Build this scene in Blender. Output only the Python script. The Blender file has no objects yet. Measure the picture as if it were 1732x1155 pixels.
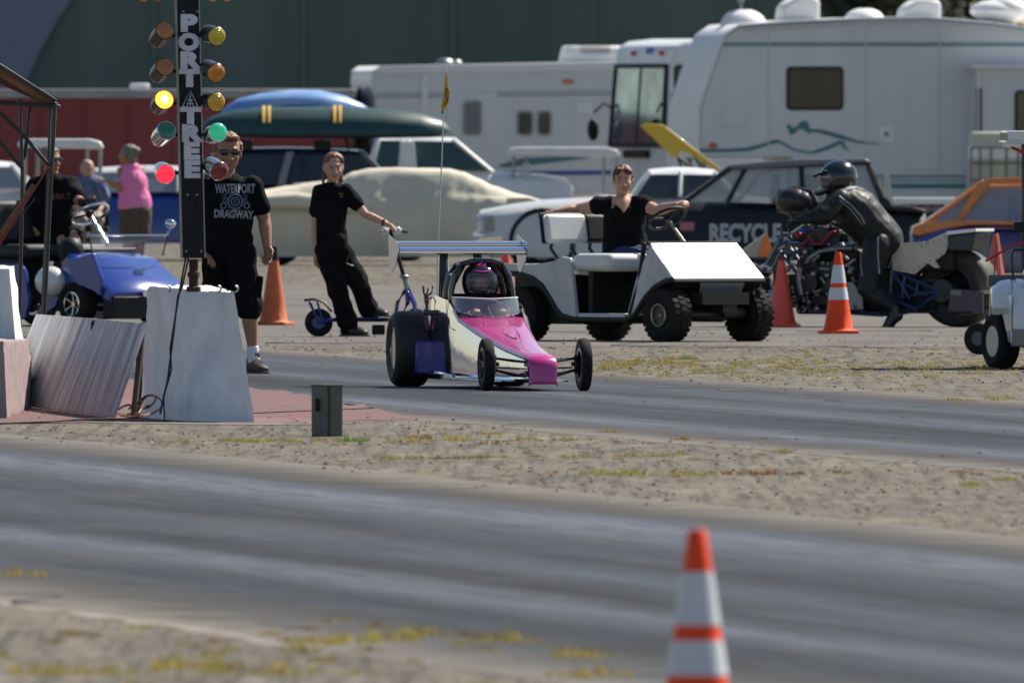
import bpy, math, random
from mathutils import Vector as V, Matrix, noise
from mathutils.bvhtree import BVHTree
random.seed(7)
PI = math.pi; R = math.radians
sc = bpy.context.scene; C = sc.collection
F = 46000.0; CX = 866.0; HY = 191.0; EYE = 1.9      # focal length in photo pixels, image centre, horizon row, eye height
SUN = V((.50, .42, .76)).normalized()

# ------------------------------------------------------------------ materials
MATS = {}
def mat(name, col, rough=.6, metal=0., coat=0., bump=0., bscale=60., var=0., vscale=6., col2=None, alpha=1., emis=None, es=1., spec=.5, stretch=None, trans=0., dirt=0., lucent=None):
    if name in MATS: return MATS[name]
    m = bpy.data.materials.new(name); m.use_nodes = True; n = m.node_tree.nodes; l = m.node_tree.links
    b = n['Principled BSDF']; c4 = (*col, 1)
    b.inputs['Base Color'].default_value = c4; b.inputs['Roughness'].default_value = rough
    b.inputs['Metallic'].default_value = metal; b.inputs['Coat Weight'].default_value = coat
    b.inputs['Coat Roughness'].default_value = .06; b.inputs['Alpha'].default_value = alpha
    b.inputs['Specular IOR Level'].default_value = spec; b.inputs['Transmission Weight'].default_value = trans
    if emis: b.inputs['Emission Color'].default_value = (*emis, 1); b.inputs['Emission Strength'].default_value = es
    tc = n.new('ShaderNodeTexCoord'); mp = n.new('ShaderNodeMapping'); l.new(tc.outputs['Object'], mp.inputs[0])
    if stretch: mp.inputs['Scale'].default_value = stretch
    if var > 0 or col2:
        t = n.new('ShaderNodeTexNoise'); t.inputs['Scale'].default_value = vscale; t.inputs['Detail'].default_value = 6; t.inputs['Roughness'].default_value = .65
        l.new(mp.outputs[0], t.inputs['Vector'])
        r = n.new('ShaderNodeValToRGB'); r.color_ramp.elements[0].position = .35; r.color_ramp.elements[1].position = .68
        c2 = col2 or tuple(x * (1 - var) for x in col)
        r.color_ramp.elements[0].color = (*c2, 1); r.color_ramp.elements[1].color = c4
        l.new(t.outputs['Fac'], r.inputs[0]); l.new(r.outputs[0], b.inputs['Base Color'])
        rr = n.new('ShaderNodeMapRange'); rr.inputs['To Min'].default_value = min(1, rough * 1.25); rr.inputs['To Max'].default_value = rough * .85
        l.new(t.outputs['Fac'], rr.inputs['Value']); l.new(rr.outputs[0], b.inputs['Roughness'])
    if bump > 0:
        t2 = n.new('ShaderNodeTexNoise'); t2.inputs['Scale'].default_value = bscale; t2.inputs['Detail'].default_value = 4
        l.new(mp.outputs[0], t2.inputs['Vector'])
        bp = n.new('ShaderNodeBump'); bp.inputs['Strength'].default_value = bump; bp.inputs['Distance'].default_value = .02
        l.new(t2.outputs['Fac'], bp.inputs['Height']); l.new(bp.outputs[0], b.inputs['Normal'])
    if lucent:
        tr_ = n.new('ShaderNodeBsdfTranslucent'); tr_.inputs[0].default_value = (*lucent, 1); ad = n.new('ShaderNodeAddShader'); l.new(b.outputs[0], ad.inputs[0]); l.new(tr_.outputs[0], ad.inputs[1]); l.new(ad.outputs[0], n['Material Output'].inputs[0])
    MATS[name] = m; return m

# ------------------------------------------------------------------ mesh builder
def frame_of(d, hint=None):
    d = V(d).normalized(); h = V(hint) if hint is not None else (V((0, 0, 1)) if abs(d.z) < .9 else V((1, 0, 0)))
    a = h - d * h.dot(d)
    if a.length < 1e-5: a = V((1, .1, 0)) - d * V((1, .1, 0)).dot(d)
    a.normalize(); return a, d.cross(a)

class M:
    def __init__(s): s.v = []; s.f = []
    def add(s, vs, fs):
        k = len(s.v); s.v += [V(p) for p in vs]; s.f += [tuple(i + k for i in f) for f in fs]; return s
    def box(s, c, d, rot=None, taper=(1, 1)):
        c = V(c); vs = []
        for z in (-.5, .5):
            tx, ty = (taper if z > 0 else (1, 1))
            for x, y in ((-.5, -.5), (.5, -.5), (.5, .5), (-.5, .5)):
                p = V((x * d[0] * tx, y * d[1] * ty, z * d[2]))
                if rot is not None: p = rot @ p
                vs.append(p + c)
        return s.add(vs, [(0, 3, 2, 1), (4, 5, 6, 7), (0, 1, 5, 4), (1, 2, 6, 5), (2, 3, 7, 6), (3, 0, 4, 7)])
    def prism(s, pts, y0, y1, yf=None):
        n = len(pts); a = sum(pts[i][0] * pts[(i + 1) % n][1] - pts[(i + 1) % n][0] * pts[i][1] for i in range(n))
        if a < 0: pts = pts[::-1]
        f0 = (lambda x, z: y0) if yf is None else (lambda x, z: yf(x, z, y0)); f1 = (lambda x, z: y1) if yf is None else (lambda x, z: yf(x, z, y1))
        vs = [(x, f0(x, z), z) for x, z in pts] + [(x, f1(x, z), z) for x, z in pts]
        fs = [tuple(range(n)), tuple(range(2 * n - 1, n - 1, -1))] + [(i, i + n, (i + 1) % n + n, (i + 1) % n) for i in range(n)]
        return s.add(vs, fs)
    def rings(s, rs, cap=True, close=False):
        n = len(rs[0]); vs = [p for r in rs for p in r]; fs = []
        m = len(rs)
        for k in range(m if close else m - 1):
            a = k * n; b = ((k + 1) % m) * n
            for i in range(n): fs.append((a + i, a + (i + 1) % n, b + (i + 1) % n, b + i))
        if cap and not close: fs += [tuple(range(n - 1, -1, -1)), tuple(range((m - 1) * n, m * n))]
        return s.add(vs, fs)
    def limb(s, pts, rad, hint=None, flat=None, n=12, cap=True):
        """tube through points; radii may be numbers or (a,b) pairs along hint and across it; rounded ends"""
        pts = [V(p) for p in pts]; m = len(pts)
        rad = [(r, r) if not isinstance(r, tuple) else r for r in (rad if isinstance(rad, (list, tuple)) else [rad] * m)]
        rs = []
        def ring(c, a, b, ra, rb): return [c + a * (math.cos(2 * PI * i / n) * ra) + b * (math.sin(2 * PI * i / n) * rb) for i in range(n)]
        for k, p in enumerate(pts):
            d = (pts[min(k + 1, m - 1)] - pts[max(k - 1, 0)])
            a, b = frame_of(d, hint); d = d.normalized(); ra, rb = rad[k]; q = min(ra, rb)
            if k == 0 and cap:
                for t in (.97, .75, .4): 
                    w = math.sqrt(1 - t * t); rs.append(ring(p - d * q * t, a, b, ra * w, rb * w))
            rs.append(ring(p, a, b, ra, rb))
            if k == m - 1 and cap:
                for t in (.4, .75, .97):
                    w = math.sqrt(1 - t * t); rs.append(ring(p + d * q * t, a, b, ra * w, rb * w))
        return s.rings(rs)
    def cyl(s, p0, p1, r0, r1=None, n=16):
        p0 = V(p0); p1 = V(p1); a, b = frame_of(p1 - p0); r1 = r0 if r1 is None else r1
        rg = lambda c, r: [c + a * (math.cos(2 * PI * i / n) * r) + b * (math.sin(2 * PI * i / n) * r) for i in range(n)]
        return s.rings([rg(p0, r0), rg(p1, r1)])
    def tube(s, pts, r, n=8):
        for a, b in zip(pts, pts[1:]): pass
        return s.limb(pts, r, n=n, cap=False)
    def lathe(s, prof, o, axis, n=28, closed=False):
        o = V(o); d = V(axis).normalized(); a, b = frame_of(d)
        rs = [[o + d * h + a * (math.cos(2 * PI * i / n) * r) + b * (math.sin(2 * PI * i / n) * r) for i in range(n)] for r, h in prof]
        return s.rings(rs, cap=not closed, close=closed)
    def ell(s, c, r, rot=None, n=16, m=10):
        c = V(c); r = (r, r, r) if not isinstance(r, (tuple, list)) else r; rs = []
        for k in range(1, m):
            t = PI * k / m; rg = []
            for i in range(n):
                p = V((math.sin(t) * math.cos(2 * PI * i / n) * r[0], math.sin(t) * math.sin(2 * PI * i / n) * r[1], -math.cos(t) * r[2]))
                if rot is not None: p = rot @ p
                rg.append(p + c)
            rs.append(rg)
        return s.rings(rs)
    def torus(s, c, axis, Rr, r, n=28, m=8, arc=(0, 2 * PI)):
        c = V(c); d = V(axis).normalized(); a, b = frame_of(d); full = abs(arc[1] - arc[0] - 2 * PI) < 1e-4; rs = []
        for k in range(n if full else n + 1):
            t = arc[0] + (arc[1] - arc[0]) * k / n; e = a * math.cos(t) + b * math.sin(t)
            rs.append([c + e * (Rr + r * math.cos(2 * PI * j / m)) + d * (r * math.sin(2 * PI * j / m)) for j in range(m)])
        return s.rings(rs, cap=not full, close=full)
    def move(s, f): s.v = [V(f(p)) for p in s.v]; return s

def recalc(me):
    import bmesh
    bm = bmesh.new(); bm.from_mesh(me); bmesh.ops.recalc_face_normals(bm, faces=bm.faces); bm.to_mesh(me); bm.free()

def mk(name, m, material, parent=None, bevel=0., smooth=40, voxel=0., sm=0, disp=0., dscale=.1, fix=True):
    me = bpy.data.meshes.new(name); me.from_pydata([tuple(p) for p in m.v], [], m.f); me.update()
    if fix and not voxel: recalc(me)
    o = bpy.data.objects.new(name, me); C.objects.link(o)
    if voxel:
        recalc(me)
        md = o.modifiers.new('r', 'REMESH'); md.mode = 'VOXEL'; md.voxel_size = voxel; md.use_smooth_shade = True
        if sm: s_ = o.modifiers.new('s', 'SMOOTH'); s_.iterations = sm; s_.factor = .5
        dg = bpy.context.evaluated_depsgraph_get(); me2 = bpy.data.meshes.new_from_object(o.evaluated_get(dg))
        o.modifiers.clear(); o.data = me2; bpy.data.meshes.remove(me); me = me2; me.name = name
        if disp:
            me.update(); nn = [v.normal.copy() for v in me.vertices]
            for v, q in zip(me.vertices, nn):
                p = v.co / dscale
                v.co += q * disp * (noise.noise(p) + .5 * noise.noise(p * V((2.2, 2.2, 1.3)) + V((5, 3, 9))))
            me.update()
        me.shade_smooth()
    elif smooth:
        me.shade_smooth(); me.set_sharp_from_angle(angle=R(smooth))
    me.materials.clear(); me.materials.append(material)
    if parent is not None: o.parent = parent
    if bevel: b = o.modifiers.new('b', 'BEVEL'); b.width = bevel; b.segments = 2; b.limit_method = 'ANGLE'; b.angle_limit = R(35)
    return o

def tag(o, label, cat=None, group=None, kind=None):
    if label: o['label'] = label
    if cat: o['category'] = cat
    if group: o['group'] = group
    if kind: o['kind'] = kind
    return o
def thing(name, label, cat, loc=(0, 0, 0), rotz=0, group=None):
    o = bpy.data.objects.new(name, None); C.objects.link(o); o.location = loc; o.rotation_euler = (0, 0, rotz)
    o.empty_display_size = .2
    return tag(o, label, cat, group)
def dup(root, loc, rotz=0, label=None, parent=None):
    r = root.copy(); C.objects.link(r)
    if parent is None: r.location = loc; r.rotation_euler = (0, 0, rotz)
    else: r.parent = parent
    if label: r['label'] = label
    for ch in list(root.children): dup(ch, None, 0, None, r)
    return r

class T:
    """a place on the flat ground: px = column in the photograph, s = pixels per metre there"""
    def __init__(t, px, s=None, py=None, c=1.0):
        t.s = s if s else (py - HY) / EYE; t.px = px; t.Y = F / t.s; t.g = HY + EYE * t.s; t.c = c
        t.loc = ((px - CX) / t.s, t.Y, 0)
    def X(t, px): return (px - t.px) / (t.s * t.c)
    def Z(t, py): return (t.g - py) / t.s
    def P(t, px, py, y=0): return V((t.X(px), y, t.Z(py)))
    def L(t, pts): return [(t.X(a), t.Z(b)) for a, b in pts]

def text(m, s, c, size, depth=.004, off=.0, sx=1., rot=0., shear=0.):
    cu = bpy.data.curves.new('t', 'FONT'); cu.body = s; cu.size = size; cu.extrude = depth / 2; cu.offset = off; cu.align_x = 'CENTER'; cu.align_y = 'CENTER'; cu.shear = shear
    cu.resolution_u = 3
    o = bpy.data.objects.new('t', cu); C.objects.link(o); dg = bpy.context.evaluated_depsgraph_get(); me = bpy.data.meshes.new_from_object(o.evaluated_get(dg))
    c = V(c); cr, sr = math.cos(rot), math.sin(rot)
    k = len(m.v)
    for v in me.vertices:
        x, z = v.co.x * sx, v.co.y; m.v.append(c + V((x * cr - z * sr, -v.co.z, x * sr + z * cr)))
    m.f += [tuple(i + k for i in p.vertices) for p in me.polygons]
    bpy.data.objects.remove(o); bpy.data.curves.remove(cu); bpy.data.meshes.remove(me)
    return m

# palette
W_ = mat('white_paint', (.78, .78, .77), .35, coat=.3, var=.12, vscale=3)
WD = mat('dusty_white_paint', (.62, .63, .64), .5, var=.25, vscale=5)
BLK = mat('black_plastic', (.010, .010, .011), .5, var=.3, spec=.3)
BLM = mat('black_metal', (.02, .02, .022), .35, metal=.2, coat=.2)
RUB = mat('tyre_rubber', (.015, .0145, .014), .8, bump=.3, bscale=90, var=.35, vscale=14, spec=.3)
CHR = mat('chrome', (.75, .76, .78), .08, metal=1.)
STL = mat('dull_steel', (.35, .35, .36), .4, metal=.9, var=.3)
GLS = mat('dark_glass', (.02, .025, .03), .06, spec=.8)
TGL = mat('clear_glass', (.35, .4, .42), .03, alpha=.38, spec=.8)
BLUE = mat('blue_paint', (.02, .035, .32), .25, coat=.6, var=.2)
SKIN = mat('skin', (.54, .31, .215), .5, var=.15, vscale=9, spec=.35)
SKIN2 = mat('tanned_skin', (.40, .20, .125), .5, var=.15, vscale=9, spec=.35)
BCL = mat('black_cotton', (.0075, .0075, .009), .9, bump=.3, bscale=25, var=.3, spec=.12)
ORG = mat('cone_orange', (.92, .075, .014), .5, var=.12, vscale=7, spec=.25)
REFL = mat('cone_collar', (.62, .64, .68), .4, var=.12, vscale=9)
# ------------------------------------------------------------------ world, sun, camera
w = bpy.data.worlds.new("World"); sc.world = w; w.use_nodes = True; nt = w.node_tree
sky = nt.nodes.new('ShaderNodeTexSky'); sky.sky_type = 'NISHITA'; sky.sun_disc = False
sky.sun_elevation = math.asin(SUN.z); sky.sun_rotation = math.atan2(SUN.x, SUN.y); sky.dust_density = .3
nt.links.new(sky.outputs[0], nt.nodes['Background'].inputs[0]); nt.nodes['Background'].inputs[1].default_value = .066
sd = bpy.data.lights.new('sun', 'SUN'); sd.energy = 5.0; sd.angle = R(.5); sd.color = (1, .93, .83)
so = bpy.data.objects.new('sun', sd); C.objects.link(so); so.rotation_euler = SUN.to_track_quat('Z', 'Y').to_euler(); so.location = SUN * 60
cd = bpy.data.cameras.new('camera'); co = bpy.data.objects.new('camera', cd); C.objects.link(co); sc.camera = co
cd.sensor_width = 36; cd.lens = F / 1732 * 36; cd.clip_start = 1; cd.clip_end = 6000
co.location = (0, 0, EYE); co.rotation_euler = (PI / 2, 0, 0); cd.shift_y = -(577.5 - HY) / 1732
cd.dof.use_dof = True; cd.dof.focus_distance = 187; cd.dof.aperture_fstop = 17
sc.view_settings.view_transform = 'Standard'; sc.view_settings.look = 'None'; sc.view_settings.exposure = .66
sc.cycles.use_denoising = True; sc.cycles.max_bounces = 8; sc.cycles.sample_clamp_indirect = 6

# ------------------------------------------------------------------ ground
TRK = math.atan(.1348)                                # the lanes run this much left of straight away
def gnoise(n, l, vec, scale, det=6, rgh=.6):
    t = n.new('ShaderNodeTexNoise'); t.inputs['Scale'].default_value = scale; t.inputs['Detail'].default_value = det; t.inputs['Roughness'].default_value = rgh
    l.new(vec, t.inputs['Vector']); return t.outputs['Fac']
def ramp(n, l, fac, stops):
    r = n.new('ShaderNodeValToRGB'); e = r.color_ramp.elements
    while len(e) < len(stops): e.new(.5)
    for x, (p, c) in zip(e, stops): x.position = p; x.color = (*c, 1) if isinstance(c, tuple) else (c, c, c, 1)
    l.new(fac, r.inputs[0]); return r.outputs[0]
def mixc(n, l, f, a, b, mode='MIX'):
    x = n.new('ShaderNodeMix'); x.data_type = 'RGBA'; x.blend_type = mode
    if isinstance(f, float): x.inputs[0].default_value = f
    else: l.new(f, x.inputs[0])
    for k, q in ((6, a), (7, b)):
        if isinstance(q, tuple): x.inputs[k].default_value = (*q, 1)
        else: l.new(q, x.inputs[k])
    return x.outputs[2]
def ground_mat(name, base, dark, pale, yellow, yth):
    m = bpy.data.materials.new(name); m.use_nodes = True; n = m.node_tree.nodes; l = m.node_tree.links; b = n['Principled BSDF']
    tc = n.new('ShaderNodeTexCoord'); mp = n.new('ShaderNodeMapping'); mp.inputs['Rotation'].default_value = (0, 0, -TRK); mp.inputs['Scale'].default_value = (1, .28, 1)
    l.new(tc.outputs['Object'], mp.inputs[0]); v = mp.outputs[0]
    c = ramp(n, l, gnoise(n, l, v, .55, 8, .7), [(.36, dark), (.55, base), (.72, pale)])
    c = mixc(n, l, .55, c, ramp(n, l, gnoise(n, l, v, 7, 6, .75), [(.36, dark), (.5, base), (.66, pale)]))
    c = mixc(n, l, ramp(n, l, gnoise(n, l, v, 34, 3, .7), [(.60, 0.), (.70, .75)]), c, tuple(x * .35 for x in dark))
    c = mixc(n, l, ramp(n, l, gnoise(n, l, v, 1.1, 7, .72), [(yth, 0.), (yth + .09, .55)]), c, yellow)
    mq = n.new('ShaderNodeMapping'); mq.inputs['Rotation'].default_value = (0, 0, -TRK); mq.inputs['Scale'].default_value = (13, .22, 1); l.new(tc.outputs['Object'], mq.inputs[0])
    c = mixc(n, l, ramp(n, l, gnoise(n, l, mq.outputs[0], 1, 7, .8), [(.42, .75), (.51, 0.), ]), c, tuple(x * .75 for x in dark))
    mq2 = n.new('ShaderNodeMapping'); mq2.inputs['Scale'].default_value = (5, .5, 1); mq2.inputs['Location'].default_value = (3, 7, 0); l.new(tc.outputs['Object'], mq2.inputs[0])
    c = mixc(n, l, ramp(n, l, gnoise(n, l, mq2.outputs[0], 1, 8, .8), [(.52, 0.), (.64, .55)]), c, tuple(min(1, x * 1.18) for x in pale))
    l.new(c, b.inputs['Base Color']); b.inputs['Roughness'].default_value = .95; b.inputs['Specular IOR Level'].default_value = .15
    return m
GM = ground_mat('gravel_apron', (.136, .119, .094), (.060, .053, .043), (.212, .188, .150), (.25, .20, .07), .60)
g = M(); g.add([(-900, -60, 0), (900, -60, 0), (900, 2600, 0), (-900, 2600, 0)], [(0, 1, 2, 3)])
tag(mk('ground', g, GM, smooth=0, fix=False), 'sandy worn tarmac and gravel apron', None, None, 'structure')

def lane_pt(c, Y):                                     # c = where the line would cross the camera's own row
    return (c - .1348 * Y, Y)
def lane(name, c0, c1, y0, y1, z, m, jit=.12, label=None, step=1.5):
    mm = M(); n = int((y1 - y0) / step); vs = []
    for i in range(n + 1):
        Y = y0 + (y1 - y0) * i / n
        for k, c in enumerate((c0, c1)):
            j = jit * (noise.noise(V((Y * .22, c, 3))) + .6 * noise.noise(V((Y * 1.1, c, 8))))
            x, y = lane_pt(c + j, Y); vs.append((x, y, z))
    mm.add(vs, [(2 * i, 2 * i + 1, 2 * i + 3, 2 * i + 2) for i in range(n)])
    return tag(mk(name, mm, m, smooth=0, fix=False), label, None, None, 'structure')
def road_mat(name, c0, w_, seed, sheen_bands, base=(.016, .0165, .018)):
    m = bpy.data.materials.new(name); m.use_nodes = True; n = m.node_tree.nodes; l = m.node_tree.links; b = n['Principled BSDF']
    tc = n.new('ShaderNodeTexCoord'); mp = n.new('ShaderNodeMapping'); mp.inputs['Rotation'].default_value = (0, 0, -TRK)
    mp.inputs['Location'].default_value = (seed, 0, 0)
    l.new(tc.outputs['Object'], mp.inputs[0]); 
    m2 = n.new('ShaderNodeMapping'); m2.inputs['Scale'].default_value = (1.5, .035, 1); l.new(mp.outputs[0], m2.inputs[0])
    m3 = n.new('ShaderNodeMapping'); m3.inputs['Scale'].default_value = (9, .22, 1); l.new(mp.outputs[0], m3.inputs[0])
    s1 = gnoise(n, l, m2.outputs[0], 1, 5, .6); s2 = gnoise(n, l, m3.outputs[0], 1, 4, .7)
    c = ramp(n, l, s1, [(.38, tuple(x * .55 for x in base)), (.52, base), (.66, tuple(x * 2.3 for x in base))])
    c = mixc(n, l, .4, c, ramp(n, l, s2, [(.35, tuple(x * .5 for x in base)), (.65, tuple(x * 2.1 for x in base))]))
    # sand drifting in from both shoulders
    sx = n.new('ShaderNodeSeparateXYZ'); l.new(mp.outputs[0], sx.inputs[0])
    cc = math.cos(TRK)
    a = n.new('ShaderNodeMath'); a.operation = 'ADD'; a.inputs[1].default_value = -seed - (c0 + w_ / 2) * cc; l.new(sx.outputs[0], a.inputs[0])
    ab = n.new('ShaderNodeMath'); ab.operation = 'ABSOLUTE'; l.new(a.outputs[0], ab.inputs[0])
    dv = n.new('ShaderNodeMath'); dv.operation = 'DIVIDE'; dv.inputs[1].default_value = w_ / 2 * cc; l.new(ab.outputs[0], dv.inputs[0])
    tt = n.new('ShaderNodeMapRange'); tt.inputs['From Min'].default_value = seed + c0 * cc; tt.inputs['From Max'].default_value = seed + (c0 + w_) * cc; l.new(sx.outputs[0], tt.inputs['Value'])
    tw = n.new('ShaderNodeMath'); tw.operation = 'MULTIPLY_ADD'; tw.inputs[1].default_value = .16; l.new(gnoise(n, l, m2.outputs[0], .7, 5, .7), tw.inputs[0]); l.new(tt.outputs[0], tw.inputs[2])
    bd = ramp(n, l, tw.outputs[0], [(p_, v_) for p_, v_ in sheen_bands])
    bf = mixc(n, l, bd, (0, 0, 0), ramp(n, l, s2, [(.25, .35), (.6, 1.)])); c = mixc(n, l, bf, c, (.145, .162, .20))  # bluish sky sheen of the polished streaks, put into the base colour
    m5 = n.new('ShaderNodeMapping'); m5.inputs['Scale'].default_value = (22, .6, 1); l.new(mp.outputs[0], m5.inputs[0])
    c = mixc(n, l, ramp(n, l, gnoise(n, l, m5.outputs[0], 1, 6, .85), [(.42, .55), (.52, 0.)]), c, (.012, .012, .013))
    m6 = n.new('ShaderNodeMapping'); m6.inputs['Scale'].default_value = (.9, .11, 1); m6.inputs['Location'].default_value = (9, 4, 0); l.new(mp.outputs[0], m6.inputs[0])
    c = mixc(n, l, ramp(n, l, gnoise(n, l, m6.outputs[0], 1, 7, .7), [(.52, 0.), (.66, .55)]), c, (.060, .060, .060))
    wob = n.new('ShaderNodeMath'); wob.operation = 'MULTIPLY_ADD'; wob.inputs[1].default_value = .5; l.new(gnoise(n, l, mp.outputs[0], 1.2, 6, .7), wob.inputs[0]); l.new(dv.outputs[0], wob.inputs[2])
    edge = ramp(n, l, wob.outputs[0], [(.92, 0.), (1.0, .12), ])
    edge2 = n.new('ShaderNodeMapRange'); edge2.inputs['From Min'].default_value = .98; edge2.inputs['From Max'].default_value = 1.2; l.new(wob.outputs[0], edge2.inputs['Value'])
    c = mixc(n, l, edge2.outputs[0], c, (.062, .055, .047))
    e3 = n.new('ShaderNodeMapRange'); e3.inputs['From Min'].default_value = 1.18; e3.inputs['From Max'].default_value = 1.38; l.new(wob.outputs[0], e3.inputs['Value']); c = mixc(n, l, e3.outputs[0], c, (.150, .132, .108))
    cr = ramp(n, l, gnoise(n, l, mp.outputs[0], 16, 3, .8), [(.62, 0.), (.74, .5)]); c = mixc(n, l, cr, c, (.02, .02, .02))
    l.new(c, b.inputs['Base Color'])
    rr = n.new('ShaderNodeMapRange'); rr.inputs['From Min'].default_value = .35; rr.inputs['From Max'].default_value = .68; rr.inputs['To Min'].default_value = .85; rr.inputs['To Max'].default_value = .50
    l.new(s1, rr.inputs['Value']); l.new(rr.outputs[0], b.inputs['Roughness']); b.inputs['Specular IOR Level'].default_value = .14
    return m
RM1 = road_mat('rubbered_asphalt_far', 22.4, 4.8, 3.0, [(0, .2), (.12, .1), (.24, .75), (.36, .1), (.50, .0), (.62, .55), (.74, .05), (.88, .4), (1., .2)]); RM2 = road_mat('rubbered_asphalt_near', 12.7, 5.6, 17., [(0, .1), (.26, .05), (.36, .62), (.44, .05), (.56, .22), (.66, .05), (.78, .25), (.92, .8), (1., .15)])
lane('road_far_lane', 22.05, 27.5, 20, 330, .0015, RM1, label='far drag strip lane, dark with tyre rubber')
lane('road_near_lane', 12.35, 18.7, 20, 330, .0015, RM2, label='near drag strip lane with pale sheen streaks in its colour')
# red painted start area round the timing tree
RP = mat('faded_red_paint', (.17, .048, .050), .85, var=.45, vscale=2.6, col2=(.085, .062, .055), stretch=(3, .4, 1))
# staging pavement across the back
PV = mat('staging_asphalt', (.15, .136, .118), .9, var=.35, vscale=.8, col2=(.095, .087, .077), stretch=(1, .25, 1), spec=.2)
p_ = M(); pts = [(-40, 223), (60, 219), (60, 300), (-40, 300)]
p_.add([(x, y, .001) for x, y in pts], [(0, 1, 2, 3)]); tag(mk('pavement', p_, PV, smooth=0, fix=False), 'grey staging lane pavement behind the dragster', None, None, 'structure')
# dark ragged cracks in the tarmac
ck = M()
def crack(pts, wd):
    vs = []; q = []
    for a, b in zip(pts, pts[1:]):
        for k in range(14): t = k / 14; q.append((a[0] + (b[0] - a[0]) * t, a[1] + (b[1] - a[1]) * t))
    for i, (x, y) in enumerate(q):
        j = noise.noise(V((x * 2, y * .7, wd))) * .5; wv = wd * max(0, .5 + noise.noise(V((x * 5, y, 2))) * 2.2)
        vs += [(x + j, y - wv / 2 + j, .004), (x + j, y + wv / 2 + j, .004)]
    ck.add(vs, [(2 * i, 2 * i + 2, 2 * i + 3, 2 * i + 1) for i in range(len(q) - 1)])
def gp(px, py): s = (py - HY) / EYE; return ((px - CX) / s, F / s)
def patch(name, pts, z, m, label, jit=.05):
    q = []
    for a, b in zip(pts, pts[1:] + pts[:1]):
        for k in range(12):
            t_ = k / 12; x, y = a[0] + (b[0] - a[0]) * t_, a[1] + (b[1] - a[1]) * t_; q.append((x + jit * noise.noise(V((x * 6, y * 2, 1))), y + jit * 12 * noise.noise(V((x * 5, y, 5))), z))
    mm = M(); mm.add(q, [tuple(range(len(q)))]); return tag(mk(name, mm, m, smooth=0), label, None, None, 'structure')
patch('road_red_painted_island', [gp(-60, 722), gp(0, 716), gp(235, 713), gp(430, 717), gp(520, 717), gp(600, 713), gp(705, 707), gp(640, 692), gp(560, 676), gp(430, 655), gp(240, 644), gp(-60, 644)], .0025, RP, 'faded red painted ground round the starting tree', .16)
patch('road_white_line', [gp(150, 715.5), gp(430, 719), gp(530, 718), gp(530, 716.2), gp(430, 716.8), gp(150, 713.5)], .0035, mat('worn_white_line', (.22, .19, .165), .8, var=.4, vscale=3), 'thin worn white line', .01)
crack([gp(0, 997), gp(230, 1028), gp(450, 1062), gp(700, 1098), gp(866, 1112), gp(1150, 1150)], .38)
crack([gp(1070, 652), gp(1200, 662), gp(1290, 668)], .5); crack([gp(1330, 668), gp(1395, 682)], .6)
crack([gp(880, 716), gp(1120, 735), gp(1400, 748), gp(1700, 752)], .10)
crack([gp(440, 579), gp(560, 581), gp(760, 577), gp(880, 582)], .8); crack([gp(960, 560), gp(1150, 588), gp(1420, 586), gp(1700, 592)], .5)
crack([gp(1000, 557), gp(1400, 560), gp(1600, 559)], .5)
tag(mk('road_cracks', ck, mat('tar_crack', (.05, .045, .04), .9), smooth=0, fix=False), 'dark cracks in the tarmac', None, None, 'structure')

patch('road_shoulder', [gp(-40, 1004), gp(230, 1038), gp(450, 1070), gp(700, 1106), gp(1100, 1153), gp(1100, 1168), gp(700, 1120), gp(450, 1085), gp(230, 1052), gp(-40, 1018)], .0008, mat('pale_shoulder', (.235, .205, .165), .9, var=.35, vscale=3, stretch=(1, .3, 1)), 'pale crumbled strip along the near lane edge', .08)
# loose stones (one uncountable mass)
st = M()
def stone(x, y, r):
    vs = [(x + r * random.uniform(.7, 1.3), y, r * .3), (x - r * random.uniform(.7, 1.3), y, r * .3), (x, y + r, r * .3), (x, y - r, r * .3), (x + r * .2, y, r * random.uniform(.7, 1.2)), (x, y, -.01)]
    st.add(vs, [(0, 2, 4), (2, 1, 4), (1, 3, 4), (3, 0, 4), (2, 0, 5), (1, 2, 5), (3, 1, 5), (0, 3, 5)])
def scatter(n, c0, c1, y0, y1, rmin, rmax):
    for i in range(n):
        c = random.uniform(c0, c1); Y = random.uniform(y0, y1); x = c - .1348 * Y
        if abs(x) > 880 * Y / F: continue
        if noise.noise(V((x * 1.3, Y * .35, 4))) + random.uniform(-.45, .45) < .0: continue
        stone(x, Y, rmin + (rmax - rmin) * random.random() ** 6)
scatter(9000, 18.4, 22.3, 125, 182, .002, .013)
scatter(15000, 27.0, 38, 185, 236, .002, .015)
scatter(1600, 22, 27.3, 150, 235, .002, .012)
scatter(1500, 4, 12.8, 60, 118, .004, .012)
scatter(1500, 12.8, 18.4, 95, 170, .0015, .007)
tag(mk('gravel', st, mat('loose_gravel', (.10, .085, .07), .9, var=.6, vscale=9), smooth=0, fix=False), 'loose stones on the tarmac', None, None, 'stuff')

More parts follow.
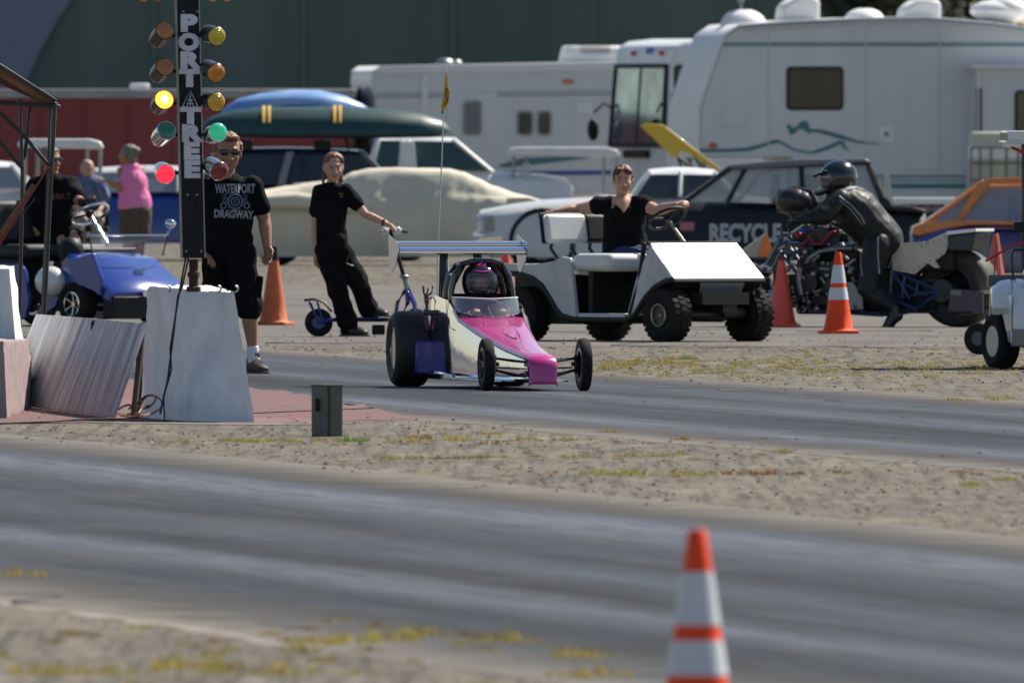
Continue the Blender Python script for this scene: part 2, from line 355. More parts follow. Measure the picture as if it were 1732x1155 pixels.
# tufts of dry grass (one uncountable mass each for yellow and green)
def tufts(name, m, spots, label):
    t = M()
    for (x, y, sz, n) in spots:
        for i in range(n):
            a = random.uniform(0, 2 * PI); rr = sz * random.random() ** .7; bx = x + rr * math.cos(a) * 1.5; by = y + rr * math.sin(a) * 2
            h = sz * random.uniform(.25, .75) * (1 - .5 * rr / sz); ln = random.uniform(-.5, .5) * h; wd = .0035
            t.add([(bx - wd, by, 0), (bx + wd, by, 0), (bx + ln * .5 + wd * .6, by + .004, h * .6), (bx + ln, by, h)], [(0, 1, 2), (0, 2, 3)])
            if i % 3 == 0: t.add([(bx, by, 0), (bx + ln, by + wd * 3, h * .5), (bx + ln + .016, by, h * .55), (bx + .012, by, h * .1)], [(0, 1, 2, 3)])
    tag(mk(name, t, m, smooth=0, fix=False), label, None, None, 'stuff')
YG = mat('dry_grass', (.42, .34, .11), .85, var=.45, vscale=14, lucent=(.21, .165, .045)); RG = mat('rusty_weed', (.36, .20, .06), .8, var=.4, vscale=5, lucent=(.14, .08, .03)); GG = mat('green_weed', (.14, .19, .03), .8, var=.4, vscale=5, lucent=(.12, .18, .02))
ys = []; rs_ = []; gs = []
def at(lst, px, py, sz, n=60): x, y = gp(px, py); lst.append((x, y, sz, n))
for px, py, sz in [(311, 748, .05), (385, 746, .06), (410, 748, .07), (440, 748, .07), (470, 747, .06), (500, 748, .05), (545, 746, .05), (690, 748, .08), (770, 745, .10), (705, 740, .06), (832, 735, .05), (1030, 732, .05), (890, 744, .05), (955, 745, .05), (650, 776, .06), (700, 776, .06), (1060, 772, .06), (1105, 772, .05), (1143, 770, .06), (1010, 803, .08), (1050, 804, .09), (1080, 803, .08), (1150, 803, .07), (1185, 805, .06), (1640, 822, .07), (970, 774, .06), (820, 774, .05), (1325, 764, .05), (1700, 812, .05)]: at(ys, px, py, sz, 34)
for px, py, sz in [(835, 752, .08), (775, 776, .06), (810, 775, .05), (1155, 744, .06), (1230, 803, .06), (1270, 803, .06), (1300, 803, .07), (1420, 800, .05), (720, 742, .05), (745, 776, .05), (1350, 803, .05), (560, 738, .05)]: at(rs_, px, py, sz, 24)
for px, py, sz in [(591, 747, .08), (1165, 608, .06)]: at(gs, px, py, sz, 60)
for i in range(210):                                    # yellow band beyond the far lane
    x, y = gp(random.uniform(1010, 1732), random.gauss(622, 10)); ys.append((x, y, random.uniform(.03, .06), 14))
for i in range(26): x, y = gp(random.uniform(1050, 1250), random.gauss(616, 5)); ys.append((x, y, random.uniform(.03, .06), 26))
for i in range(10): x, y = gp(random.uniform(1560, 1732), random.gauss(676, 3)); ys.append((x, y, random.uniform(.03, .05), 20))
for i in range(50): x, y = gp(random.uniform(560, 1732), random.choice((745, 776, 803)) + random.gauss(0, 5) + 0); rs_.append((x, y, random.uniform(.02, .035), 10))
for i in range(34): x, y = gp(random.uniform(-20, 900), random.gauss(1100, 26)); (ys if i % 3 else rs_).append((x, y, random.uniform(.03, .06), 26))
for px, py in [(300, 1135), (150, 1140), (60, 1140), (1000, 1145), (560, 1090), (640, 1085), (850, 1085), (20, 975), (980, 1112), (700, 1075), (330, 1125), (480, 1140)]: at(ys, px, py, .11, 45)
for i in range(60): x, y = gp(random.uniform(430, 1732), random.gauss(470, 10)); ys.append((x, y, random.uniform(.03, .08), 10))
for i in range(40):
    x, y = gp(random.uniform(1000, 1732), random.gauss(585, 8)); ys.append((x, y, random.uniform(.02, .03), 8))
tufts('grass_yellow', YG, ys, 'tufts of dry yellow grass'); tufts('grass_rusty', RG, rs_, 'low rusty brown weeds'); tufts('grass_green', GG, gs, 'small green weeds')

# ------------------------------------------------------------------ hangar
h = T(866, s=76.7)
hg = thing('hangar', 'dark green arched hangar filling the background', 'hangar', (0, h.Y, 0))
def arc(Rr, n=40): return [(-1.6 + Rr * math.cos(PI - PI * k / n), -1.2 + Rr * math.sin(PI - PI * k / n)) for k in range(n + 1)]
a_ = [(x, z) for x, z in arc(9.9) if z > -.3]
HGRN = mat('green_hangar_cladding', (.105, .148, .130), .75, var=.26, vscale=.25, stretch=(1.6, 1, .12), bump=.15, bscale=8)
HGRY = mat('grey_roof_sheet', (.165, .185, .235), .8, var=.1, vscale=.4)
wl = M(); wl.prism(a_, 0, .3); mk('wall', wl, HGRN, hg)
rf = M(); o1 = [(x, z) for x, z in arc(9.96) if z > -.3]; i1 = [(x, z) for x, z in arc(9.86) if z > -.3]
D = V((-34, 40, 0))
rr_ = []
for q in (V((0, -.12, 0)), D):
    rr_.append([V((x, 0, z)) + q for x, z in o1] + [V((x, 0, z)) + q for x, z in i1[::-1]])
rf.rings(rr_); mk('roof', rf, HGRY, hg, smooth=30)
tr = M()
for x in (-7.9, -4.6, -1.3, 2.0, 5.3): tr.box((x, -.03, 3.2), (.08, .05, 7.6))
mk('batten', tr, mat('green_batten', (.10, .145, .125), .7), hg)

# trees behind on the right
BRK = mat('bark', (.08, .06, .045), .9); 
def tree(px, s, hgt, wdt, label, col, seed):
    t = T(px, s=s); o = thing('tree', label, 'tree', t.loc, 0, 'trees beyond the hangar'); rnd = random.Random(seed)
    tk = M(); tk.limb([(0, 0, 0), (.1, 0, hgt * .3), (0, .1, hgt * .6), (.1, 0, hgt * .85)], [.28, .22, .13, .04])
    cl = []
    for i in range(26):
        a = rnd.uniform(0, 2 * PI); zz = rnd.uniform(.3, 1.0) * hgt; rr = wdt * math.sin(PI * min(1, (zz / hgt - .2) / .85)) * rnd.uniform(.3, 1)
        p = V((rr * math.cos(a), rr * math.sin(a) * .8, zz)); cl.append(p)
        if i % 2: tk.limb([(0, 0, zz * .7), p * .6 + V((0, 0, zz * .35)), p], [.08, .05, .02], n=6)
    mk('trunk', tk, BRK, o)
    lf = M()
    for p in cl:
        rc = rnd.uniform(.8, 1.5)
        for k in range(210):
            d = V((rnd.gauss(0, 1), rnd.gauss(0, 1), rnd.gauss(0, .8))); d = d.normalized() * rc * rnd.random() ** .4; c = p + d
            a = V((rnd.gauss(0, 1), rnd.gauss(0, 1), rnd.gauss(0, 1))).normalized() * .11; b = a.cross(V((rnd.gauss(0, 1), rnd.gauss(0, 1), 1))).normalized() * .075
            lf.add([c - a, c + b, c + a, c - b], [(0, 1, 2, 3)])
    mk('crown', lf, mat(col[0], col[1], .6, var=.5, vscale=1.4), o, smooth=0, fix=False)
tree(1490, 66, 7.0, 3.0, 'dark green tree above the roof of the large trailer', ('leaf_dark', (.035, .06, .018)), 1)
tree(1700, 65, 7.6, 3.0, 'dark tree behind the roof pod at the right edge', ('leaf_mid', (.05, .075, .02)), 2)
tree(1590, 63, 8.4, 3.2, 'taller tree between the two others beyond the hangar', ('leaf_deep', (.025, .045, .014)), 3)
tree(1420, 62, 6.4, 2.2, 'small tree at the right end of the green hangar', ('leaf_olive', (.06, .075, .02)), 4)
# ------------------------------------------------------------------ vehicles parked behind
def wheel(par, c, r, wd, rr, rimm, out=-1, name='wheel', spokes=0, knob=False, tm=None, axis=None):
    """a tyre with its rim and hub as children; out = -1 when its outer side looks towards local -y"""
    c = V(c); ax = V((0, out, 0)) if axis is None else V(axis).normalized(); m = M(); h = wd / 2; k = min(.3 * wd, .25 * (r - rr))
    prof = [(rr, -h * .8), (rr + (r - rr) * .5, -h), (r - k, -h * .92), (r - k * .25, -h * .75), (r, -h * .5), (r + .002, 0), (r, h * .5), (r - k * .25, h * .75), (r - k, h * .92), (rr + (r - rr) * .5, h), (rr, h * .8)]
    m.lathe(prof, c, ax, 40, closed=True)
    if knob:
        a, b = frame_of(ax)
        for i in range(26):
            t = 2 * PI * i / 26
            for q, off in ((-.62, 0), (0, .5), (.62, 0)):
                tt = t + off * 2 * PI / 26; e = a * math.cos(tt) + b * math.sin(tt); f = ax.cross(e)
                rot = Matrix((e, f, ax)).transposed(); m.box(c + e * (r * .985 if q == 0 else r * .955) + ax * (q * h), (.026, .034, wd * .26), rot)
    ty = mk(name, m, tm or RUB, par, smooth=35)
    q = M()
    if spokes: q.lathe([(rr * 1.0, h * .82), (rr * .90, h * .84), (rr * .84, h * .40), (rr * .84, -h * .8), (rr, -h * .8)], c, ax, 28, closed=True); q.cyl(c + ax * h * .1, c + ax * h * .62, rr * .2)
    else: q.lathe([(rr * 1.0, h * .82), (rr * .93, h * .84), (rr * .88, h * .45), (rr * .3, h * .35), (rr * .25, h * .6), (.001, h * .62), (.001, h * .2), (rr * .85, h * .1), (rr, h * .1)], c, ax, 28)
    if spokes:
        a, b = frame_of(ax)
        for i in range(spokes):
            t = 2 * PI * i / spokes; e = a * math.cos(t) + b * math.sin(t); q.cyl(c + ax * h * .55 + e * rr * .2, c + ax * h * .75 + e * rr * .92, rr * .05, n=6)
    mk('rim', q, rimm, ty, smooth=35)
    if spokes: q = M(); q.cyl(c - ax * h * .2, c + ax * h * .05, rr * .83, n=24); mk('brake_drum', q, BLK, ty)
    return ty

def car(name, label, cat, t, body, gh, w, bm, rm, wheels, wz=.31, glassm=TGL, pill=None, rotz=0, group=None, bumper=True, belt=None, extras=None, pillm=None):
    """body, gh: outlines in photo pixels (side view); gh = [(base front),(top front),(top rear),(base rear)]"""
    o = thing(name, label, cat, t.loc, rotz, group); hw = w / 2
    P = t.L(body); zs = [p[1] for p in P]; zm = sum(zs) / len(zs)
    m = M(); 
    ys = [0, .06, .16]; ins = [.05, .015, 0]
    # body shell: side outlines pulled in a little at both flanks so the flanks curve
    rs = []; cx = sum(p[0] for p in P) / len(P)
    seq = [(0, .94), (.05, .985), (.16, 1.0), (w - .16, 1.0), (w - .05, .985), (w, .94)]
    zt_ = max(zs); seq = [(0, 0.), (.03, .25), (.09, .6), (.22, .9), (.40, 1.), (w - .40, 1.), (w - .22, .9), (w - .09, .6), (w - .03, .25), (w, 0.)]
    for y, k in seq: rs.append([V((cx + (x - cx) * (.975 + .025 * min(1, k * 1.6)), y, z - (1 - k) * (.14 if z > zm else -.02) * (1 if z > zm else 1))) for x, z in P])
    m.rings(rs); mk('body', m, bm, o, smooth=50)
    G = t.L(gh); (xf, zf), (xtf, zt), (xtr, zt2), (xr, zr) = G; ti = .16 * min(1, w)
    yin = lambda z: .04 + ti * max(0, (z - min(zf, zr)) / (zt - min(zf, zr)))
    r = M(); n = 10; rs = []
    for i in range(n + 1):
        k = i / n; x = xtf + (xtr - xtf) * k; z = zt + (zt2 - zt) * k; cr = .03 * math.sin(PI * k) + .0; y0 = yin(z); 
        rs.append([V((x, y0, z - .03)), V((x, y0 + .05, z + cr)), V((x, w * .5, z + cr + .03)), V((x, w - y0 - .05, z + cr)), V((x, w - y0, z - .03)), V((x, w * .5, z + cr - .015))])
    r.rings(rs)
    for s_ in (0, 1):
        fy = (lambda z: yin(z)) if s_ == 0 else (lambda z: w - yin(z)); pr = .03
        r.limb([(xf, fy(zf), zf - .02), (xtf, fy(zt), zt - .01)], pr, n=6); r.limb([(xr, fy(zr), zr - .02), (xtr, fy(zt2), zt2 - .01)], [pr * 2.2, pr], n=6)
        for q in (pill or []):
            xq = t.X(q[0]); xq2 = t.X(q[1]); r.limb([(xq, fy(zf), zf), (xq2, fy(zt), zt - .01)], .028, n=6)
    mk('roof', r, rm, o, smooth=50)
    for s_ in (0, 1):
        g = M(); fy = (lambda z: yin(z) + .006) if s_ == 0 else (lambda z: w - yin(z) - .006)
        qd = [V((xf + .03, fy(zf), zf - .01)), V((xr - .03, fy(zr), zr - .01)), V((xtr - .02, fy(zt2), zt2 - .03)), V((xtf + .02, fy(zt), zt - .03))]
        g.add(qd + [p + V((0, .006 if s_ == 0 else -.006, 0)) for p in qd], [(0, 1, 2, 3), (7, 6, 5, 4), (0, 4, 5, 1), (1, 5, 6, 2), (2, 6, 7, 3), (3, 7, 4, 0)]); mk('side_window', g, glassm, o, smooth=0)
    for (xa, za, xb, zb, nm) in ((xf, zf, xtf, zt, 'windshield'), (xr, zr, xtr, zt2, 'rear_window')):
        g = M(); rs = []
        for k in (0, 1):
            x, z = (xa, za - .01) if k == 0 else (xb, zb - .02); y0 = yin(z) + .02; sgn = -1 if xa < xb else 1
            rs.append([V((x + sgn * .05 * math.sin(PI * j / 6), y0 + (w - 2 * y0) * j / 6, z)) for j in range(7)])
        fs = [(j, j + 1, j + 8, j + 7) for j in range(6)]; g.add(rs[0] + rs[1], fs); mk(nm, g, glassm, o, smooth=60, fix=False)
    it = M()
    zc = (zf + .0); 
    for xx in ((xf + xr) / 2 - .1, ):
        for yy in (w * .28, w * .7): it.box((xx, yy, zc), (.14, .42, .34)); it.box((xx, yy, zc + .25), (.09, .22, .14))
    mk('seat', it, mat('car_seat', (.03, .03, .035), .8), o, bevel=.03)
    for (px, r_) in wheels:
        for s_ in (0, 1): wheel(o, (t.X(px), .10 if s_ == 0 else w - .10, r_), r_, .2, r_ * .62, STL, -1 if s_ == 0 else 1)
    if bumper:
        x0 = min(p[0] for p in P); x1 = max(p[0] for p in P)
        bz = .42
        for x in (x0 - .0, x1 + .0):
            b = M(); b.limb([(x + (.08 if x == x0 else -.08), .0, bz), (x, .14, bz), (x, w - .14, bz), (x + (.08 if x == x0 else -.08), w, bz)], [(.05, .04)] * 4, hint=(0, 0, 1)); mk('bumper', b, CHR, o)
    return o

def rv_window(par, t, x0, x1, y0, y1, y=-.012, frm=BLK, gl=GLS):
    X0, X1, Z1, Z0 = t.X(x0), t.X(x1), t.Z(y0), t.Z(y1)
    def rr(a, b, c, d, r): 
        pts = []
        for cx, cz, t0 in ((b - r, d - r, 0), (a + r, d - r, 1), (a + r, c + r, 2), (b - r, c + r, 3)):
            for k in range(5): q = PI / 2 * (t0 + k / 4); pts.append((cx + r * math.cos(q), cz + r * math.sin(q)))
        return pts
    m = M(); r = min(.07, (X1 - X0) * .3); m.prism(rr(X0, X1, Z0, Z1, r), y, y + .05); w_ = mk('window', m, frm, par, smooth=0)
    g = M(); e = .035; g.prism(rr(X0 + e, X1 - e, Z0 + e, Z1 - e, r * .7), y - .006, y + .02); mk('pane', g, gl, w_, smooth=0)
    return w_

# large trailer on the right
SH = mat('trailer_siding', (.64, .655, .66), .45, var=.10, vscale=1.2, stretch=(1.5, 1, .16)); CAP = mat('trailer_cap', (.74, .74, .74), .5, var=.08, vscale=1.5)
TEAL = mat('teal_decal', (.05, .17, .20), .4); TEAL2 = mat('pale_teal_decal', (.16, .27, .30), .4)
WGT = mat('rv_pane', (.012, .012, .016), .08, vscale=1.6, col2=(.045, .043, .038))
th = R(9); t = T(1183, s=120, c=math.cos(th)); o = thing('travel_trailer', 'large white trailer with teal wave decal and a rounded window', 'trailer', t.loc, th)
prof = t.L([(1183, 267), (1183, 182), (1217, 84), (1228, 62), (1250, 47), (1333, 40), (1457, 35), (1566, 33), (1675, 42), (1760, 54), (1960, 70), (1960, 345), (1340, 345), (1340, 267)])
m = M(); m.prism(prof, 0, 2.45); mk('body', m, SH, o, bevel=.03)
m = M(); fp = t.L([(1179, 268), (1179, 181), (1213, 82), (1224, 58), (1248, 42), (1333, 35), (1457, 30), (1566, 28), (1675, 37), (1760, 49), (1960, 65), (1960, 69), (1760, 53), (1675, 41), (1566, 32), (1457, 34), (1333, 39), (1250, 46), (1229, 61), (1218, 84), (1184, 182), (1184, 268)])
m.prism(fp, -.03, 2.48); mk('front_cap', m, CAP, o, bevel=.01)
for (y0, y1, x0, mm) in ((72, 79, 1222, TEAL2),):
    m = M(); m.prism(t.L([(x0, y0), (1900, y0), (1900, y1), (x0 - 3, y1)]), -.006, .01); mk('stripe', m, mm, o, smooth=0)
m = M()
m.prism(t.L([(1184, 252), (1230, 252), (1262, 250), (1290, 243), (1312, 236), (1326, 240), (1300, 246), (1268, 256), (1230, 258), (1184, 258)]), -.008, .01)
m.prism(t.L([(1322, 240), (1345, 252), (1370, 257), (1392, 250), (1420, 238), (1432, 240), (1400, 254), (1375, 261), (1345, 256), (1318, 243)]), -.008, .01)
m.prism(t.L([(1360, 218), (1390, 219), (1422, 228), (1450, 238), (1485, 243), (1494, 245), (1455, 243), (1420, 235), (1385, 225), (1360, 222)]), -.009, .01)
m.prism(t.L([(1418, 240), (1428, 243), (1437, 256), (1430, 254)]), -.009, .01)
for k in range(7): a = k * .9; m.prism(t.L([(1330 + 5 * k, 212 + 6 * math.sin(a)), (1336 + 5 * k, 210 + 6 * math.sin(a)), (1342 + 5 * k, 222 + 5 * math.cos(a)), (1337 + 5 * k, 224 + 5 * math.cos(a))]), -.008 - .0008 * k, .01)
mk('wave_decal', m, TEAL, o, smooth=0)
for (y0, y1, mm) in ((296, 301, TEAL2), (304, 307, TEAL2), (311, 319, TEAL)):
    m = M(); m.prism(t.L([(1345, y0), (1634, y0), (1634, y1), (1345, y1)]), -.006, .01); mk('stripe', m, mm, o, smooth=0)
rv_window(o, t, 1330, 1427, 113, 187, gl=WGT)
m = M(); m.prism(t.L([(1487, 213), (1512, 213), (1512, 242), (1487, 242)]), -.015, .02); hh = mk('hatch', m, CAP, o, bevel=.005)
m = M(); m.ell(t.P(1500, 227, -.02), (.035, .02, .035)); mk('latch', m, STL, hh)
m = M(); m.ell(t.P(1206, 246, -.015), (.06, .03, .04)); mk('marker_light', m, mat('amber_lens', (.6, .12, .02), .3), o)
sl = M(); sl.prism(t.L([(1642, 114), (1900, 114), (1900, 330), (1642, 330)]), -.55, .02); so_ = mk('slide_out', sl, SH, o, bevel=.02)
m = M(); m.prism(t.L([(1634, 110), (1900, 110), (1900, 116), (1634, 116)]), -.62, .02); m.box(t.P(1644, 215, -.4), (.02, .4, 1.6)); mk('trim', m, W_, so_, smooth=0)
m = M(); m.prism(t.L([(1642, 150), (1650, 150), (1650, 240), (1642, 240)]), -.57, -.5); mk('seal', m, BLK, so_, smooth=0)
rv_window(so_, t, 1706, 1790, 153, 233, y=-.565)
rf = M()
for (a, b, top, base) in ((1241, 1322, 15, 44), (1452, 1522, 13, 34)):
    rf2 = M(); rf2.ell(t.P((a + b) / 2, base, 1.2), ((b - a) / 240, .35, (base - top) / 120.)); mk('roof_vent', rf2, CAP, o)
for (a, b, top, base) in ((1335, 1400, -6, 36), (1541, 1606, -2, 34)):
    q = M(); q.prism(t.L([(a, base), (a + 4, top + 16), (a + 22, top + 3), (a + 40, top), (b - 4, top + 2), (b, top + 10), (b, base)]), .6, 1.3); mk('roof_air_unit', q, CAP, o, bevel=.05)
q = M(); q.ell(t.P(1712, 18, 1.0), (.42, .4, .16)); q.ell(t.P(1725, 16, 1.0), (.3, .38, .2)); q.cyl(t.P(1715, 50, 1.0), t.P(1715, 22, 1.0), .06); mk('roof_pod', q, CAP, o)
q = M(); q.cyl(t.P(1278, 30, 1.2), t.P(1276, -8, 1.2), .02); q.cyl(t.P(1276, 4, 1.2), t.P(1276, -2, 1.2), .05); mk('antenna', q, STL, o)
for px in (1560, 1600): wheel(o, (t.X(px), .2, .36), .36, .22, .2, STL)
for px in (1300, 1465, 1590): m = M(); m.box((t.X(px), -.004, (t.Z(300) + t.Z(42)) / 2), (.018, .012, t.Z(44) - t.Z(292))); mk('panel_joint', m, mat('joint_grey', (.56, .575, .585), .5), o, smooth=0)
m = M(); m.limb([t.P(1262, 50, -.03), t.P(1457, 38, -.03), t.P(1566, 36, -.03), t.P(1675, 45, -.03), t.P(1760, 57, -.03)], .022, n=6); mk('gutter', m, MATS['joint_grey'], o)
for px, py, a_w, a_h in ((1240, 200, .34, .24), (1560, 270, .5, .3), (1445, 285, .3, .16)): m = M(); m.box(t.P(px, py, -.008), (a_w, .02, a_h)); mk('hatch', m, SH, o, bevel=.006)
m = M(); m.cyl(t.P(1200, t.g, .6), t.P(1200, 262, .6), .05); m.cyl(t.P(1200, t.g, 1.8), t.P(1200, 262, 1.8), .05); mk('jack_leg', m, STL, o)

# class A motorhome
th = R(20); t = T(1131, s=114, c=math.cos(th)); o = thing('motorhome', 'white motorhome with a tall windshield between the two trailers', 'motorhome', t.loc, th)
pf = t.L([(1131, 345), (1129, 250), (1137, 108), (1142, 80), (1160, 70), (1200, 66), (1600, 66), (1600, 345)])
m = M(); m.prism(pf, 0, 2.5); mk('body', m, W_, o, bevel=.06)
# windshield on the slanted front end
g = M(); xa, za = t.X(1129), t.Z(246); xb, zb = t.X(1137), t.Z(112)
for y0, y1 in ((.12, 2.38),):
    qd = [V((xa - .035, y0, za)), V((xa - .035, y1, za)), V((xb - .03, y1 - .05, zb)), V((xb - .03, y0 + .05, zb))]; g.add(qd + [p + V((.03, 0, 0)) for p in qd], [(3, 2, 1, 0), (4, 5, 6, 7), (0, 1, 5, 4), (1, 2, 6, 5), (2, 3, 7, 6), (3, 0, 4, 7)])
ws = mk('windshield', g, mat('windshield_glass', (.62, .72, .78), .10, metal=.85, var=.6, vscale=.6, spec=1.), o, smooth=0)
m = M()
for a, b in ((qd[0], qd[1]), (qd[1], qd[2]), (qd[2], qd[3]), (qd[3], qd[0])): m.limb([a, b], .035, n=6)
m.limb([(qd[0] + qd[1]) / 2, (qd[2] + qd[3]) / 2], .02, n=6); mk('frame', m, BLK, ws)
m = M(); m.box((xa - .02, 1.25, za - .13), (.10, 1.0, .12)); mk('wiper_panel', m, BLK, o, bevel=.02)
for y in (-.1, 2.6):
    m = M(); m.ell((xa - .22, y, t.Z(220)), (.09, .07, .17)); m.limb([(xa - .2, y, t.Z(190)), (xa - .1, y * .9 + .1, t.Z(175)), (xa, y * .85 + .15, t.Z(185))], .018, n=6); mk('mirror', m, BLK, o)
for y in (.5, 1.7): m = M(); m.ell((t.X(1141) - .02, y, t.Z(90)), (.05, .07, .04)); mk('marker_light', m, mat('red_lens', (.5, .03, .02), .3), o)
m = M(); m.box((t.X(1141), 1.05, t.Z(90)), (.02, .3, .16)); mk('emblem', m, mat('blue_decal', (.05, .12, .4), .5), o)
rv_window(o, t, 1140, 1162, 110, 156); 
m = M(); m.prism(t.L([(1136, 158), (1140, 158), (1136, 250), (1132, 250)]), -.012, .01); mk('trim', m, BLK, o, smooth=0)
for px in (1200,): wheel(o, (t.X(px), .2, .4), .4, .25, .25, STL)

# white travel trailer left of centre
th = R(8); t = T(634, s=112, c=math.cos(th)); o = thing('travel_trailer', 'white trailer with two small dark windows behind the white pickup', 'trailer', t.loc, th)
m = M(); m.prism(t.L([(634, 330), (634, 165), (628, 140), (630, 122), (645, 116), (1062, 108), (1062, 330)]), 0, 2.4); mk('body', m, SH, o, bevel=.04)
m = M(); m.prism(t.L([(629, 121), (642, 112), (1064, 104), (1064, 119), (645, 126)]), -.03, 2.43); mk('roof_edge', m, CAP, o, bevel=.01)
for (y0, y1) in ((158, 160), (163, 166)): m = M(); m.prism(t.L([(636, y0), (1055, y0 - 5), (1055, y1 - 5), (636, y1)]), -.006, .01); mk('stripe', m, mat('grey_decal', (.25, .28, .30), .5), o, smooth=0)
m = M(); m.prism(t.L([(636, 292), (1055, 288), (1055, 296), (636, 300)]), -.006, .01); mk('stripe', m, mat('blue_stripe', (.04, .09, .30), .5), o, smooth=0)
m = M(); m.prism(t.L([(835, 282), (880, 268), (960, 264), (1000, 268), (930, 276), (860, 284)]), -.007, .01); mk('wave_decal', m, TEAL, o, smooth=0)
m = M(); m.prism(t.L([(758, 156), (838, 156), (843, 164), (843, 285), (755, 285), (755, 162)]), -.014, .01); d_ = mk('door', m, SH, o, bevel=.01)
rv_window(d_, t, 782, 815, 170, 230, y=-.025, frm=STL, gl=mat('curtain_pane', (.16, .17, .18), .4))
for a, b in ((873, 903), (907, 934)): rv_window(o, t, a, b, 187, 231, frm=STL, gl=WGT)
m = M(); m.box(t.P(718, 160, -.01), (.09, .03, .6)); mk('trim', m, CAP, o)
m = M(); m.box(t.P(988, 184, -.01), (.24, .03, .16)); mk('hatch', m, CAP, o)
m = M(); m.box(t.P(961, 138, -.015), (.15, .04, .06)); mk('marker_light', m, MATS['amber_lens'], o)
m = M(); m.box(t.P(1014, 92, .8), (.95, .8, .26), taper=(.88, .9)); ac = mk('roof_air_unit', m, CAP, o, bevel=.05)
m = M(); 
for k in range(14): m.box(t.P(990 + k * 3.6, 84, .41), (.012, .02, .13))
mk('louvre', m, STL, ac, smooth=0)
m = M(); m.ell(t.P(765, 108, .8), (.14, .14, .09)); m.ell(t.P(785, 108, .9), (.1, .1, .07)); mk('roof_vent', m, STL, o)
for z_ in (150,): m = M(); m.ell((-.03, 1.4, t.Z(z_)), (.03, .07, .05)); m.ell((-.03, .5, t.Z(z_)), (.03, .05, .05)); mk('tail_light', m, MATS['red_lens'], o)
for px in (880, 920): wheel(o, (t.X(px), .2, .34), .34, .2, .2, STL)

# red enclosed trailer at the left
RED = mat('red_trailer_panel', (.27, .036, .038), .5, var=.25, vscale=.6, stretch=(1, 1, .3))
t = T(0, s=112); o = thing('red_trailer', 'long dark red trailer with a pale roof edge at the left', 'trailer', t.loc, 0)
m = M(); m.prism(t.L([(-120, 166), (596, 166), (596, 330), (-120, 330)]), 0, 2.4); mk('body', m, RED, o, bevel=.02)
m = M(); m.prism(t.L([(-120, 151), (602, 151), (602, 167), (-120, 167)]), -.05, 2.45); mk('roof_edge', m, mat('dusty_roof', (.42, .40, .38), .7, var=.3, vscale=2), o, bevel=.02)
m = M(); m.box(t.P(235, 147, .6), (.30, .3, .10)); mk('roof_vent', m, CAP, o, bevel=.03)
m = M()
for px in range(-80, 590, 74): m.box(t.P(px, 248, -.01), (.035, .02, 1.4))
mk('rib', m, mat('dark_red_rib', (.22, .028, .03), .5), o, smooth=0)
for px in (90, 130): wheel(o, (t.X(px), .2, .36), .36, .22, .2, STL)

# silver white car nose at centre
SILV = mat('white_car_paint', (.62, .63, .62), .3, coat=.5, var=.12, vscale=2)
t = T(811, s=140); o = car('old_car', 'pale old car with its long hood pointing left behind the white golf cart', 'car', t,
    [(809, 362), (812, 356), (870, 345), (925, 338), (1006, 334), (1072, 329), (1250, 330), (1350, 338), (1368, 350), (1368, 425), (1330, 440), (1000, 440), (830, 436), (811, 420), (806, 395)],
    [(1071, 331), (1098, 291), (1210, 292), (1245, 331)], 1.75, SILV, W_, [(917, .33), (1290, .33)], pill=[(1150, 1152)], glassm=mat('smoked_glass', (.05, .06, .07), .05, alpha=.8, spec=.8))
for y in (.22, 1.5): m = M(); m.lathe([(.001, -.02), (.085, -.01), (.095, .03)], (t.X(810), y, t.Z(377)), (-1, 0, 0), 16); mk('headlight', m, CHR, o)
m = M(); m.box((t.X(866), -.01, t.Z(412)), (.16, .03, .055)); mk('marker_light', m, MATS['amber_lens'], o)
m = M(); m.torus((t.X(917), .02, .34), (0, 1, 0), .38, .035); m.box((t.X(917), .1, .34), (.7, .16, .6)); mk('wheel_arch', m, BLK, o)
m = M(); m.prism(t.L([(812, 400), (850, 398), (852, 408), (800, 412)]), -.03, .15); mk('bumper_end', m, CHR, o, bevel=.01)
m = M(); m.prism(t.L([(818, 366), (836, 364), (836, 392), (818, 393)]), -.008, .02); mk('lamp_panel', m, STL, o, bevel=.005)

# black race car
BP = mat('black_car_paint', (.010, .011, .016), .5, coat=.12, spec=.3)
t = T(1120, s=142); o = car('race_car', 'black old race car with white lettering on its door', 'car', t,
    [(1062, 352), (1100, 344), (1157, 339), (1300, 344), (1400, 346), (1490, 348), (1540, 350), (1566, 360), (1570, 385), (1565, 430), (1540, 440), (1090, 444), (1060, 432), (1056, 380)],
    [(1157, 340), (1236, 283), (1468, 275), (1500, 346)], 1.75, BP, BP, [(1112, .31), (1500, .35)], pill=[(1232, 1262), (1358, 1356)], glassm=mat('pale_glass', (.50, .53, .52), .05, alpha=.45, spec=.9), bumper=False)
m = M(); m.prism(t.L([(1232, 285), (1240, 279), (1350, 270), (1465, 268), (1476, 277), (1465, 276), (1240, 288)]), .16, 1.6); mk('roof_skin', m, mat('sunlit_dark_roof', (.10, .115, .15), .3, coat=.6), o, bevel=.02)  # sunlit tone put into the roof colour, laid over the black paint
m = M(); text(m, 'RECYCLE', (t.X(1260), -.012, t.Z(396)), .29, .006, .013, sx=.72); mk('lettering', m, mat('white_lettering', (.42, .45, .49), .5), o, smooth=0)
m = M(); m.box(t.P(1162, 383, -.006), (.17, .012, .10)); m2 = mk('sticker', m, mat('pink_sticker', (.45, .14, .20), .5), o)
m = M(); m.prism(t.L([(1493, 350), (1497, 280), (1500, 276), (1504, 292), (1512, 350)]), .02, .035); mk('spoiler_plate', m, mat('clear_plastic', (.5, .55, .5), .2, alpha=.7), o, smooth=0)
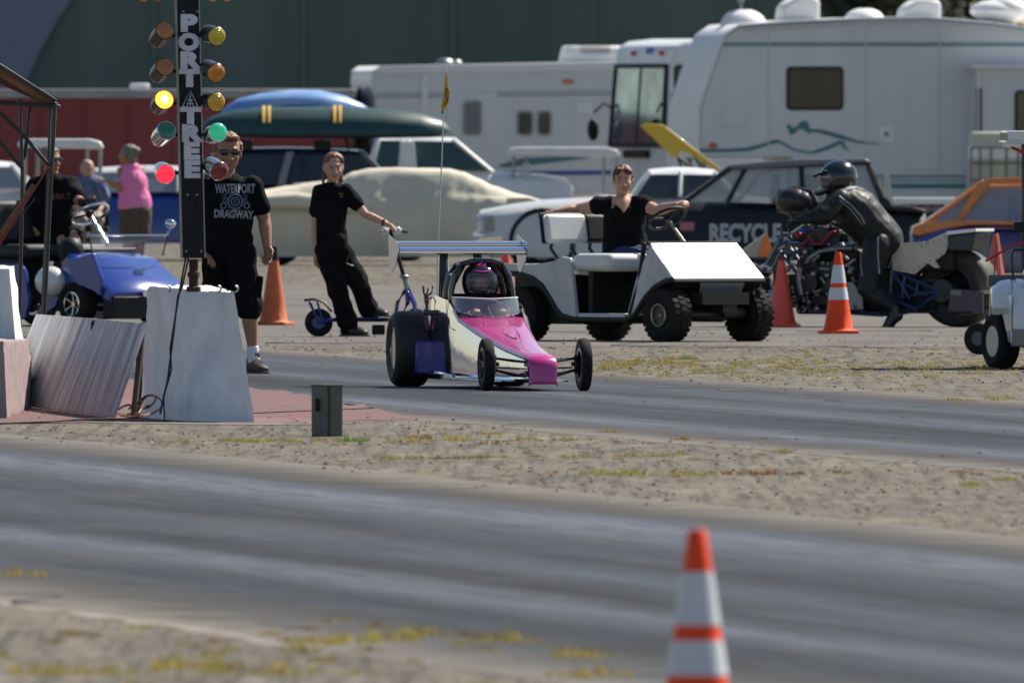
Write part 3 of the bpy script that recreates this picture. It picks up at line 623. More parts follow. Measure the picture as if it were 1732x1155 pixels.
m = M(); m.prism(t.L([(1500, 348), (1540, 349), (1568, 356), (1562, 362), (1500, 356)]), .0, 1.75); mk('trunk_lid', m, BP, o, bevel=.02)
m = M(); m.box((t.X(1372), .9, t.Z(330)), (.3, .9, .5)); mk('rear_seat', m, BLK, o, bevel=.03)
m = M(); m.tube([t.P(1335, 345, .3), t.P(1337, 284, .35), t.P(1337, 284, 1.3), t.P(1335, 345, 1.4)], .022); m.tube([t.P(1247, 345, .3), t.P(1290, 290, .35), t.P(1337, 284, .35)], .018); mk('roll_cage', m, mat('cage_steel', (.4, .4, .4), .5), o)

# orange and purple race car at the right
OP = mat('orange_car_paint', (.62, .20, .04), .28, coat=.6, var=.15, vscale=1.5); PP = mat('purple_car_paint', (.055, .045, .16), .25, coat=.6, var=.4, vscale=1.2)
t = T(1540, s=150); o = car('race_car', 'orange topped race car with purple flanks at the right edge', 'car', t,
    [(1541, 392), (1545, 384), (1562, 378), (1615, 374), (1732, 376), (1850, 380), (1990, 386), (2010, 400), (2010, 452), (1980, 462), (1560, 464), (1541, 455)],
    [(1562, 379), (1662, 310), (1830, 308), (1900, 378)], 1.75, PP, OP, [(1600, .28), (1940, .36)], pill=[(1618, 1672), (1760, 1765)], glassm=mat('blue_glass', (.30, .34, .42), .05, alpha=.55, spec=.9), bumper=False)
m = M(); m.prism(t.L([(1541, 396), (1545, 384), (1562, 377), (1615, 373), (1732, 375), (1732, 381), (1640, 381), (1600, 387), (1555, 399)]), -.012, 1.76); mk('hood', m, OP, o, bevel=.01)
m = M(); m.prism(t.L([(1655, 309), (1672, 302), (1740, 299), (1830, 300), (1832, 310), (1674, 312), (1624, 376), (1614, 376)]), .06, .12); mk('roof_trim', m, OP, o, bevel=.01)
m = M(); m.prism(t.L([(1575, 400), (1610, 388), (1680, 383), (1732, 385), (1732, 388), (1680, 388), (1620, 394), (1590, 404)]), -.009, .01); mk('stripe', m, mat('violet_stripe', (.14, .05, .24), .4), o, smooth=0)
m = M(); m.prism(t.L([(1548, 406), (1590, 388), (1612, 386), (1600, 400), (1570, 412)]), -.010, .01); mk('flank_blue', m, mat('deep_blue_stripe', (.02, .04, .28), .35), o, smooth=0)

# blue car at the left with pale roof
t = T(250, s=131); o = car('blue_car', 'blue car with a pale grey cabin behind the woman in pink', 'car', t,
    [(70, 330), (120, 325), (300, 323), (420, 324), (440, 340), (436, 395), (420, 412), (80, 412), (66, 400), (62, 350)],
    [(110, 324), (160, 288), (350, 288), (400, 324)], 1.75, mat('royal_blue_paint', (.02, .07, .36), .25, coat=.6, var=.35, vscale=1.2, stretch=(1, 1, 4)), mat('pale_roof_paint', (.5, .5, .5), .4), [(120, .31), (385, .31)], pill=[(230, 232), (300, 300)], glassm=mat('grey_glass', (.33, .36, .40), .1, alpha=.85, spec=.8))
# pale car at the far left
t = T(-40, s=131); o = car('parked_car', 'pale car cut off by the left edge behind the driver', 'car', t,
    [(-190, 330), (-100, 318), (40, 316), (62, 322), (66, 400), (50, 414), (-180, 414), (-194, 390)],
    [(-140, 320), (-100, 279), (20, 279), (52, 317)], 1.75, SILV, W_, [(-130, .31), (10, .31)], pill=[(-40, -40)], glassm=mat('grey_glass', (.33, .36, .40), .1))

# dark wagon carrying canoes
NV = mat('navy_car_paint', (.018, .025, .05), .25, coat=.6)
t = T(400, s=132); o = car('station_wagon', 'dark navy wagon carrying canoes on its roof rack', 'car', t,
    [(330, 330), (340, 318), (640, 306), (655, 300), (720, 310), (745, 330), (745, 400), (720, 414), (340, 414), (328, 400)],
    [(655, 300), (612, 258), (365, 256), (342, 318)], 1.8, NV, NV, [(400, .33), (690, .33)], pill=[(515, 512)], glassm=GLS)
m = M(); m.prism(t.L([(468, 316), (484, 257), (497, 257), (482, 316)]), .0, .10); mk('door_pillar', m, mat('pillar_grey', (.16, .18, .22), .35), o, bevel=.01)
for px in (412, 545):
    m = M()
    for y in (.25, 1.55): m.box(t.P(px, 246, y), (.22, .10, .13))
    m.cyl(t.P(px, 240, .15), t.P(px, 240, 1.65), .03); mk('roof_rack', m, BLK, o, bevel=.01)
m = M()
for px in (590, 610, 625): m.cyl(t.P(px, 262, .4), t.P(px - 6, 228, .5), .012)
m.cyl(t.P(550, 249, .2), t.P(625, 252, .2), .015)
mk('rail', m, BLK, o, bevel=.01)
rk = t.loc
def canoe(name, label, prof, y0, w_, m_, strap=None):
    c_ = thing(name, label, 'canoe', rk, 0, 'canoes on the wagon roof'); k = M(); rs = []
    for (px, yb, yt, wf) in prof:
        x = t.X(px); zb, zt = t.Z(yb), t.Z(yt); hw = w_ / 2 * wf; rs.append([V((x, y0 - hw, zb)), V((x, y0 - hw * .95, zb + (zt - zb) * .45)), V((x, y0 - hw * .6, zb + (zt - zb) * .85)), V((x, y0, zt)), V((x, y0 + hw * .6, zb + (zt - zb) * .85)), V((x, y0 + hw * .95, zb + (zt - zb) * .45)), V((x, y0 + hw, zb)), V((x, y0, zb + .02))])
    k.rings(rs); mk('hull', k, m_, c_, smooth=60)
    g = M(); 
    for a, b in ((0, 1),):
        for idx in (0, 6): g.limb([r[idx] for r in rs], .018, n=6)
    mk('gunwale', g, BLK, c_)
    if strap:
        for px in strap:
            i = min(range(len(prof)), key=lambda q: abs(prof[q][0] - px)); r0 = [p * 1.0 for p in rs[i][1:6]]; x = t.X(px)
            s_ = M(); 
            for off in (-.035, .035): s_.limb([V((x + off, p.y * 1.0 + (-.008 if p.y < y0 else .008), p.z + .008)) for p in r0], [(.02, .006)] * 5, hint=(1, 0, 0), n=6)
            mk('strap', s_, mat('yellow_strap', (.55, .33, .03), .7), c_)
    return c_
canoe('canoe', 'dark green canoe lashed upside down with yellow straps', [(338, 222, 212, .2), (360, 226, 196, .55), (400, 229, 186, .85), (450, 231, 181, 1), (570, 232, 180, 1), (650, 232, 184, .9), (710, 231, 191, .7), (748, 230, 204, .4), (768, 230, 224, .08)], .55, .8, mat('green_canoe', (.008, .055, .052), .45, coat=.1, var=.4, vscale=2), (450, 570))
canoe('canoe', 'light blue canoe arched behind the green one', [(372, 196, 186, .1), (400, 190, 168, .5), (440, 184, 158, .8), (490, 180, 152, 1), (540, 181, 153, 1), (585, 186, 163, .7), (612, 190, 176, .3), (628, 194, 187, .05)], 1.3, .7, mat('blue_canoe', (.36, .52, .75), .35, coat=.3, col2=(.06, .20, .55), vscale=.9), None)

# white pickup
t = T(800, s=122); o = car('pickup_truck', 'white pickup truck facing right behind the covered car', 'pickup truck', t,
    [(480, 300), (620, 300), (640, 284), (700, 284), (831, 290), (853, 292), (920, 295), (955, 301), (968, 312), (970, 370), (955, 388), (490, 390), (478, 370)],
    [(833, 289), (768, 236), (640, 234), (626, 284)], 1.85, W_, W_, [(560, .36), (905, .36)], wz=.36, pill=[(690, 690), (676, 680)], glassm=mat('tinted_glass', (.05, .085, .08), .06, alpha=.9, spec=.8))
m = M(); m.ell(t.P(653, 231, .5), (.10, .06, .03)); mk('brake_light', m, MATS['red_lens'], o)
m = M(); m.box(t.P(967, 322, .2), (.05, .18, .14)); mk('headlight', m, CHR, o, bevel=.01)
m = M(); m.prism(t.L([(676, 240), (700, 240), (706, 290), (680, 290)]), .03, .12); mk('cab_pillar', m, W_, o, bevel=.01)

# beige cover over a parked car
t = T(680, s=136); o = thing('covered_car', 'low car parked under a wrinkled beige cover', 'covered car', t.loc)
top = [(412, 400), (425, 360), (444, 323), (490, 315), (530, 309), (575, 303), (596, 292), (625, 286), (673, 284), (720, 285), (758, 287), (783, 293), (808, 304), (834, 316), (880, 330), (918, 340), (960, 350), (990, 362), (1004, 400)]
m = M(); rs = []; w_ = 1.75; NX = 180
def interp(px):
    for (a, za), (b, zb) in zip(top, top[1:]):
        if a <= px <= b: k = (px - a) / (b - a); k2 = k * k * (3 - 2 * k) * .5 + k * .5; return za + (zb - za) * k2
    return top[-1][1]
for i in range(NX + 1):
    px = 412 + (1004 - 412) * i / NX; zt = t.Z(interp(px)); x = t.X(px); sec = []
    for j in range(41):
        k = j / 40; y = w_ * .5 * (1 - math.cos(PI * k)) ; e = abs(2 * k - 1)
        z = zt * (1 - .02 * e) if e < .5 else None
        if z is None:
            q = (e - .5) / .5; 
            shoulder = min(zt, .86 + .05 * noise.noise(V((x, 2, 1))))
            if q < .45: z = zt * .98 + (shoulder * .96 - zt * .98) * (q / .45) ** 1.2
            else: z = shoulder * .96 * (1 - ((q - .45) / .55) ** .9) + .11
        tuck = .10 * max(0, 1 - z / .75) * (1 if j < 20 else -1)
        wv = .05 * noise.noise(V((x * 2.2 + z * 1.5, z * .8, j // 21))) + .02 * noise.noise(V((x * 9 - z * 3, z * 3, 4)))
        bulge = .05 * math.sin(min(1, z / .9) * PI)
        yy = y + tuck + (-(bulge + wv) if j < 20 else bulge + wv) * (1 if e > .6 else .2)
        sec.append(V((x, yy, z + .02 * noise.noise(V((x * 1.6, y * 3, 7))) * (1 if z > .2 else 0))))
    rs.append(sec)
n = 41; vs = [p for r in rs for p in r]; fs = [(a * n + b, a * n + b + 1, (a + 1) * n + b + 1, (a + 1) * n + b) for a in range(NX) for b in range(n - 1)]
fs += [tuple(range(n)), tuple(range(NX * n, NX * n + n))]
m.add(vs, fs); mk('cover', m, mat('beige_cover', (.62, .58, .46), .8, var=.12, vscale=2, bump=.8, bscale=3.2, spec=.3), o, smooth=80)
m = M(); m.limb([t.P(425, 350, .0), t.P(455, 343, -.03), t.P(500, 340, -.05), t.P(545, 345, -.05), t.P(620, 356, -.02)], [.03, .09, .11, .09, .03]); mk('fold', m, MATS['beige_cover'], o)
for px in (470, 900): wheel(o, (t.X(px), .25, .3), .3, .2, .2, STL)

# low black trailer and water tank behind the orange car
t = T(1580, s=132); o = thing('flat_trailer', 'low black trailer with a white top rail behind the motorcycle rider', 'trailer', t.loc)
m = M(); m.prism(t.L([(1480, 347), (1660, 347), (1660, 400), (1480, 400)]), 0, 1.6); mk('bed', m, BLK, o, bevel=.01)
m = M(); m.prism(t.L([(1480, 335), (1660, 335), (1660, 346), (1480, 346)]), -.02, 1.62); mk('rail', m, W_, o, bevel=.01)
m = M()
for k in range(15): m.box(t.P(1522 + k * 6, 354, -.01), (.03, .012, .05 + .02 * (k % 3)))
mk('lettering', m, mat('faded_pink_lettering', (.38, .24, .26), .6), o, smooth=0)
for px in (1520, 1560): wheel(o, (t.X(px), .12, .3), .3, .2, .18, STL)
t = T(1700, s=128); o = thing('water_tank', 'pale plastic water tank in a wire cage above the orange car', 'tank', t.loc)
m = M(); m.box(t.P(1712, 284, .5), (1.1, 1.0, .95)); mk('tank', m, mat('tank_plastic', (.55, .54, .42), .5, var=.15, vscale=3), o, bevel=.06)
m = M(); m.box(t.P(1712, 259, .5), (1.13, 1.03, .22)); mk('lid', m, W_, o, bevel=.05)
m = M()
for px in (1642, 1658, 1676, 1702, 1722, 1745, 1768): m.cyl(t.P(px, 345, -.03), t.P(px, 249, -.03), .012, n=6)
for py in (250, 276, 305): m.cyl(t.P(1641, py, -.03), t.P(1783, py, -.03), .012, n=6)
mk('cage', m, mat('cage_wire', (.20, .19, .15), .5), o)
m = M(); m.box(t.P(1712, 390, .5), (1.15, 1.05, .65)); mk('base', m, BLK, o, bevel=.02)

# yellow raised panel on struts
t = T(1150, s=130); o = thing('raised_hood', 'yellow hood panel tilted open above the pale car', 'hood panel', t.loc)
m = M()
def plank(pts, y0, y1, th_=.03): m.prism(t.L(pts), y0, y1)
m.prism(t.L([(1082, 213), (1092, 209), (1121, 211), (1219, 286), (1214, 290), (1168, 262), (1150, 254), (1146, 268), (1138, 266)]), 0, .06)
mk('panel', m, mat('yellow_paint', (.72, .46, .02), .4, coat=.3), o, bevel=.01)
m = M(); m.tube([t.P(1146, 266, .2), t.P(1160, 300, .2), t.P(1164, 430, .2)], .016); m.tube([t.P(1172, 262, .2), t.P(1198, 300, .3), t.P(1200, 430, .3)], .016); m.cyl(t.P(1160, t.g, .25), t.P(1162, 420, .25), .05); m.cyl(t.P(1200, t.g, .25), t.P(1200, 420, .3), .05)
m.tube([t.P(1148, 268, .2), t.P(1165, 280, .2), t.P(1172, 283, .2)], .02)
mk('strut', m, BLK, o)

def far_cart(name, label, px, s, x0, x1, yt, col, yb, group='golf carts with white roofs', posts=None, rw=1.0):
    t = T(px, s=s); o = thing(name, label, 'golf cart', t.loc, 0, group)
    m = M(); m.prism(t.L([(x0, yt + 10), (x0 + 6, yt + 2), (x0 + 24, yt), (x1 - 24, yt), (x1 - 5, yt + 5), (x1, yt + 14), (x1 - 3, yt + 18), (x0 + 4, yt + 15)]), 0, rw); mk('roof', m, W_, o, bevel=.03)
    for q in (posts or (x0 + 10, x0 + 32, x1 - 30, x1 - 8)):
        for y in (.08, rw - .08): m = M(); m.cyl(t.P(q, t.g - 60, y), t.P(q + 3, yt + 12, y), .018, n=8); mk('post', m, STL, o)
    m = M(); m.prism(t.L([(x0, t.g - 40), (x0 + 10, t.g - 85), (x0 + 60, t.g - 90), (x0 + 70, t.g - 50), (x1 - 60, t.g - 45), (x1 - 45, t.g - 95), (x1 - 10, t.g - 90), (x1 + 4, t.g - 55), (x1, t.g - 30), (x0 + 4, t.g - 30)]), 0, rw); mk('body', m, col, o, bevel=.03)
    m = M(); m.box(t.P(x0 + 50, t.g - 92, rw / 2), (.5, rw * .9, .12)); m.box(t.P(x0 + 34, t.g - 125, rw / 2), (.1, rw * .9, .36)); mk('seat', m, WD, o, bevel=.03)
    for q in (x0 + 28, x1 - 26):
        for y in (.08, rw - .08): wheel(o, (t.X(q), y, .22), .22, .18, .11, STL, -1 if y < .5 else 1)
    return o
far_cart('golf_cart', 'white roofed golf cart in front of the white trailer', 950, 122, 856, 1049, 249, WD, 0)
far_cart('golf_cart', 'white roofed golf cart in front of the red trailer', 100, 142, 28, 174, 235, WD, 0)
# ------------------------------------------------------------------ people
LIP = mat('lips', (.38, .13, .11), .5); EYE_M = mat('eye_white', (.22, .18, .16), .35); IRIS = mat('eye_dark', (.03, .02, .015), .15)
HAIRB = mat('brown_hair', (.13, .055, .025), .55, bump=.6, bscale=40, var=.5, vscale=14, stretch=(1, 1, .3)); HAIRR = mat('reddish_hair', (.22, .085, .03), .5, bump=.6, bscale=40, var=.5, vscale=14, stretch=(1, 1, .3)); HAIRG = mat('grey_hair', (.22, .19, .17), .6, bump=.6, bscale=40, var=.4, vscale=14)
SHOE = mat('brown_shoe', (.045, .032, .022), .6, bump=.2, bscale=40); BSHOE = mat('black_shoe', (.015, .015, .017), .5); SOLE = mat('shoe_sole', (.05, .045, .04), .8)
def headrot(fd, up=(0, 0, 1)):
    f = V(fd).normalized(); u = V(up); u = (u - f * u.dot(f)).normalized(); r = f.cross(u)
    return Matrix((r, f, u)).transposed()
def head(m, c, rot, k=1.):
    q = lambda x, y, z: V(c) + rot @ (V((x, y, z)) * k)
    e = lambda p, r: m.ell(q(*p), tuple(a * k for a in r), rot)
    e((0, -.012, .03), (.074, .093, .092)); e((0, .012, -.015), (.066, .078, .085)); e((0, .025, -.062), (.050, .055, .045)); e((0, .062, -.092), (.022, .02, .018))
    e((0, .066, .034), (.050, .024, .014)); e((-.036, .058, -.022), (.022, .022, .022)); e((.036, .058, -.022), (.022, .022, .022))
    m.limb([q(0, .086, .018), q(0, .104, -.012), q(0, .108, -.026)], [.008 * k, .011 * k, .014 * k], n=8)
    e((-.016, .092, -.03), (.009, .009, .008)); e((.016, .092, -.03), (.009, .009, .008))
    e((0, .080, -.058), (.024, .014, .012))
    for s in (-1, 1): e((s * .074, -.006, -.008), (.010, .022, .032))
    return q
def face(o, q, rot, k=1., glasses=False, smile=False):
    m = M(); 
    m.limb([q(-.024, .084, -.055 + (.006 if smile else 0)), q(-.01, .094, -.060), q(.01, .094, -.060), q(.024, .084, -.055 + (.006 if smile else 0))], [.004 * k, .0065 * k, .0065 * k, .004 * k], n=6); mk('lips', m, LIP, o)
    if glasses:
        m = M()
        for s in (-1, 1):
            m.ell(q(s * .034, .087, .014), (.030 * k, .010 * k, .019 * k), rot); m.limb([q(s * .060, .078, .022), q(s * .078, .03, .018), q(s * .080, -.01, .01)], .005, n=6)
        m.limb([q(-.02, .096, .022), q(.02, .096, .022)], .005, n=6); mk('sunglasses', m, mat('sunglass_lens', (.01, .01, .012), .06, spec=1.), o)
    else:
        for s in (-1, 1):
            m = M(); m.ell(q(s * .031, .077, .010), (.013 * k, .010 * k, .0055 * k), rot); ew = mk('eye', m, EYE_M, o)
            m = M(); m.ell(q(s * .031, .0845, .010), (.0060 * k, .004 * k, .0052 * k), rot); mk('iris', m, IRIS, ew)
        m = M()
        for s in (-1, 1): m.limb([q(s * .048, .078, .030), q(s * .030, .090, .036), q(s * .014, .092, .030)], .0026 * k, n=6)
        mk('eyebrow', m, HAIRB, o)
def hand(m, w, d, n, k=1., curl=.5, th=1, spread=0.):
    w = V(w); d = V(d).normalized(); n = V(n); n = (n - d * n.dot(d)).normalized(); a = d.cross(n)
    m.limb([w - d * .02 * k, w + d * .02 * k, w + d * .075 * k], [(.024 * k, .020 * k), (.034 * k, .016 * k), (.039 * k, .014 * k)], hint=a, n=10)
    for i, L in enumerate((.070, .080, .074, .058)):
        b = w + d * (.078 - .004 * abs(i - 1.3)) * k + a * (i - 1.5) * .0205 * k * th; t = 0; pts = [b]; dd = (d + a * (i - 1.5) * spread * th).normalized(); rot = 0
        for seg, f in zip((.45, .32, .23), (.6, 1.0, .8)):
            rot += curl * f * (1 + .08 * i); pts.append(pts[-1] + (dd * math.cos(rot) + n * math.sin(rot)) * L * seg * k)
        m.limb(pts, [.0098 * k, .0092 * k, .0082 * k, .0070 * k], n=8)
    tb = w + d * .022 * k - a * .026 * k * th
    m.limb([tb, tb + (d * .6 - a * .75 * th + n * .35) * .036 * k, tb + (d * 1.5 - a * .95 * th + n * .9) * .036 * k], [.015 * k, .0115 * k, .0085 * k], n=8)
def foot(o, an, heel_z, d, mt, k=1., sole=True, pitch=0.):
    an = V(an); d = V(d).normalized(); u = V((0, 0, 1)) - d * d.z; u.normalize(); s_ = d.cross(u); z0 = heel_z
    b = V((an.x, an.y, z0)); m = M()
    m.limb([b - d * .05 * k + u * .045, b + d * .02 * k + u * .05, b + d * .10 * k + u * .04, b + d * .17 * k + u * .032], [(.036 * k, .040 * k), (.040 * k, .044 * k), (.047 * k, .036 * k), (.042 * k, .026 * k)], hint=s_, n=12)
    m.limb([b - d * .02 * k + u * .05, an + u * .02], [.042 * k, .044 * k], n=10)
    sh = mk('shoe', m, mt, o, voxel=.009, sm=2)
    m = M(); pts = []
    for x, w_ in ((-.088, .022), (-.06, .036), (0, .038), (.08, .046), (.14, .050), (.19, .040), (.212, .015)): pts.append((x * k, w_ * k))
    top = [b + d * x + s_ * w_ + u * .018 for x, w_ in pts] + [b + d * x - s_ * w_ + u * .018 for x, w_ in pts[::-1]]
    m.rings([[p - u * .017 for p in top], top]); mk('sole', m, SOLE, sh, bevel=.004)
    m = M()
    for i in range(4): c = b + d * (.07 + .022 * i) * k + u * (.088 - .006 * i) * k; m.limb([c - s_ * .02, c + u * .004, c + s_ * .02], .003, n=5)
    mk('lace', m, SOLE, sh); return sh
def avg(a, b, t=.5): return V(a) * (1 - t) + V(b) * t
def body_torso(m, J, g=0., k=1., W=(.155, .145, .175, .165), Dp=(.105, .10, .12, .085)):
    """hips, waist, chest, shoulders; half widths W and half depths Dp, grown by g"""
    sx = (V(J['shB']) - V(J['shA'])); hint = sx
    m.limb([J['pel'], J['waist'], J['chest'], J['sho']], [(W[i] * k + g, Dp[i] * k + g) for i in range(4)], hint=hint, n=20)
def arm(m, J, s, g=0., k=1., upto=1., r=(.052, .042, .030), sh=True):
    a, b, c = V(J['sh' + s]), V(J['el' + s]), V(J['wr' + s])
    if sh: m.limb([avg(J['sho'], a, .5), a, avg(a, b, .3)], [r[0] * 1.05 * k + g, r[0] * 1.12 * k + g, r[0] * 1.0 * k + g], n=12)
    if upto < 1: m.limb([a, avg(a, b, upto)], [r[0] * 1.15 * k + g, r[0] * 1.02 * k + g * 1.6], n=14); return
    m.limb([a, avg(a, b, .5), b, avg(b, c, .3), c], [r[0] * k + g, r[0] * .96 * k + g, r[1] * k + g, r[1] * 1.03 * k + g, r[2] * k + g], n=12)
def leg(m, J, s, g=0., k=1., upto=2., r=(.088, .056, .058, .036)):
    a, b, c = V(J['hip' + s]), V(J['kn' + s]), V(J['an' + s])
    if upto <= 1: m.limb([a, avg(a, b, .5), avg(a, b, upto)], [r[0] * k + g, r[0] * .9 * k + g, r[1] * 1.15 * k + g * 1.5], n=14); return
    m.limb([a, avg(a, b, .45), b, avg(b, c, .3), avg(b, c, .7), avg(b, c, upto - 1)], [r[0] * k + g, r[0] * .88 * k + g, r[1] * k + g, r[2] * k + g, r[3] * 1.15 * k + g, r[3] * k + g * 1.15], n=14)

def spread(o_shirt, m, push=.004, d=(0, 1, 0)):
    """lay a flat graphic onto the cloth by dropping it along d"""
    dg = bpy.context.evaluated_depsgraph_get(); me = o_shirt.data; bv = BVHTree.FromPolygons([v.co for v in me.vertices], [p.vertices for p in me.polygons]); d = V(d)
    out = []
    zs = [p.dot(d) for p in m.v]; z0 = min(zs)
    for p in m.v:
        hit = bv.ray_cast(p - d * 1.0, d)[0]; th_ = p.dot(d) - z0
        out.append((hit - d * (push - min(th_, .003))) if hit is not None else p)
    m.v = out; return m

def person(label, t, loc=None, group=None): return thing('person', label, 'person', loc or t.loc, 0, group)

# --- man standing beside the starting tree
t = T(400, s=232); P = t.P
o = person('man in black shirt, black shorts and sunglasses walking beside the starting tree', t)
J = dict(neck=P(381, 296), shA=P(347, 318, .02), shB=P(427, 314, .0), sho=P(386, 316, .02), chest=P(384, 345, .0), waist=P(384, 388, .0), pel=P(385, 420, .02),
         elA=P(338, 372, .06), wrA=P(345, 424, -.02), elB=P(447, 372, .03), wrB=P(452, 416, -.04), hipA=P(368, 425, .03), hipB=P(404, 425, .0), knA=P(368, 520, .12), anA=P(362, 596, .42), knB=P(420, 518, -.03), anB=P(429, 604, .0))
rot = headrot((.12, -1, -.12)); m = M(); q = head(m, P(386, 259, -.03), rot, 1.2)
m.ell(q(0, .01, -.05), (.075, .07, .06), rot)
m.limb([P(386, 268, .01), J['neck'], J['sho']], [.062, .066, .075], n=12)
body_torso(m, J, 0, 1, (.16, .16, .185, .15), (.11, .115, .12, .085))
for s in 'AB': arm(m, J, s, 0, 1.12); leg(m, J, s, 0, 1.0)
hand(m, J['wrB'], (.1, -.15, -1), (-.5, -.6, 0), 1.08, .5, 1); hand(m, J['wrA'], (.55, -.5, -.55), (-.2, .1, -1), 1.08, .45, -1)
mk('body', m, SKIN2, o, voxel=.0068, sm=2); face(o, q, rot, 1.2, glasses=True)
m = M(); e = lambda p, r: m.ell(q(*p), r, rot)
e((0, -.03, .055), (.094, .100, .092)); e((0, .035, .096), (.080, .058, .034)); e((-.076, -.03, .03), (.020, .05, .05)); e((.076, -.03, .03), (.020, .05, .05)); e((0, -.08, .0), (.07, .035, .05)); mk('hair', m, HAIRR, o, voxel=.008, sm=1, disp=.005, dscale=.02)
m = M(); g = .014; body_torso(m, J, g, 1, (.165, .17, .19, .155), (.115, .125, .125, .09)); 
for s in 'AB': arm(m, J, s, g, 1.04, .62)
m.limb([P(383, 300, .01), P(384, 312, .02)], [.070, .10], n=14)
m.limb([P(384, 400, .01), P(384, 412, .01)], [(.19, .14), (.192, .142)], hint=(1, 0, 0), n=20)
sh = mk('shirt', m, BCL, o, voxel=.010, sm=3, disp=.008, dscale=.09)
gr = M(); cx_, = (t.X(398),)
text(gr, 'WATERPORT', (cx_, -.3, t.Z(320)), .092, .002, .0035, sx=.53); spread(sh, gr); mk('shirt_lettering', gr, mat('shirt_print', (.26, .27, .29), .7), sh, smooth=0, fix=False); gr = M(); text(gr, 'DRAGWAY', (cx_ - .012, -.3, t.Z(363)), .078, .002, .004, sx=.72, rot=-.04)
spread(sh, gr); mk('shirt_lettering', gr, mat('shirt_print', (.26, .27, .29), .7), sh, smooth=0, fix=False)
gr = M(); cz = t.Z(341)
gr.torus((cx_, -.3, cz), (0, 1, 0), .052, .006, 24, 4); gr.torus((cx_, -.3, cz), (0, 1, 0), .030, .005, 20, 4)
for a in range(10):
    an_ = a * PI / 5 + .2; gr.box((cx_ + math.cos(an_) * .066, -.3, cz + math.sin(an_) * .056), (.016, .002, .006), Matrix.Rotation(-an_, 3, 'Y'))
for dx in (-.085, .085):
    gr.torus((cx_ + dx, -.3, cz - .03), (0, 1, 0), .020, .005, 16, 4)
    for k_ in range(4): gr.box((cx_ + dx * .9, -.3, cz - .005 + k_ * .017), (.035, .002, .005), Matrix.Rotation(.5 if dx > 0 else -.5, 3, 'Y'))
for k_ in range(5): gr.box((cx_ - .04 + k_ * .02, -.3, cz - .062), (.012, .002, .012))
for k_ in range(3): gr.box((cx_, -.3, cz + .012 - k_ * .012), (.03, .002, .005))
gr.box((cx_, -.3, cz - .105), (.10, .002, .006))
spread(sh, gr, .005); mk('shirt_emblem', gr, mat('shirt_print_blue', (.13, .16, .21), .7), sh, smooth=0, fix=False)
m = M(); g = .03
m.limb([P(384, 396, .02), J['pel']], [(.168, .125), (.178, .135)], hint=(1, 0, 0), n=20)
for s in 'AB': leg(m, J, s, g, 1.05, .99)
st_ = mk('shorts', m, BCL, o, voxel=.010, sm=3, disp=.012, dscale=.10)
m = M(); m.box(P(438, 486, -.02), (.05, .12, .17), Matrix.Rotation(.12, 3, 'Y')); mk('pocket', m, BCL, st_, bevel=.015)
for s in 'AB':
    m = M(); a_ = V(J['an' + s]); kn = V(J['kn' + s]); m.limb([avg(a_, kn, .17), a_ - V((0, 0, .03))], [.045, .046], n=14); mk('sock', m, mat('white_sock', (.75, .75, .75), .9, bump=.4, bscale=60), o)
foot(o, J['anB'], .0, (.42, -1, 0), SHOE, 1.12); foot(o, V(J['anA']) + V((0, .0, 0)), .02, (.2, -1, 0), SHOE, 1.1)

# --- teenage girl with the scooter
t = T(575, s=199); P = t.P
o = person('girl in black shirt and baggy black trousers leaning on a scooter', t)
J = dict(neck=P(562, 314), shA=P(540, 324, .02), shB=P(585, 322, -.02), sho=P(562, 323), chest=P(561, 345), waist=P(560, 380), pel=P(560, 415, .02),
         elA=P(532, 386, .03), wrA=P(535, 428, -.03), elB=P(617, 362, -.05), wrB=P(652, 377, -.10), hipA=P(551, 425), hipB=P(574, 425, .02), knA=P(570, 484, -.05), anA=P(590, 549, .0), knB=P(607, 478, .05), anB=P(626, 528, .12))
rot = headrot((.18, -1, -.14), (.05, 0, 1)); m = M(); q = head(m, P(564, 284, -.02), rot, 1.06)
m.limb([P(563, 296, .01), J['neck'], J['sho']], [.045, .046, .055], n=12); body_torso(m, J, 0, 1, (.125, .10, .125, .11), (.09, .075, .085, .06))
for s in 'AB': arm(m, J, s, 0, .82); leg(m, J, s, 0, .85)
hand(m, J['wrA'], (.0, -.1, -1), (.6, -.6, 0), .92, .3, 1); hand(m, J['wrB'], (.8, -.3, -.35), (-.1, -.2, -1), .92, .55, -1)
mk('body', m, SKIN, o, voxel=.0066, sm=2); face(o, q, rot, 1.06, smile=True)
m = M(); e = lambda p, r: m.ell(q(*p), r, rot)
e((0, -.03, .045), (.085, .092, .088)); e((0, .010, .094), (.066, .050, .030)); e((-.052, .030, .070), (.024, .030, .034)); e((.052, .026, .070), (.024, .030, .032)); e((-.072, -.03, .005), (.018, .045, .055)); e((.068, -.035, .01), (.016, .04, .045))
m.limb([q(-.03, -.10, .0), q(-.06, -.11, -.06), q(-.075, -.09, -.12), q(-.06, -.06, -.16)], [.045, .042, .034, .016], n=10); m.limb([q(.06, -.05, -.06), q(.07, -.03, -.12), q(.075, .0, -.15)], [.018, .016, .010], n=8)
mk('hair', m, HAIRR, o, voxel=.008, sm=1, disp=.006, dscale=.02)
m = M(); g = .014; body_torso(m, J, g, 1, (.125, .112, .13, .115), (.092, .085, .092, .07)); m.limb([J['pel'] + V((0, 0, .08)), J['pel']], [(.14, .11), (.145, .115)], hint=(1, 0, 0), n=20)
for s in 'AB': arm(m, J, s, g, .84, .55)
m.limb([P(562, 316, .0), P(562, 322, .0)], [.055, .08], n=12)
sh = mk('shirt', m, BCL, o, voxel=.009, sm=3, disp=.007, dscale=.07)
gr = M()
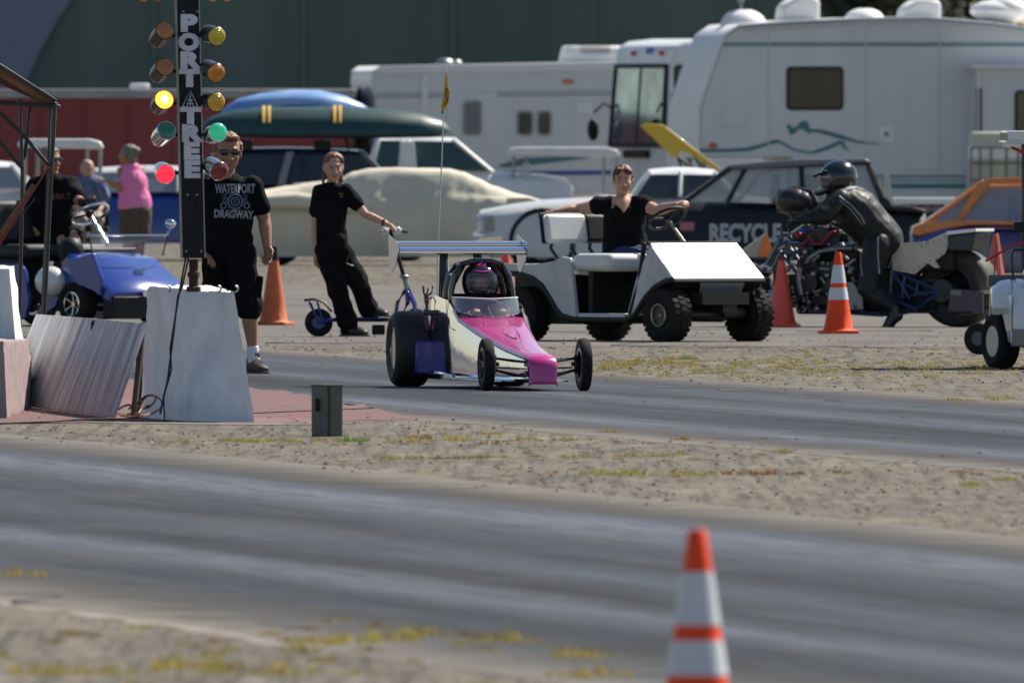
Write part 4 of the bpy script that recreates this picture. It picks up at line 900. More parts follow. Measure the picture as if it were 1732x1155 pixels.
for a, b in ((0, 0), (.012, .01), (-.012, .012), (.004, -.014)): gr.box((t.X(577) + a, -.3, t.Z(330) + b), (.012, .002, .010))
spread(sh, gr); mk('shirt_emblem', gr, mat('yellow_print', (.22, .20, .03), .7), sh, smooth=0, fix=False)
m = M(); m.limb([P(561, 404, .01), P(561, 418, .01)], [(.135, .11), (.142, .12)], hint=(1, 0, 0), n=20)
for s in 'AB':
    a_, b_, c_ = V(J['hip' + s]), V(J['kn' + s]), V(J['an' + s]); m.limb([a_, avg(a_, b_), b_, avg(b_, c_, .5), avg(b_, c_, .98)], [.105, .098, .090, .080, .088], n=16)
tr_ = mk('trousers', m, BCL, o, voxel=.009, sm=3, disp=.018, dscale=.10)
m = M(); m.limb([P(583, 404, -.14), P(592, 425, -.14), P(585, 445, -.12), P(597, 450, -.12)], .006, n=6); mk('strap', m, BLM, tr_)
m = M(); m.torus(avg(J['wrB'], J['elB'], .08), V(J['wrB']) - V(J['elB']), .026, .009, 16, 6); mk('wristband', m, BLK, o)
foot(o, J['anA'], .0, (.85, -.6, 0), BSHOE, 1.0); foot(o, J['anB'], .165, (.8, -.6, 0), BSHOE, .95)

# scooter
BLS = mat('scooter_blue', (.02, .03, .22), .3, coat=.5)
o = thing('electric_scooter', 'blue and black kick scooter held by the girl', 'scooter', (t.loc[0], t.loc[1] + .08, 0)); 
for px, r in ((539, .118), (703, .118)): wheel(o, (t.X(px), 0, r), r, .07, .055, BLS)
m = M(); m.limb([P(563, 541), P(668, 541)], [(.018, .09)] * 2, hint=(0, 0, 1), n=12); dk = mk('deck', m, BLK, o)
m = M(); m.limb([P(545, 545, -.05), P(572, 539, -.06), P(662, 541, -.06)], .016, n=8); m.limb([P(545, 545, .05), P(572, 539, .06), P(662, 541, .06)], .016, n=8)
m.limb([P(539, 545, -.045), P(524, 512, -.04)], .013, n=8); m.limb([P(539, 545, .045), P(524, 512, .04)], .013, n=8); m.limb([P(545, 540, -.04), P(537, 512, -.04)], .010, n=8)
m.limb([P(662, 541), P(680, 533), P(690, 512), P(688, 492)], [.022, .02, .02, .02], n=10); mk('frame', m, BLS, o)
m = M(); m.limb([P(516, 508), P(530, 506), P(548, 511), P(560, 526)], [(.03, .012)] * 4, hint=(0, 1, 0), n=10); mk('fender', m, BLK, o)
m = M(); m.box(P(640, 558), (.11, .12, .085)); mk('battery_box', m, BLK, o, bevel=.01)
m = M(); m.limb([P(688, 482), P(683, 495), P(672, 512), P(670, 528)], .018, n=8); m.limb([P(688, 482), P(694, 498), P(702, 515), P(703, 545)], .018, n=8); m.limb([P(703, 545, -.05), P(700, 515, -.05), P(690, 495, -.03)], .014, n=8); fk = mk('fork', m, BLS, o)
m = M(); m.cyl(P(689, 490), P(685, 472), .022); m.ell(P(684, 468), (.04, .035, .02)); mk('collar', m, STL, o)
m = M(); m.limb([P(685, 475), P(672, 430), P(660, 390)], [.018, .016, .015], n=10); m.ell(P(660, 387), (.035, .03, .035)); mk('stem', m, BLK, o)
m = M(); m.limb([P(646, 392, -.14), P(660, 386, -.02), P(676, 388, .1), P(686, 392, .18)], .012, n=8); hb = mk('handlebar', m, STL, o)
m = M(); m.ell(P(651, 391, -.09), (.035, .05, .035)); m.ell(P(672, 390, -.02), (.04, .045, .035)); mk('headlight', m, mat('frosted_lens', (.6, .65, .68), .1, alpha=.6), o)
m = M(); m.limb([P(681, 391, .12), P(687, 392, .19)], .017, n=8); mk('grip', m, BLK, hb)

# --- woman in the white golf cart
t = T(1055, s=202.6); P = t.P
WO = person('woman in black top and jeans seated at the wheel of the white golf cart', t)
J = dict(neck=P(1053, 334), shA=P(1024, 347, .08), shB=P(1086, 346, -.06), sho=P(1054, 345), chest=P(1056, 368, .0), waist=P(1056, 400, -.01), pel=P(1056, 428, .05),
         elA=P(975, 354, .10), wrA=P(938, 359, .02), elB=P(1112, 356, -.22), wrB=P(1143, 347, -.36), hipA=P(1040, 436, .0), hipB=P(1072, 436, -.05), knA=P(1086, 438, -.44), anA=P(1100, 500, -.55), knB=P(1118, 436, -.48), anB=P(1130, 500, -.62))
rot = headrot((.02, -1, -.15), (-.04, 0, 1)); m = M(); q = head(m, P(1054, 305, -.05), rot, 1.02)
m.limb([P(1054, 318, .0), J['neck'], J['sho']], [.05, .055, .07], n=12); body_torso(m, J, 0, 1, (.17, .15, .165, .15), (.13, .115, .125, .08))
m.ell(P(1042, 362, -.10), (.075, .06, .07)); m.ell(P(1068, 362, -.10), (.075, .06, .07))
for s in 'AB': arm(m, J, s, 0, 1.05, r=(.056, .044, .028)); leg(m, J, s, 0, 1.05)
hand(m, J['wrA'], (-.95, -.1, -.05), (0, -.2, -1), .95, .3, 1, .08); hand(m, J['wrB'], (.85, -.4, .25), (.1, .6, -.8), .95, 1.0, -1)
mk('body', m, SKIN, WO, voxel=.0066, sm=2); face(WO, q, rot, 1.02, smile=True)
m = M(); e = lambda p, r: m.ell(q(*p), r, rot)
e((0, -.028, .044), (.086, .090, .090)); e((-.030, .030, .076), (.046, .046, .036)); e((.034, .026, .076), (.044, .044, .036)); e((-.070, -.022, .012), (.015, .045, .058)); e((.070, -.022, .012), (.015, .045, .058)); e((0, -.075, -.02), (.065, .04, .07)); mk('hair', m, mat('auburn_hair', (.13, .035, .02), .5, bump=.6, bscale=40, var=.5, vscale=14), WO, voxel=.008, sm=1, disp=.006, dscale=.02)
m = M(); g = .014; body_torso(m, J, g, 1, (.18, .165, .178, .15), (.14, .125, .13, .05)); m.ell(P(1042, 363, -.10), (.088, .072, .082)); m.ell(P(1068, 363, -.10), (.088, .072, .082)); m.limb([P(1057, 405, .0), P(1060, 428, .0)], [(.185, .15), (.21, .17)], hint=(1, 0, 0), n=20)
for s in 'AB': arm(m, J, s, .016, 1.05, .28)
mk('shirt', m, BCL, WO, voxel=.010, sm=3, disp=.010, dscale=.09)
m = M(); m.limb([P(1053, 337, -.085), P(1054, 346, -.125), P(1055, 358, -.160)], [(.070, .03), (.052, .03), (.008, .012)], hint=(1, 0, 0), n=10); mk('neckline', m, SKIN, WO)
m = M(); m.limb([J['pel'], J['pel'] - V((0, 0, .06))], [(.19, .15), (.19, .15)], hint=(1, 0, 0), n=18)
for s in 'AB': leg(m, J, s, .018, 1.08, 1.95)
mk('jeans', m, mat('blue_jeans', (.025, .045, .12), .85, bump=.3, bscale=60, var=.3), WO, voxel=.011, sm=3, disp=.006, dscale=.06)
for s in 'AB': foot(WO, J['an' + s], V(J['an' + s]).z - .09, (.4, -1, 0), BSHOE, 1.)

# --- driver of the blue golf cart
t = T(90, s=190); P = t.P
o = person('man in black shirt and shorts driving the blue golf cart', t, (t.loc[0], t.loc[1] + 1.0, 0))
J = dict(neck=P(84, 300), shA=P(58, 316, .05), shB=P(116, 314, -.03), sho=P(86, 312), chest=P(84, 345), waist=P(84, 385), pel=P(84, 415, .05),
         elA=P(54, 375, .0), wrA=P(70, 412, -.10), elB=P(128, 338, -.18), wrB=P(140, 344, -.36), hipA=P(70, 418), hipB=P(100, 416, -.05), knA=P(104, 408, -.42), anA=P(112, 470, -.50), knB=P(124, 400, -.42), anB=P(134, 465, -.55))
rot = headrot((.75, -1, -.10)); m = M(); q = head(m, P(83, 272, -.02), rot, 1.05)
m.limb([P(83, 286, .01), J['neck'], J['sho']], [.06, .065, .08], n=12); body_torso(m, J, 0, 1, (.17, .17, .18, .15), (.12, .12, .12, .085))
for s in 'AB': arm(m, J, s, 0, 1.1); leg(m, J, s, 0, 1.02)
hand(m, J['wrA'], (.5, -.5, -.7), (.2, .3, -.6), 1.05, .5, 1)
mk('body', m, SKIN2, o, voxel=.008, sm=2); face(o, q, rot, 1.05, glasses=True)
m = M(); hand(m, J['wrB'], (.4, -.6, .35), (.3, .5, -.8), 1.18, 1.1, -1); m.limb([avg(J['wrB'], J['elB'], .25), J['wrB']], [.042, .038]); mk('glove', m, BLK, o, voxel=.006, sm=1)
m = M(); e = lambda p, r: m.ell(q(*p), r, rot)
e((0, -.03, .05), (.082, .088, .082)); e((0, .02, .08), (.068, .05, .035)); e((0, -.07, .0), (.06, .035, .05)); mk('hair', m, HAIRG, o, voxel=.009, sm=1, disp=.004, dscale=.02)
m = M(); g = .016; body_torso(m, J, g, 1, (.175, .18, .185, .155), (.125, .13, .13, .09))
for s in 'AB': arm(m, J, s, g + .006, 1.15, .7)
m.limb([P(84, 303), P(85, 312)], [.068, .10], n=12)
sh = mk('shirt', m, BCL, o, voxel=.011, sm=3, disp=.01, dscale=.09)
gr = M()
for k_ in range(6): gr.box((t.X(88 + k_ * 5), -.4, t.Z(334 - (k_ % 2) * 2)), (.016, .002, .05))
spread(sh, gr); mk('shirt_print', gr, mat('dull_red_print', (.14, .05, .035), .7), sh, smooth=0, fix=False)
m = M(); m.limb([P(84, 405), J['pel']], [(.185, .14), (.19, .15)], hint=(1, 0, 0), n=18)
for s in 'AB': leg(m, J, s, .028, 1.05, .80)
mk('shorts', m, BCL, o, voxel=.011, sm=3, disp=.01, dscale=.09)
for s in 'AB': foot(o, J['an' + s], V(J['an' + s]).z - .08, (.4, -1, 0), BSHOE, 1.)

# --- two people further back on the left
t = T(222, s=145); P = t.P
o = person('woman in a pink tank top and brown shorts standing with her back turned', t)
J = dict(neck=P(218, 277), shA=P(206, 290, .0), shB=P(236, 288, .04), sho=P(221, 287), chest=P(224, 305), waist=P(226, 330, .0), pel=P(228, 352, .02),
         elA=P(212, 322, -.05), wrA=P(186, 308, -.15), elB=P(238, 318, .10), wrB=P(215, 315, .15), hipA=P(220, 355), hipB=P(238, 355, .05), knA=P(217, 405), anA=P(215, 455), knB=P(236, 405, .06), anB=P(237, 455, .06))
rot = headrot((-.8, .35, .05)); m = M(); q = head(m, P(215, 263, -.02), rot, .98); m.limb([P(218, 272), J['neck'], J['sho']], [.05, .052, .07], n=12); body_torso(m, J, 0, 1, (.17, .15, .155, .13), (.14, .12, .12, .08))
for s in 'AB': arm(m, J, s, 0, 1.15); leg(m, J, s, 0, 1.15)
hand(m, J['wrA'], (-1, 0, .2), (0, 0, 1), 1, .4); hand(m, J['wrB'], (-1, 0, 0), (0, 0, 1), 1, .4)
mk('body', m, SKIN2, o, voxel=.011, sm=2); face(o, q, rot)
m = M(); m.ell(q(0, -.035, .04), (.092, .10, .095), rot); m.ell(q(0, -.075, -.03), (.07, .05, .06), rot); m.ell(q(.0, -.12, .06), (.045, .045, .045), rot); mk('hair', m, HAIRG, o, voxel=.011, sm=1, disp=.01, dscale=.03)
m = M(); body_torso(m, J, .018, 1, (.165, .155, .155, .10), (.14, .13, .125, .08)); m.limb([P(227, 335), P(228, 347)], [(.19, .155), (.20, .165)], hint=(1, 0, 0), n=18); mk('tank_top', m, mat('pink_cotton', (.80, .22, .45), .85), o, voxel=.012, sm=3, disp=.01, dscale=.08)
m = M(); m.limb([P(228, 348), P(229, 358)], [(.185, .155), (.19, .165)], hint=(1, 0, 0), n=18)
for s in 'AB': leg(m, J, s, .03, 1.2, .85)
mk('shorts', m, mat('brown_cotton', (.10, .075, .05), .9, var=.3), o, voxel=.012, sm=3, disp=.01, dscale=.08)
for s in 'AB': foot(o, J['an' + s], 0, (-1, -.1, 0), BSHOE, 1.)
t = T(148, s=144); P = t.P
o = person('man in a patterned blue shirt seated behind the blue golf cart', t)
J = dict(neck=P(146, 300), shA=P(128, 312), shB=P(168, 312, .0), sho=P(148, 310), chest=P(148, 325), waist=P(148, 345), pel=P(148, 368),
         elA=P(122, 335), wrA=P(135, 355, -.2), elB=P(176, 338), wrB=P(168, 356, -.2), hipA=P(138, 370), hipB=P(160, 370), knA=P(136, 375, -.45), anA=P(136, 432, -.45), knB=P(164, 375, -.45), anB=P(164, 432, -.45))
rot = headrot((.5, -1, -.25)); m = M(); q = head(m, P(148, 288, -.02), rot, 1.02); m.limb([P(147, 294), J['neck'], J['sho']], [.05, .055, .07], n=12); body_torso(m, J, 0, 1.05)
for s in 'AB': arm(m, J, s, 0, 1.1); leg(m, J, s, 0, 1.1)
hand(m, J['wrA'], (.2, -.6, -.3), (0, 0, -1), 1, .4); hand(m, J['wrB'], (-.2, -.6, -.3), (0, 0, -1), 1, .4)
mk('body', m, SKIN, o, voxel=.011, sm=2); face(o, q, rot)
m = M(); m.ell(q(0, -.06, .01), (.078, .05, .055), rot); mk('hair', m, HAIRG, o, voxel=.011, sm=1)
m = M(); body_torso(m, J, .02, 1.08)
for s in 'AB': arm(m, J, s, .02, 1.1, .8)
mk('shirt', m, mat('blue_print_cotton', (.16, .20, .36), .85, var=.7, vscale=14), o, voxel=.012, sm=2, disp=.01, dscale=.08)
m = M()
for s in 'AB': leg(m, J, s, .02, 1.1, 1.9)
mk('trousers', m, mat('tan_cotton', (.25, .2, .15), .9), o, voxel=.012, sm=2)
m = M(); m.box(P(148, 388, .05), (.5, .45, .06)); m.box(P(148, 360, .28), (.5, .05, .4)); 
ch = thing('folding_chair', 'chair under the man in the patterned blue shirt', 'chair', t.loc); mk('seat', m, BLK, ch, bevel=.01)
for x in (-.22, .22):
    for y in (-.15, .25): m = M(); m.cyl((x, y, 0), (x, y, t.Z(388)), .015); mk('leg', m, STL, ch)
# ------------------------------------------------------------------ cones
def cone(label, px, s, collars, m_=None, tip=None, h=.70, tilt=0, g=None):
    t = T(px, s=s); o = thing('traffic_cone', label, 'traffic cone', t.loc, random.uniform(-.3, .3), g or 'orange traffic cones'); m = M(); mm = m_ or ORG
    r_ = lambda z: .128 + (.026 - .128) * ((z - .03) / (h - .03)) ** .93
    zs = [.03, .05, .2, .35, .5, .6, h - .015, h]; m.lathe([(.001, .03)] + [(.140, .031)] + [(r_(z), z) for z in zs[1:-1]] + [(.020, h), (.012, h), (.012, h - .03)], (0, 0, 0), (0, 0, 1), 32)
    mk('body', m, mm, o, smooth=50)
    m = M(); m.box((0, 0, .016), (.30, .30, .03)); mk('base', m, mm, o, bevel=.008)
    for z0, z1 in collars:
        m = M(); m.lathe([(r_(z0) + .003, z0), (r_(z1) + .003, z1), (r_(z1) - .001, z1), (r_(z0) - .001, z0)], (0, 0, 0), (0, 0, 1), 32, closed=True); mk('collar', m, REFL, o, smooth=50)
    if tip: m = M(); m.lathe([(r_(h - tip) + .003, h - tip), (.030, h + .004), (.001, h + .006)], (0, 0, 0), (0, 0, 1), 24); mk('tip', m, BLK, o)
    if tilt: o.rotation_euler[1] = tilt
    return o
cone('blurred striped cone in the foreground, nearest to the camera', 1179, 594, [(.443, .595), (.300, .400)], h=.715)
cone('striped cone standing in front of the motorcycle rider', 1418, 196.5, [(.435, .590), (.292, .397)])
FORG = mat('faded_cone_orange', (.62, .14, .04), .6, var=.2, vscale=6)
cone('faded orange cone with a dark tip between the man and the girl', 463, 189, [], FORG, .12)
cone('plain red orange cone between the white golf cart and the motorcycle', 1322, 190.5, [], mat('bright_cone', (.85, .09, .05), .45), h=.60)
cone('plain cone seen behind the helmet of the dragster driver', 855, 188, [], mat('bright_cone', (.85, .09, .05), .45))
cone('blurred faded red cone behind the rear tyre of the motorcycle', 1684, 170, [], mat('washed_cone', (.55, .12, .09), .6))

# ------------------------------------------------------------------ starting tree and concrete
CONC = mat('whitewashed_concrete', (.84, .85, .86), .85, bump=.35, bscale=30, var=.2, vscale=3, col2=(.66, .66, .67))
def slab(name, label, cat, base, top, mm, loc=(0, 0, 0), disp=.006):
    o = thing(name, label, cat, loc); m = M(); 
    # subdivided frustum between two quads, so that its edges can be chipped
    N = 14; NZ = 18
    b = [V(p) for p in base]; t_ = [V(p) for p in top]; rs = []
    for k in range(NZ + 1):
        q = [b[i] * (1 - k / NZ) + t_[i] * (k / NZ) for i in range(4)]; rg = []
        for i in range(4):
            for j in range(N): rg.append(q[i] * (1 - j / N) + q[(i + 1) % 4] * (j / N))
        rs.append(rg)
    m.rings(rs); ob = mk('block', m, mm, o, smooth=0)
    me = ob.data; me.update(); nn = [v.normal.copy() for v in me.vertices]
    for i, (v, n_) in enumerate(zip(me.vertices, nn)):
        p = v.co; edge = (i % N in (0,)) or i // (4 * N) in (0, NZ)
        a = noise.noise(p * 9) * disp + (noise.noise(p * 30) - .25) * (disp * 2.2 if edge else disp * .3)
        v.co += n_ * a
    me.shade_smooth(); me.set_sharp_from_angle(angle=R(30)); return o, ob
tb = T(330, s=275); L0 = V(tb.loc)
def W(px, s, z=0): return V(((px - CX) / s, F / s, z))
o, ob = slab('concrete_block', 'white painted tapered concrete block carrying the starting tree', 'concrete block',
     [W(236, 271.5), W(324, 274.8), W(431, 275.5), W(370, 271.0)], [V(((251 - CX) / 272, F / 272.5, .83)), V(((338 - CX) / 274, F / 274.2, .805)), V(((396 - CX) / 274.8, F / 274.8, .80)), V(((350 - CX) / 272, F / 271.6, .83))], CONC)
for px in (283, 368, 397): m = M(); m.torus(tb.P(px, 489, .25), (0, 1, 0), .018, .006, 14, 6, arc=(0, PI)); lift = mk('lifting_loop', m, STL, ob); lift.location = (L0.x, L0.y, 0)
PB = mat('pink_washed_concrete', (.36, .27, .27), .9, bump=.5, bscale=20, var=.3, vscale=4)
slab('concrete_block', 'white concrete block cut off by the left edge', 'concrete block', [W(-70, 262), W(36, 264), W(52, 256), W(-50, 254)], [V(((-60 - CX) / 262, F / 262, .90)), V(((16 - CX) / 264, F / 264, .90)), V(((24 - CX) / 258, F / 258, .90)), V(((-50 - CX) / 256, F / 256, .90))], CONC)
slab('concrete_block', 'low pinkish block beneath the black steel frame at the left edge', 'concrete block', [W(-70, 271), W(12, 272), W(58, 261), W(-40, 258)], [V(((-70 - CX) / 270, F / 270.5, .50)), V(((8 - CX) / 271, F / 271.6, .475)), V(((50 - CX) / 262, F / 262, .44)), V(((-30 - CX) / 259, F / 259, .46))], PB)

o = thing('starting_tree', 'tall drag racing starting tree with coloured lamps lettered down its post', 'starting tree', (L0.x, L0.y + .0, 0))
t = tb; P = t.P; LX = lambda py: 1 + 10 * py / 437.     # the post leans a touch
m = M(); rs = []
for py, y in ((-60, .0), (437, .0)):
    dx = 10 * py / 437; a, b = 299 + dx, 336 + dx
    rs.append([P(a, py, .06), P(b, py, .06), P(b + 1, py, .22), P(a + 1, py, .22)])
m.rings(rs); post = mk('post', m, mat('black_enamel', (.012, .014, .021), .6, spec=.25), o, bevel=.004)
m = M(); rs = []
for py in (-60, 437):
    dx = 10 * py / 437; rs.append([P(295 + dx, py, .058), P(299 + dx, py, .058), P(299 + dx, py, .20), P(295 + dx, py, .20)])
m.rings(rs); mk('edge_trim', m, mat('worn_aluminium', (.30, .27, .24), .4, metal=.8), o)
LET = mat('silver_lettering', (.66, .68, .74), .45); m = M()
yy = [41, 73, 104, 134, 168, 198, 227, 257, 288]
for ch, py in zip('PORTATREE', yy):
    dx = 10 * py / 437
    if py == 168: continue
    text(m, ch, (t.X(317.5 + dx), .055, t.Z(py)), .134, .006, .0095, sx=1.38 if ch in 'EPRT' else 1.12)
mk('lettering', m, LET, post, smooth=0)
m = M(); px, py = 321.5, 168; q = lambda a, b: P(px + a, py + b, .052)
m.limb([q(-13, 13), q(0, -15), q(13, 13), q(6, 13), q(0, -2), q(-6, 13), q(-13, 13)], .0035, n=5); mk('lettering', m, LET, post); m = M(); m.limb([q(-5, 8), q(5, 8)], .003, n=5); m.limb([q(0, -8), q(0, 12)], .003, n=5); m.limb([q(-4, 2), q(4, 2)], .003, n=5)
mk('lettering', m, LET, post)
m = M(); 
for px, py in ((310, 20), (334, 20), (317, 330), (333, 330), (315, 425), (340, 425)): m.ell(P(px, py, .055), (.009, .006, .009))
mk('screw', m, STL, post)
def glass(name, c, emis=0, e=None): return mat(name, c, .2, coat=.25, var=.35, vscale=18, emis=e or (c if emis else None), es=emis, spec=.9)
AM1, AM2, YE, YE2 = glass('amber_lens_dark', (.50, .17, .012)), glass('orange_lens', (.75, .27, .012)), glass('yellow_lens', (.75, .62, .03)), glass('golden_lens', (.8, .45, .012))
AML = glass('amber_lens_lit', (.9, .5, .05), 3.4, (1, .27, .018)); REL = glass('red_lens_lit', (.8, .01, .02), 1.3, (1, .012, .03)); GR1 = glass('green_lens', (.005, .22, .10)); GR2 = glass('bright_green_lens', (.02, .5, .26), .16, (.04, .9, .42)); RD = glass('red_lens_dark', (.28, .006, .012))
HB, HC = mat('black_can', (.014, .016, .022), .4, coat=.15), mat('chrome_can', (.6, .62, .62), .1, metal=1.)
lamps = [(279, 52, -15, 19, AM1, HB), (279, 113, -15, 17, AM1, HB), (278, 169, -12, 13, AML, HB), (282, 221, -15, 16, GR1, HC), (280, 295, -8, -8, REL, HC),
         (367, 62, -18, -6, YE, HB), (366, 124, -18, -10, AM2, HB), (366, 173, -16, -4, YE2, HB), (369, 224, -14, 6, GR2, HC), (371, 290, -17, -12, RD, HC)]
for px, py, dx, dy, lens, can in lamps:
    bk = P(px + dx, py + dy, .10); fr = P(px, py, -.06); d = (fr - bk).normalized(); m = M()
    m.lathe([(.001, 0), (.040, 0), (.050, .012), (.056, .05), (.057, (fr - bk).length - .008), (.053, (fr - bk).length - .004), (.050, (fr - bk).length - .02)], bk, d, 28); cn = mk('lamp', m, can, o)
    m = M(); a_, b_ = frame_of(d); m.ell(fr, (.056, .056, .017), Matrix((a_, b_, d)).transposed(), 28, 10); ln_ = mk('lens', m, lens, cn)
    m = M(); m.torus(fr + d * .0155, d, .024, .0015, 24, 5); m.torus(fr + d * .0115, d, .040, .0015, 24, 5); mk('lens_ridge', m, lens, ln_)
    if lens is AML: m = M(); m.ell(fr + d * .010, (.030, .030, .010), Matrix((a_, b_, d)).transposed(), 20, 8); mk('bulb', m, mat('bulb_glow', (1, .8, .4), .3, emis=(1, .72, .32), es=5.), ln_)
    m = M(); m.torus(fr - d * .004, d, .057, .004, 28, 6); mk('ring', m, BLM if can is HB else CHR, cn)
    m = M(); m.limb([bk + d * .03, P(317 + 10 * py / 437, py + 2, .14)], .012, n=8); mk('bracket', m, BLM, cn)
for px in (243, 267, 360, 384):
    m = M(); m.cyl(P(px, -9, .12), P(px, -6, .0), .03); cn = mk('lamp', m, HB, o); m = M(); m.ell(P(px, -7, -.01), (.036, .014, .038)); mk('lens', m, YE2 if px != 267 else AM2, cn)
m = M(); m.cyl(P(232, -12, .10), P(395, -12, .10), .012); mk('bracket', m, BLM, o)
RUST = mat('rusty_iron', (.09, .045, .025), .8, bump=.5, bscale=50, var=.6, vscale=14)
m = M(); m.lathe([(.045, 0), (.045, .03), (.03, .035), (.03, .09), (.038, .095), (.038, .12), (.028, .125), (.028, .20)], P(327, 494, .14), (0, 0, 1), 20); mk('pipe', m, RUST, o)
m = M(); m.tube([P(338, 330, .05), P(330, 380, .03), P(318, 440, .02), P(308, 486, .0), P(301, 500, -.02), P(293, 570, -.03), P(284, 640, -.05), P(271, 700, -.08)], .006)
m.tube([P(314, 436, .05), P(304, 490, .0), P(296, 540, -.03), P(288, 590, -.04), P(290, 625, -.05), P(277, 670, -.08), P(279, 712, -.15), P(296, 714, -.25)], .006); mk('cable', m, BLK, o)
m = M(); pts = []
for k in range(46): a = k * .33; rr = .085 + .03 * math.sin(k * .7); pts.append(P(232 + 11 * math.sin(k * .21), t.g, -.05) + V((math.cos(a) * rr, math.sin(a) * .5 + .2, .035 + .07 * (1 + math.sin(a + .6)) * (.6 + .3 * math.sin(k * .5)))))
m.tube(pts, .0065, n=6); e_ = thing('extension_cord', 'coiled orange brown extension cord beside the concrete block', 'cord', (L0.x, L0.y, 0)); mk('coil', m, mat('orange_cord', (.22, .085, .035), .6), e_)

# weathered boards leaning along the lane
BRD = mat('weathered_plywood', (.52, .54, .57), .75, var=.62, vscale=2.6, stretch=(1.2, 2.4, .22), col2=(.20, .205, .22), bump=.2, bscale=20)
def board(label, pa, pb, qa, qb):
    o = thing('plywood_board', label, 'board', pa); m = M(); A, B, Q, Rr = [V(x) - V(pa) for x in (pa, pb, qb, qa)]; nrm = (B - A).cross(Rr - A).normalized() * .018
    if nrm.z > 0: nrm = -nrm
    vs = [A, B, Q, Rr]; m.rings([[p + nrm for p in vs], vs]); x = (B - A).normalized(); 
    ob = mk('panel', m, BRD, o, bevel=.003, smooth=0); return o, A, B, Q, Rr
def wp(px, s, z, z_is_py=False): return V(((px - CX) / s, F / s, z))
a0, a1 = wp(2, 259, .01), wp(91, 265.3, .01); b0, b1 = wp(93, 265.4, .01), wp(191, 271.8, .01)
za = lambda s, py: EYE - (py - HY) / s
board('weathered grey plywood board at the left of the leaning pair', a0, a1, V(((61 - CX) / 259, a0.y, za(259, 531))), V(((153 - CX) / 265.3, a1.y, za(265.3, 538))))
board('weathered grey plywood board leaning beside the white concrete block', b0, b1, V(((154 - CX) / 265.4, b0.y, za(265.4, 538))), V(((245 - CX) / 271.8, b1.y, za(271.8, 547))))
o = thing('timber_prop', 'dark timber frame propping up the leaning boards', 'timber frame', wp(215, 271, 0)); m = M(); bb = wp(215, 271, 0)
m.limb([wp(243, 271, .58) - bb, wp(226, 271.4, .02) - bb], .02, n=6); m.limb([wp(236, 270.5, .5) - bb, wp(235, 270, .02) - bb], .025, n=6); m.limb([wp(160, 266, .56) - bb, wp(165, 266, .02) - bb], .025, n=6); m.limb([wp(238, 271, .4) - bb, wp(70, 259, .4) - bb], .02, n=6)
mk('frame', m, mat('dark_timber', (.03, .022, .018), .9), o)

# grey beam box beside the lane
t = T(540, s=288); o = thing('sensor_box', 'small olive grey box with a slot standing beside the lane', 'sensor box', t.loc, 0)
OLV = mat('olive_grey_paint', (.125, .135, .115), .7, bump=.3, bscale=40, var=.25, vscale=12)
a, b, c, d = V((t.X(526), .10, 0)), V((t.X(551), -.02, 0)), V((t.X(580), .03, 0)), V((t.X(556), .15, 0)); hz = V((0, 0, .295))
m = M(); m.rings([[a, b, c, d], [a + hz, b + hz, c + hz, d + hz]]); bx_ = mk('box', m, OLV, o, bevel=.006, smooth=0)
m = M(); e_ = V((b - a)).normalized(); q = a * .45 + b * .55; m.limb([q + V((-.012, -.008, .16)), q + V((-.012, -.008, .21))], .013, n=10); mk('slot', m, mat('slot_dark', (.008, .008, .008), .8), bx_)
m = M(); k2 = b * .80 + c * .2; m.box(k2 + V((0, -.004, .15)), (.012, .008, .29)); mk('rust_strip', m, RUST, bx_, bevel=.002)
m = M(); m.rings([[p + V((0, 0, .2955)) + (p - (a + c) / 2) * .06 for p in (a, b, c, d)], [p + V((0, 0, .306)) + (p - (a + c) / 2) * .06 for p in (a, b, c, d)]]); mk('lid', m, OLV, bx_, bevel=.002, smooth=0)

# black steel frame shelter at the left edge
t = T(40, s=250); P = t.P; o = thing('steel_shelter', 'black steel frame with a sloping brown roof cut off by the left edge', 'shelter', t.loc)
BST = mat('black_steel', (.018, .017, .017), .45, coat=.2, var=.3); WOOD = mat('brown_timber', (.22, .10, .04), .7, var=.45, vscale=4, stretch=(.3, 1, 1))
G = t.g
m = M(); m.limb([P(34, 171, 0), P(38, 300, 0), P(33, 548, 0), P(32, G, 0)], .013, n=8); mk('post', m, BST, o)
m = M(); m.limb([P(93, 176, -.02), P(86, 300, 0), P(75, 528, 0), P(69, G, 0)], .016, n=8); mk('post', m, BST, o)
m = M(); m.limb([P(84, 183, .1), P(80, 330, .08), P(71, 528, .05), P(66, G, 0)], .009, n=8); mk('post', m, BST, o)
m = M(); m.limb([P(49, 183, .3), P(43, 240, .3), P(37, 300, .1)], .014, n=8); m.limb([P(-20, 178, 0), P(40, 193, .0), P(84, 281, .0)][0:1] + [P(0, 192, 0), P(42, 232, 0), P(84, 282, 0)], .013, n=8); m.limb([P(-12, 228, 0), P(38, 284, 0)], .014, n=8); m.limb([P(84, 282, 0), P(60, 335, 0), P(20, 385, 0)], .005, n=6); mk('brace', m, BST, o)
m = M(); m.limb([P(-60, 171, 0), P(97, 180, 0)], .016, n=8); m.limb([P(-60, 171, 1.2), P(90, 180, 1.2)], .016, n=8); m.cyl(P(97, 180, 0), P(94, 180, 1.2), .014); mk('crossbar', m, BST, o)
m = M(); m.rings([[P(-70, 64, 0), P(97, 170, 0), P(99, 174, 0), P(-70, 74, 0)], [P(-78, 60, 1.3), P(90, 168, 1.3), P(92, 172, 1.3), P(-78, 70, 1.3)]]); rf_ = mk('roof', m, BST, o, smooth=0)
for k_ in range(5):
    m = M(); q = .03 + k_ * .22; m.limb([P(-60, 88 + k_ * 6, q), P(90, 177, q)], [(.016, .03)] * 2, hint=(0, 1, 0), n=6); mk('rafter', m, WOOD if k_ % 2 == 0 else BST, rf_)
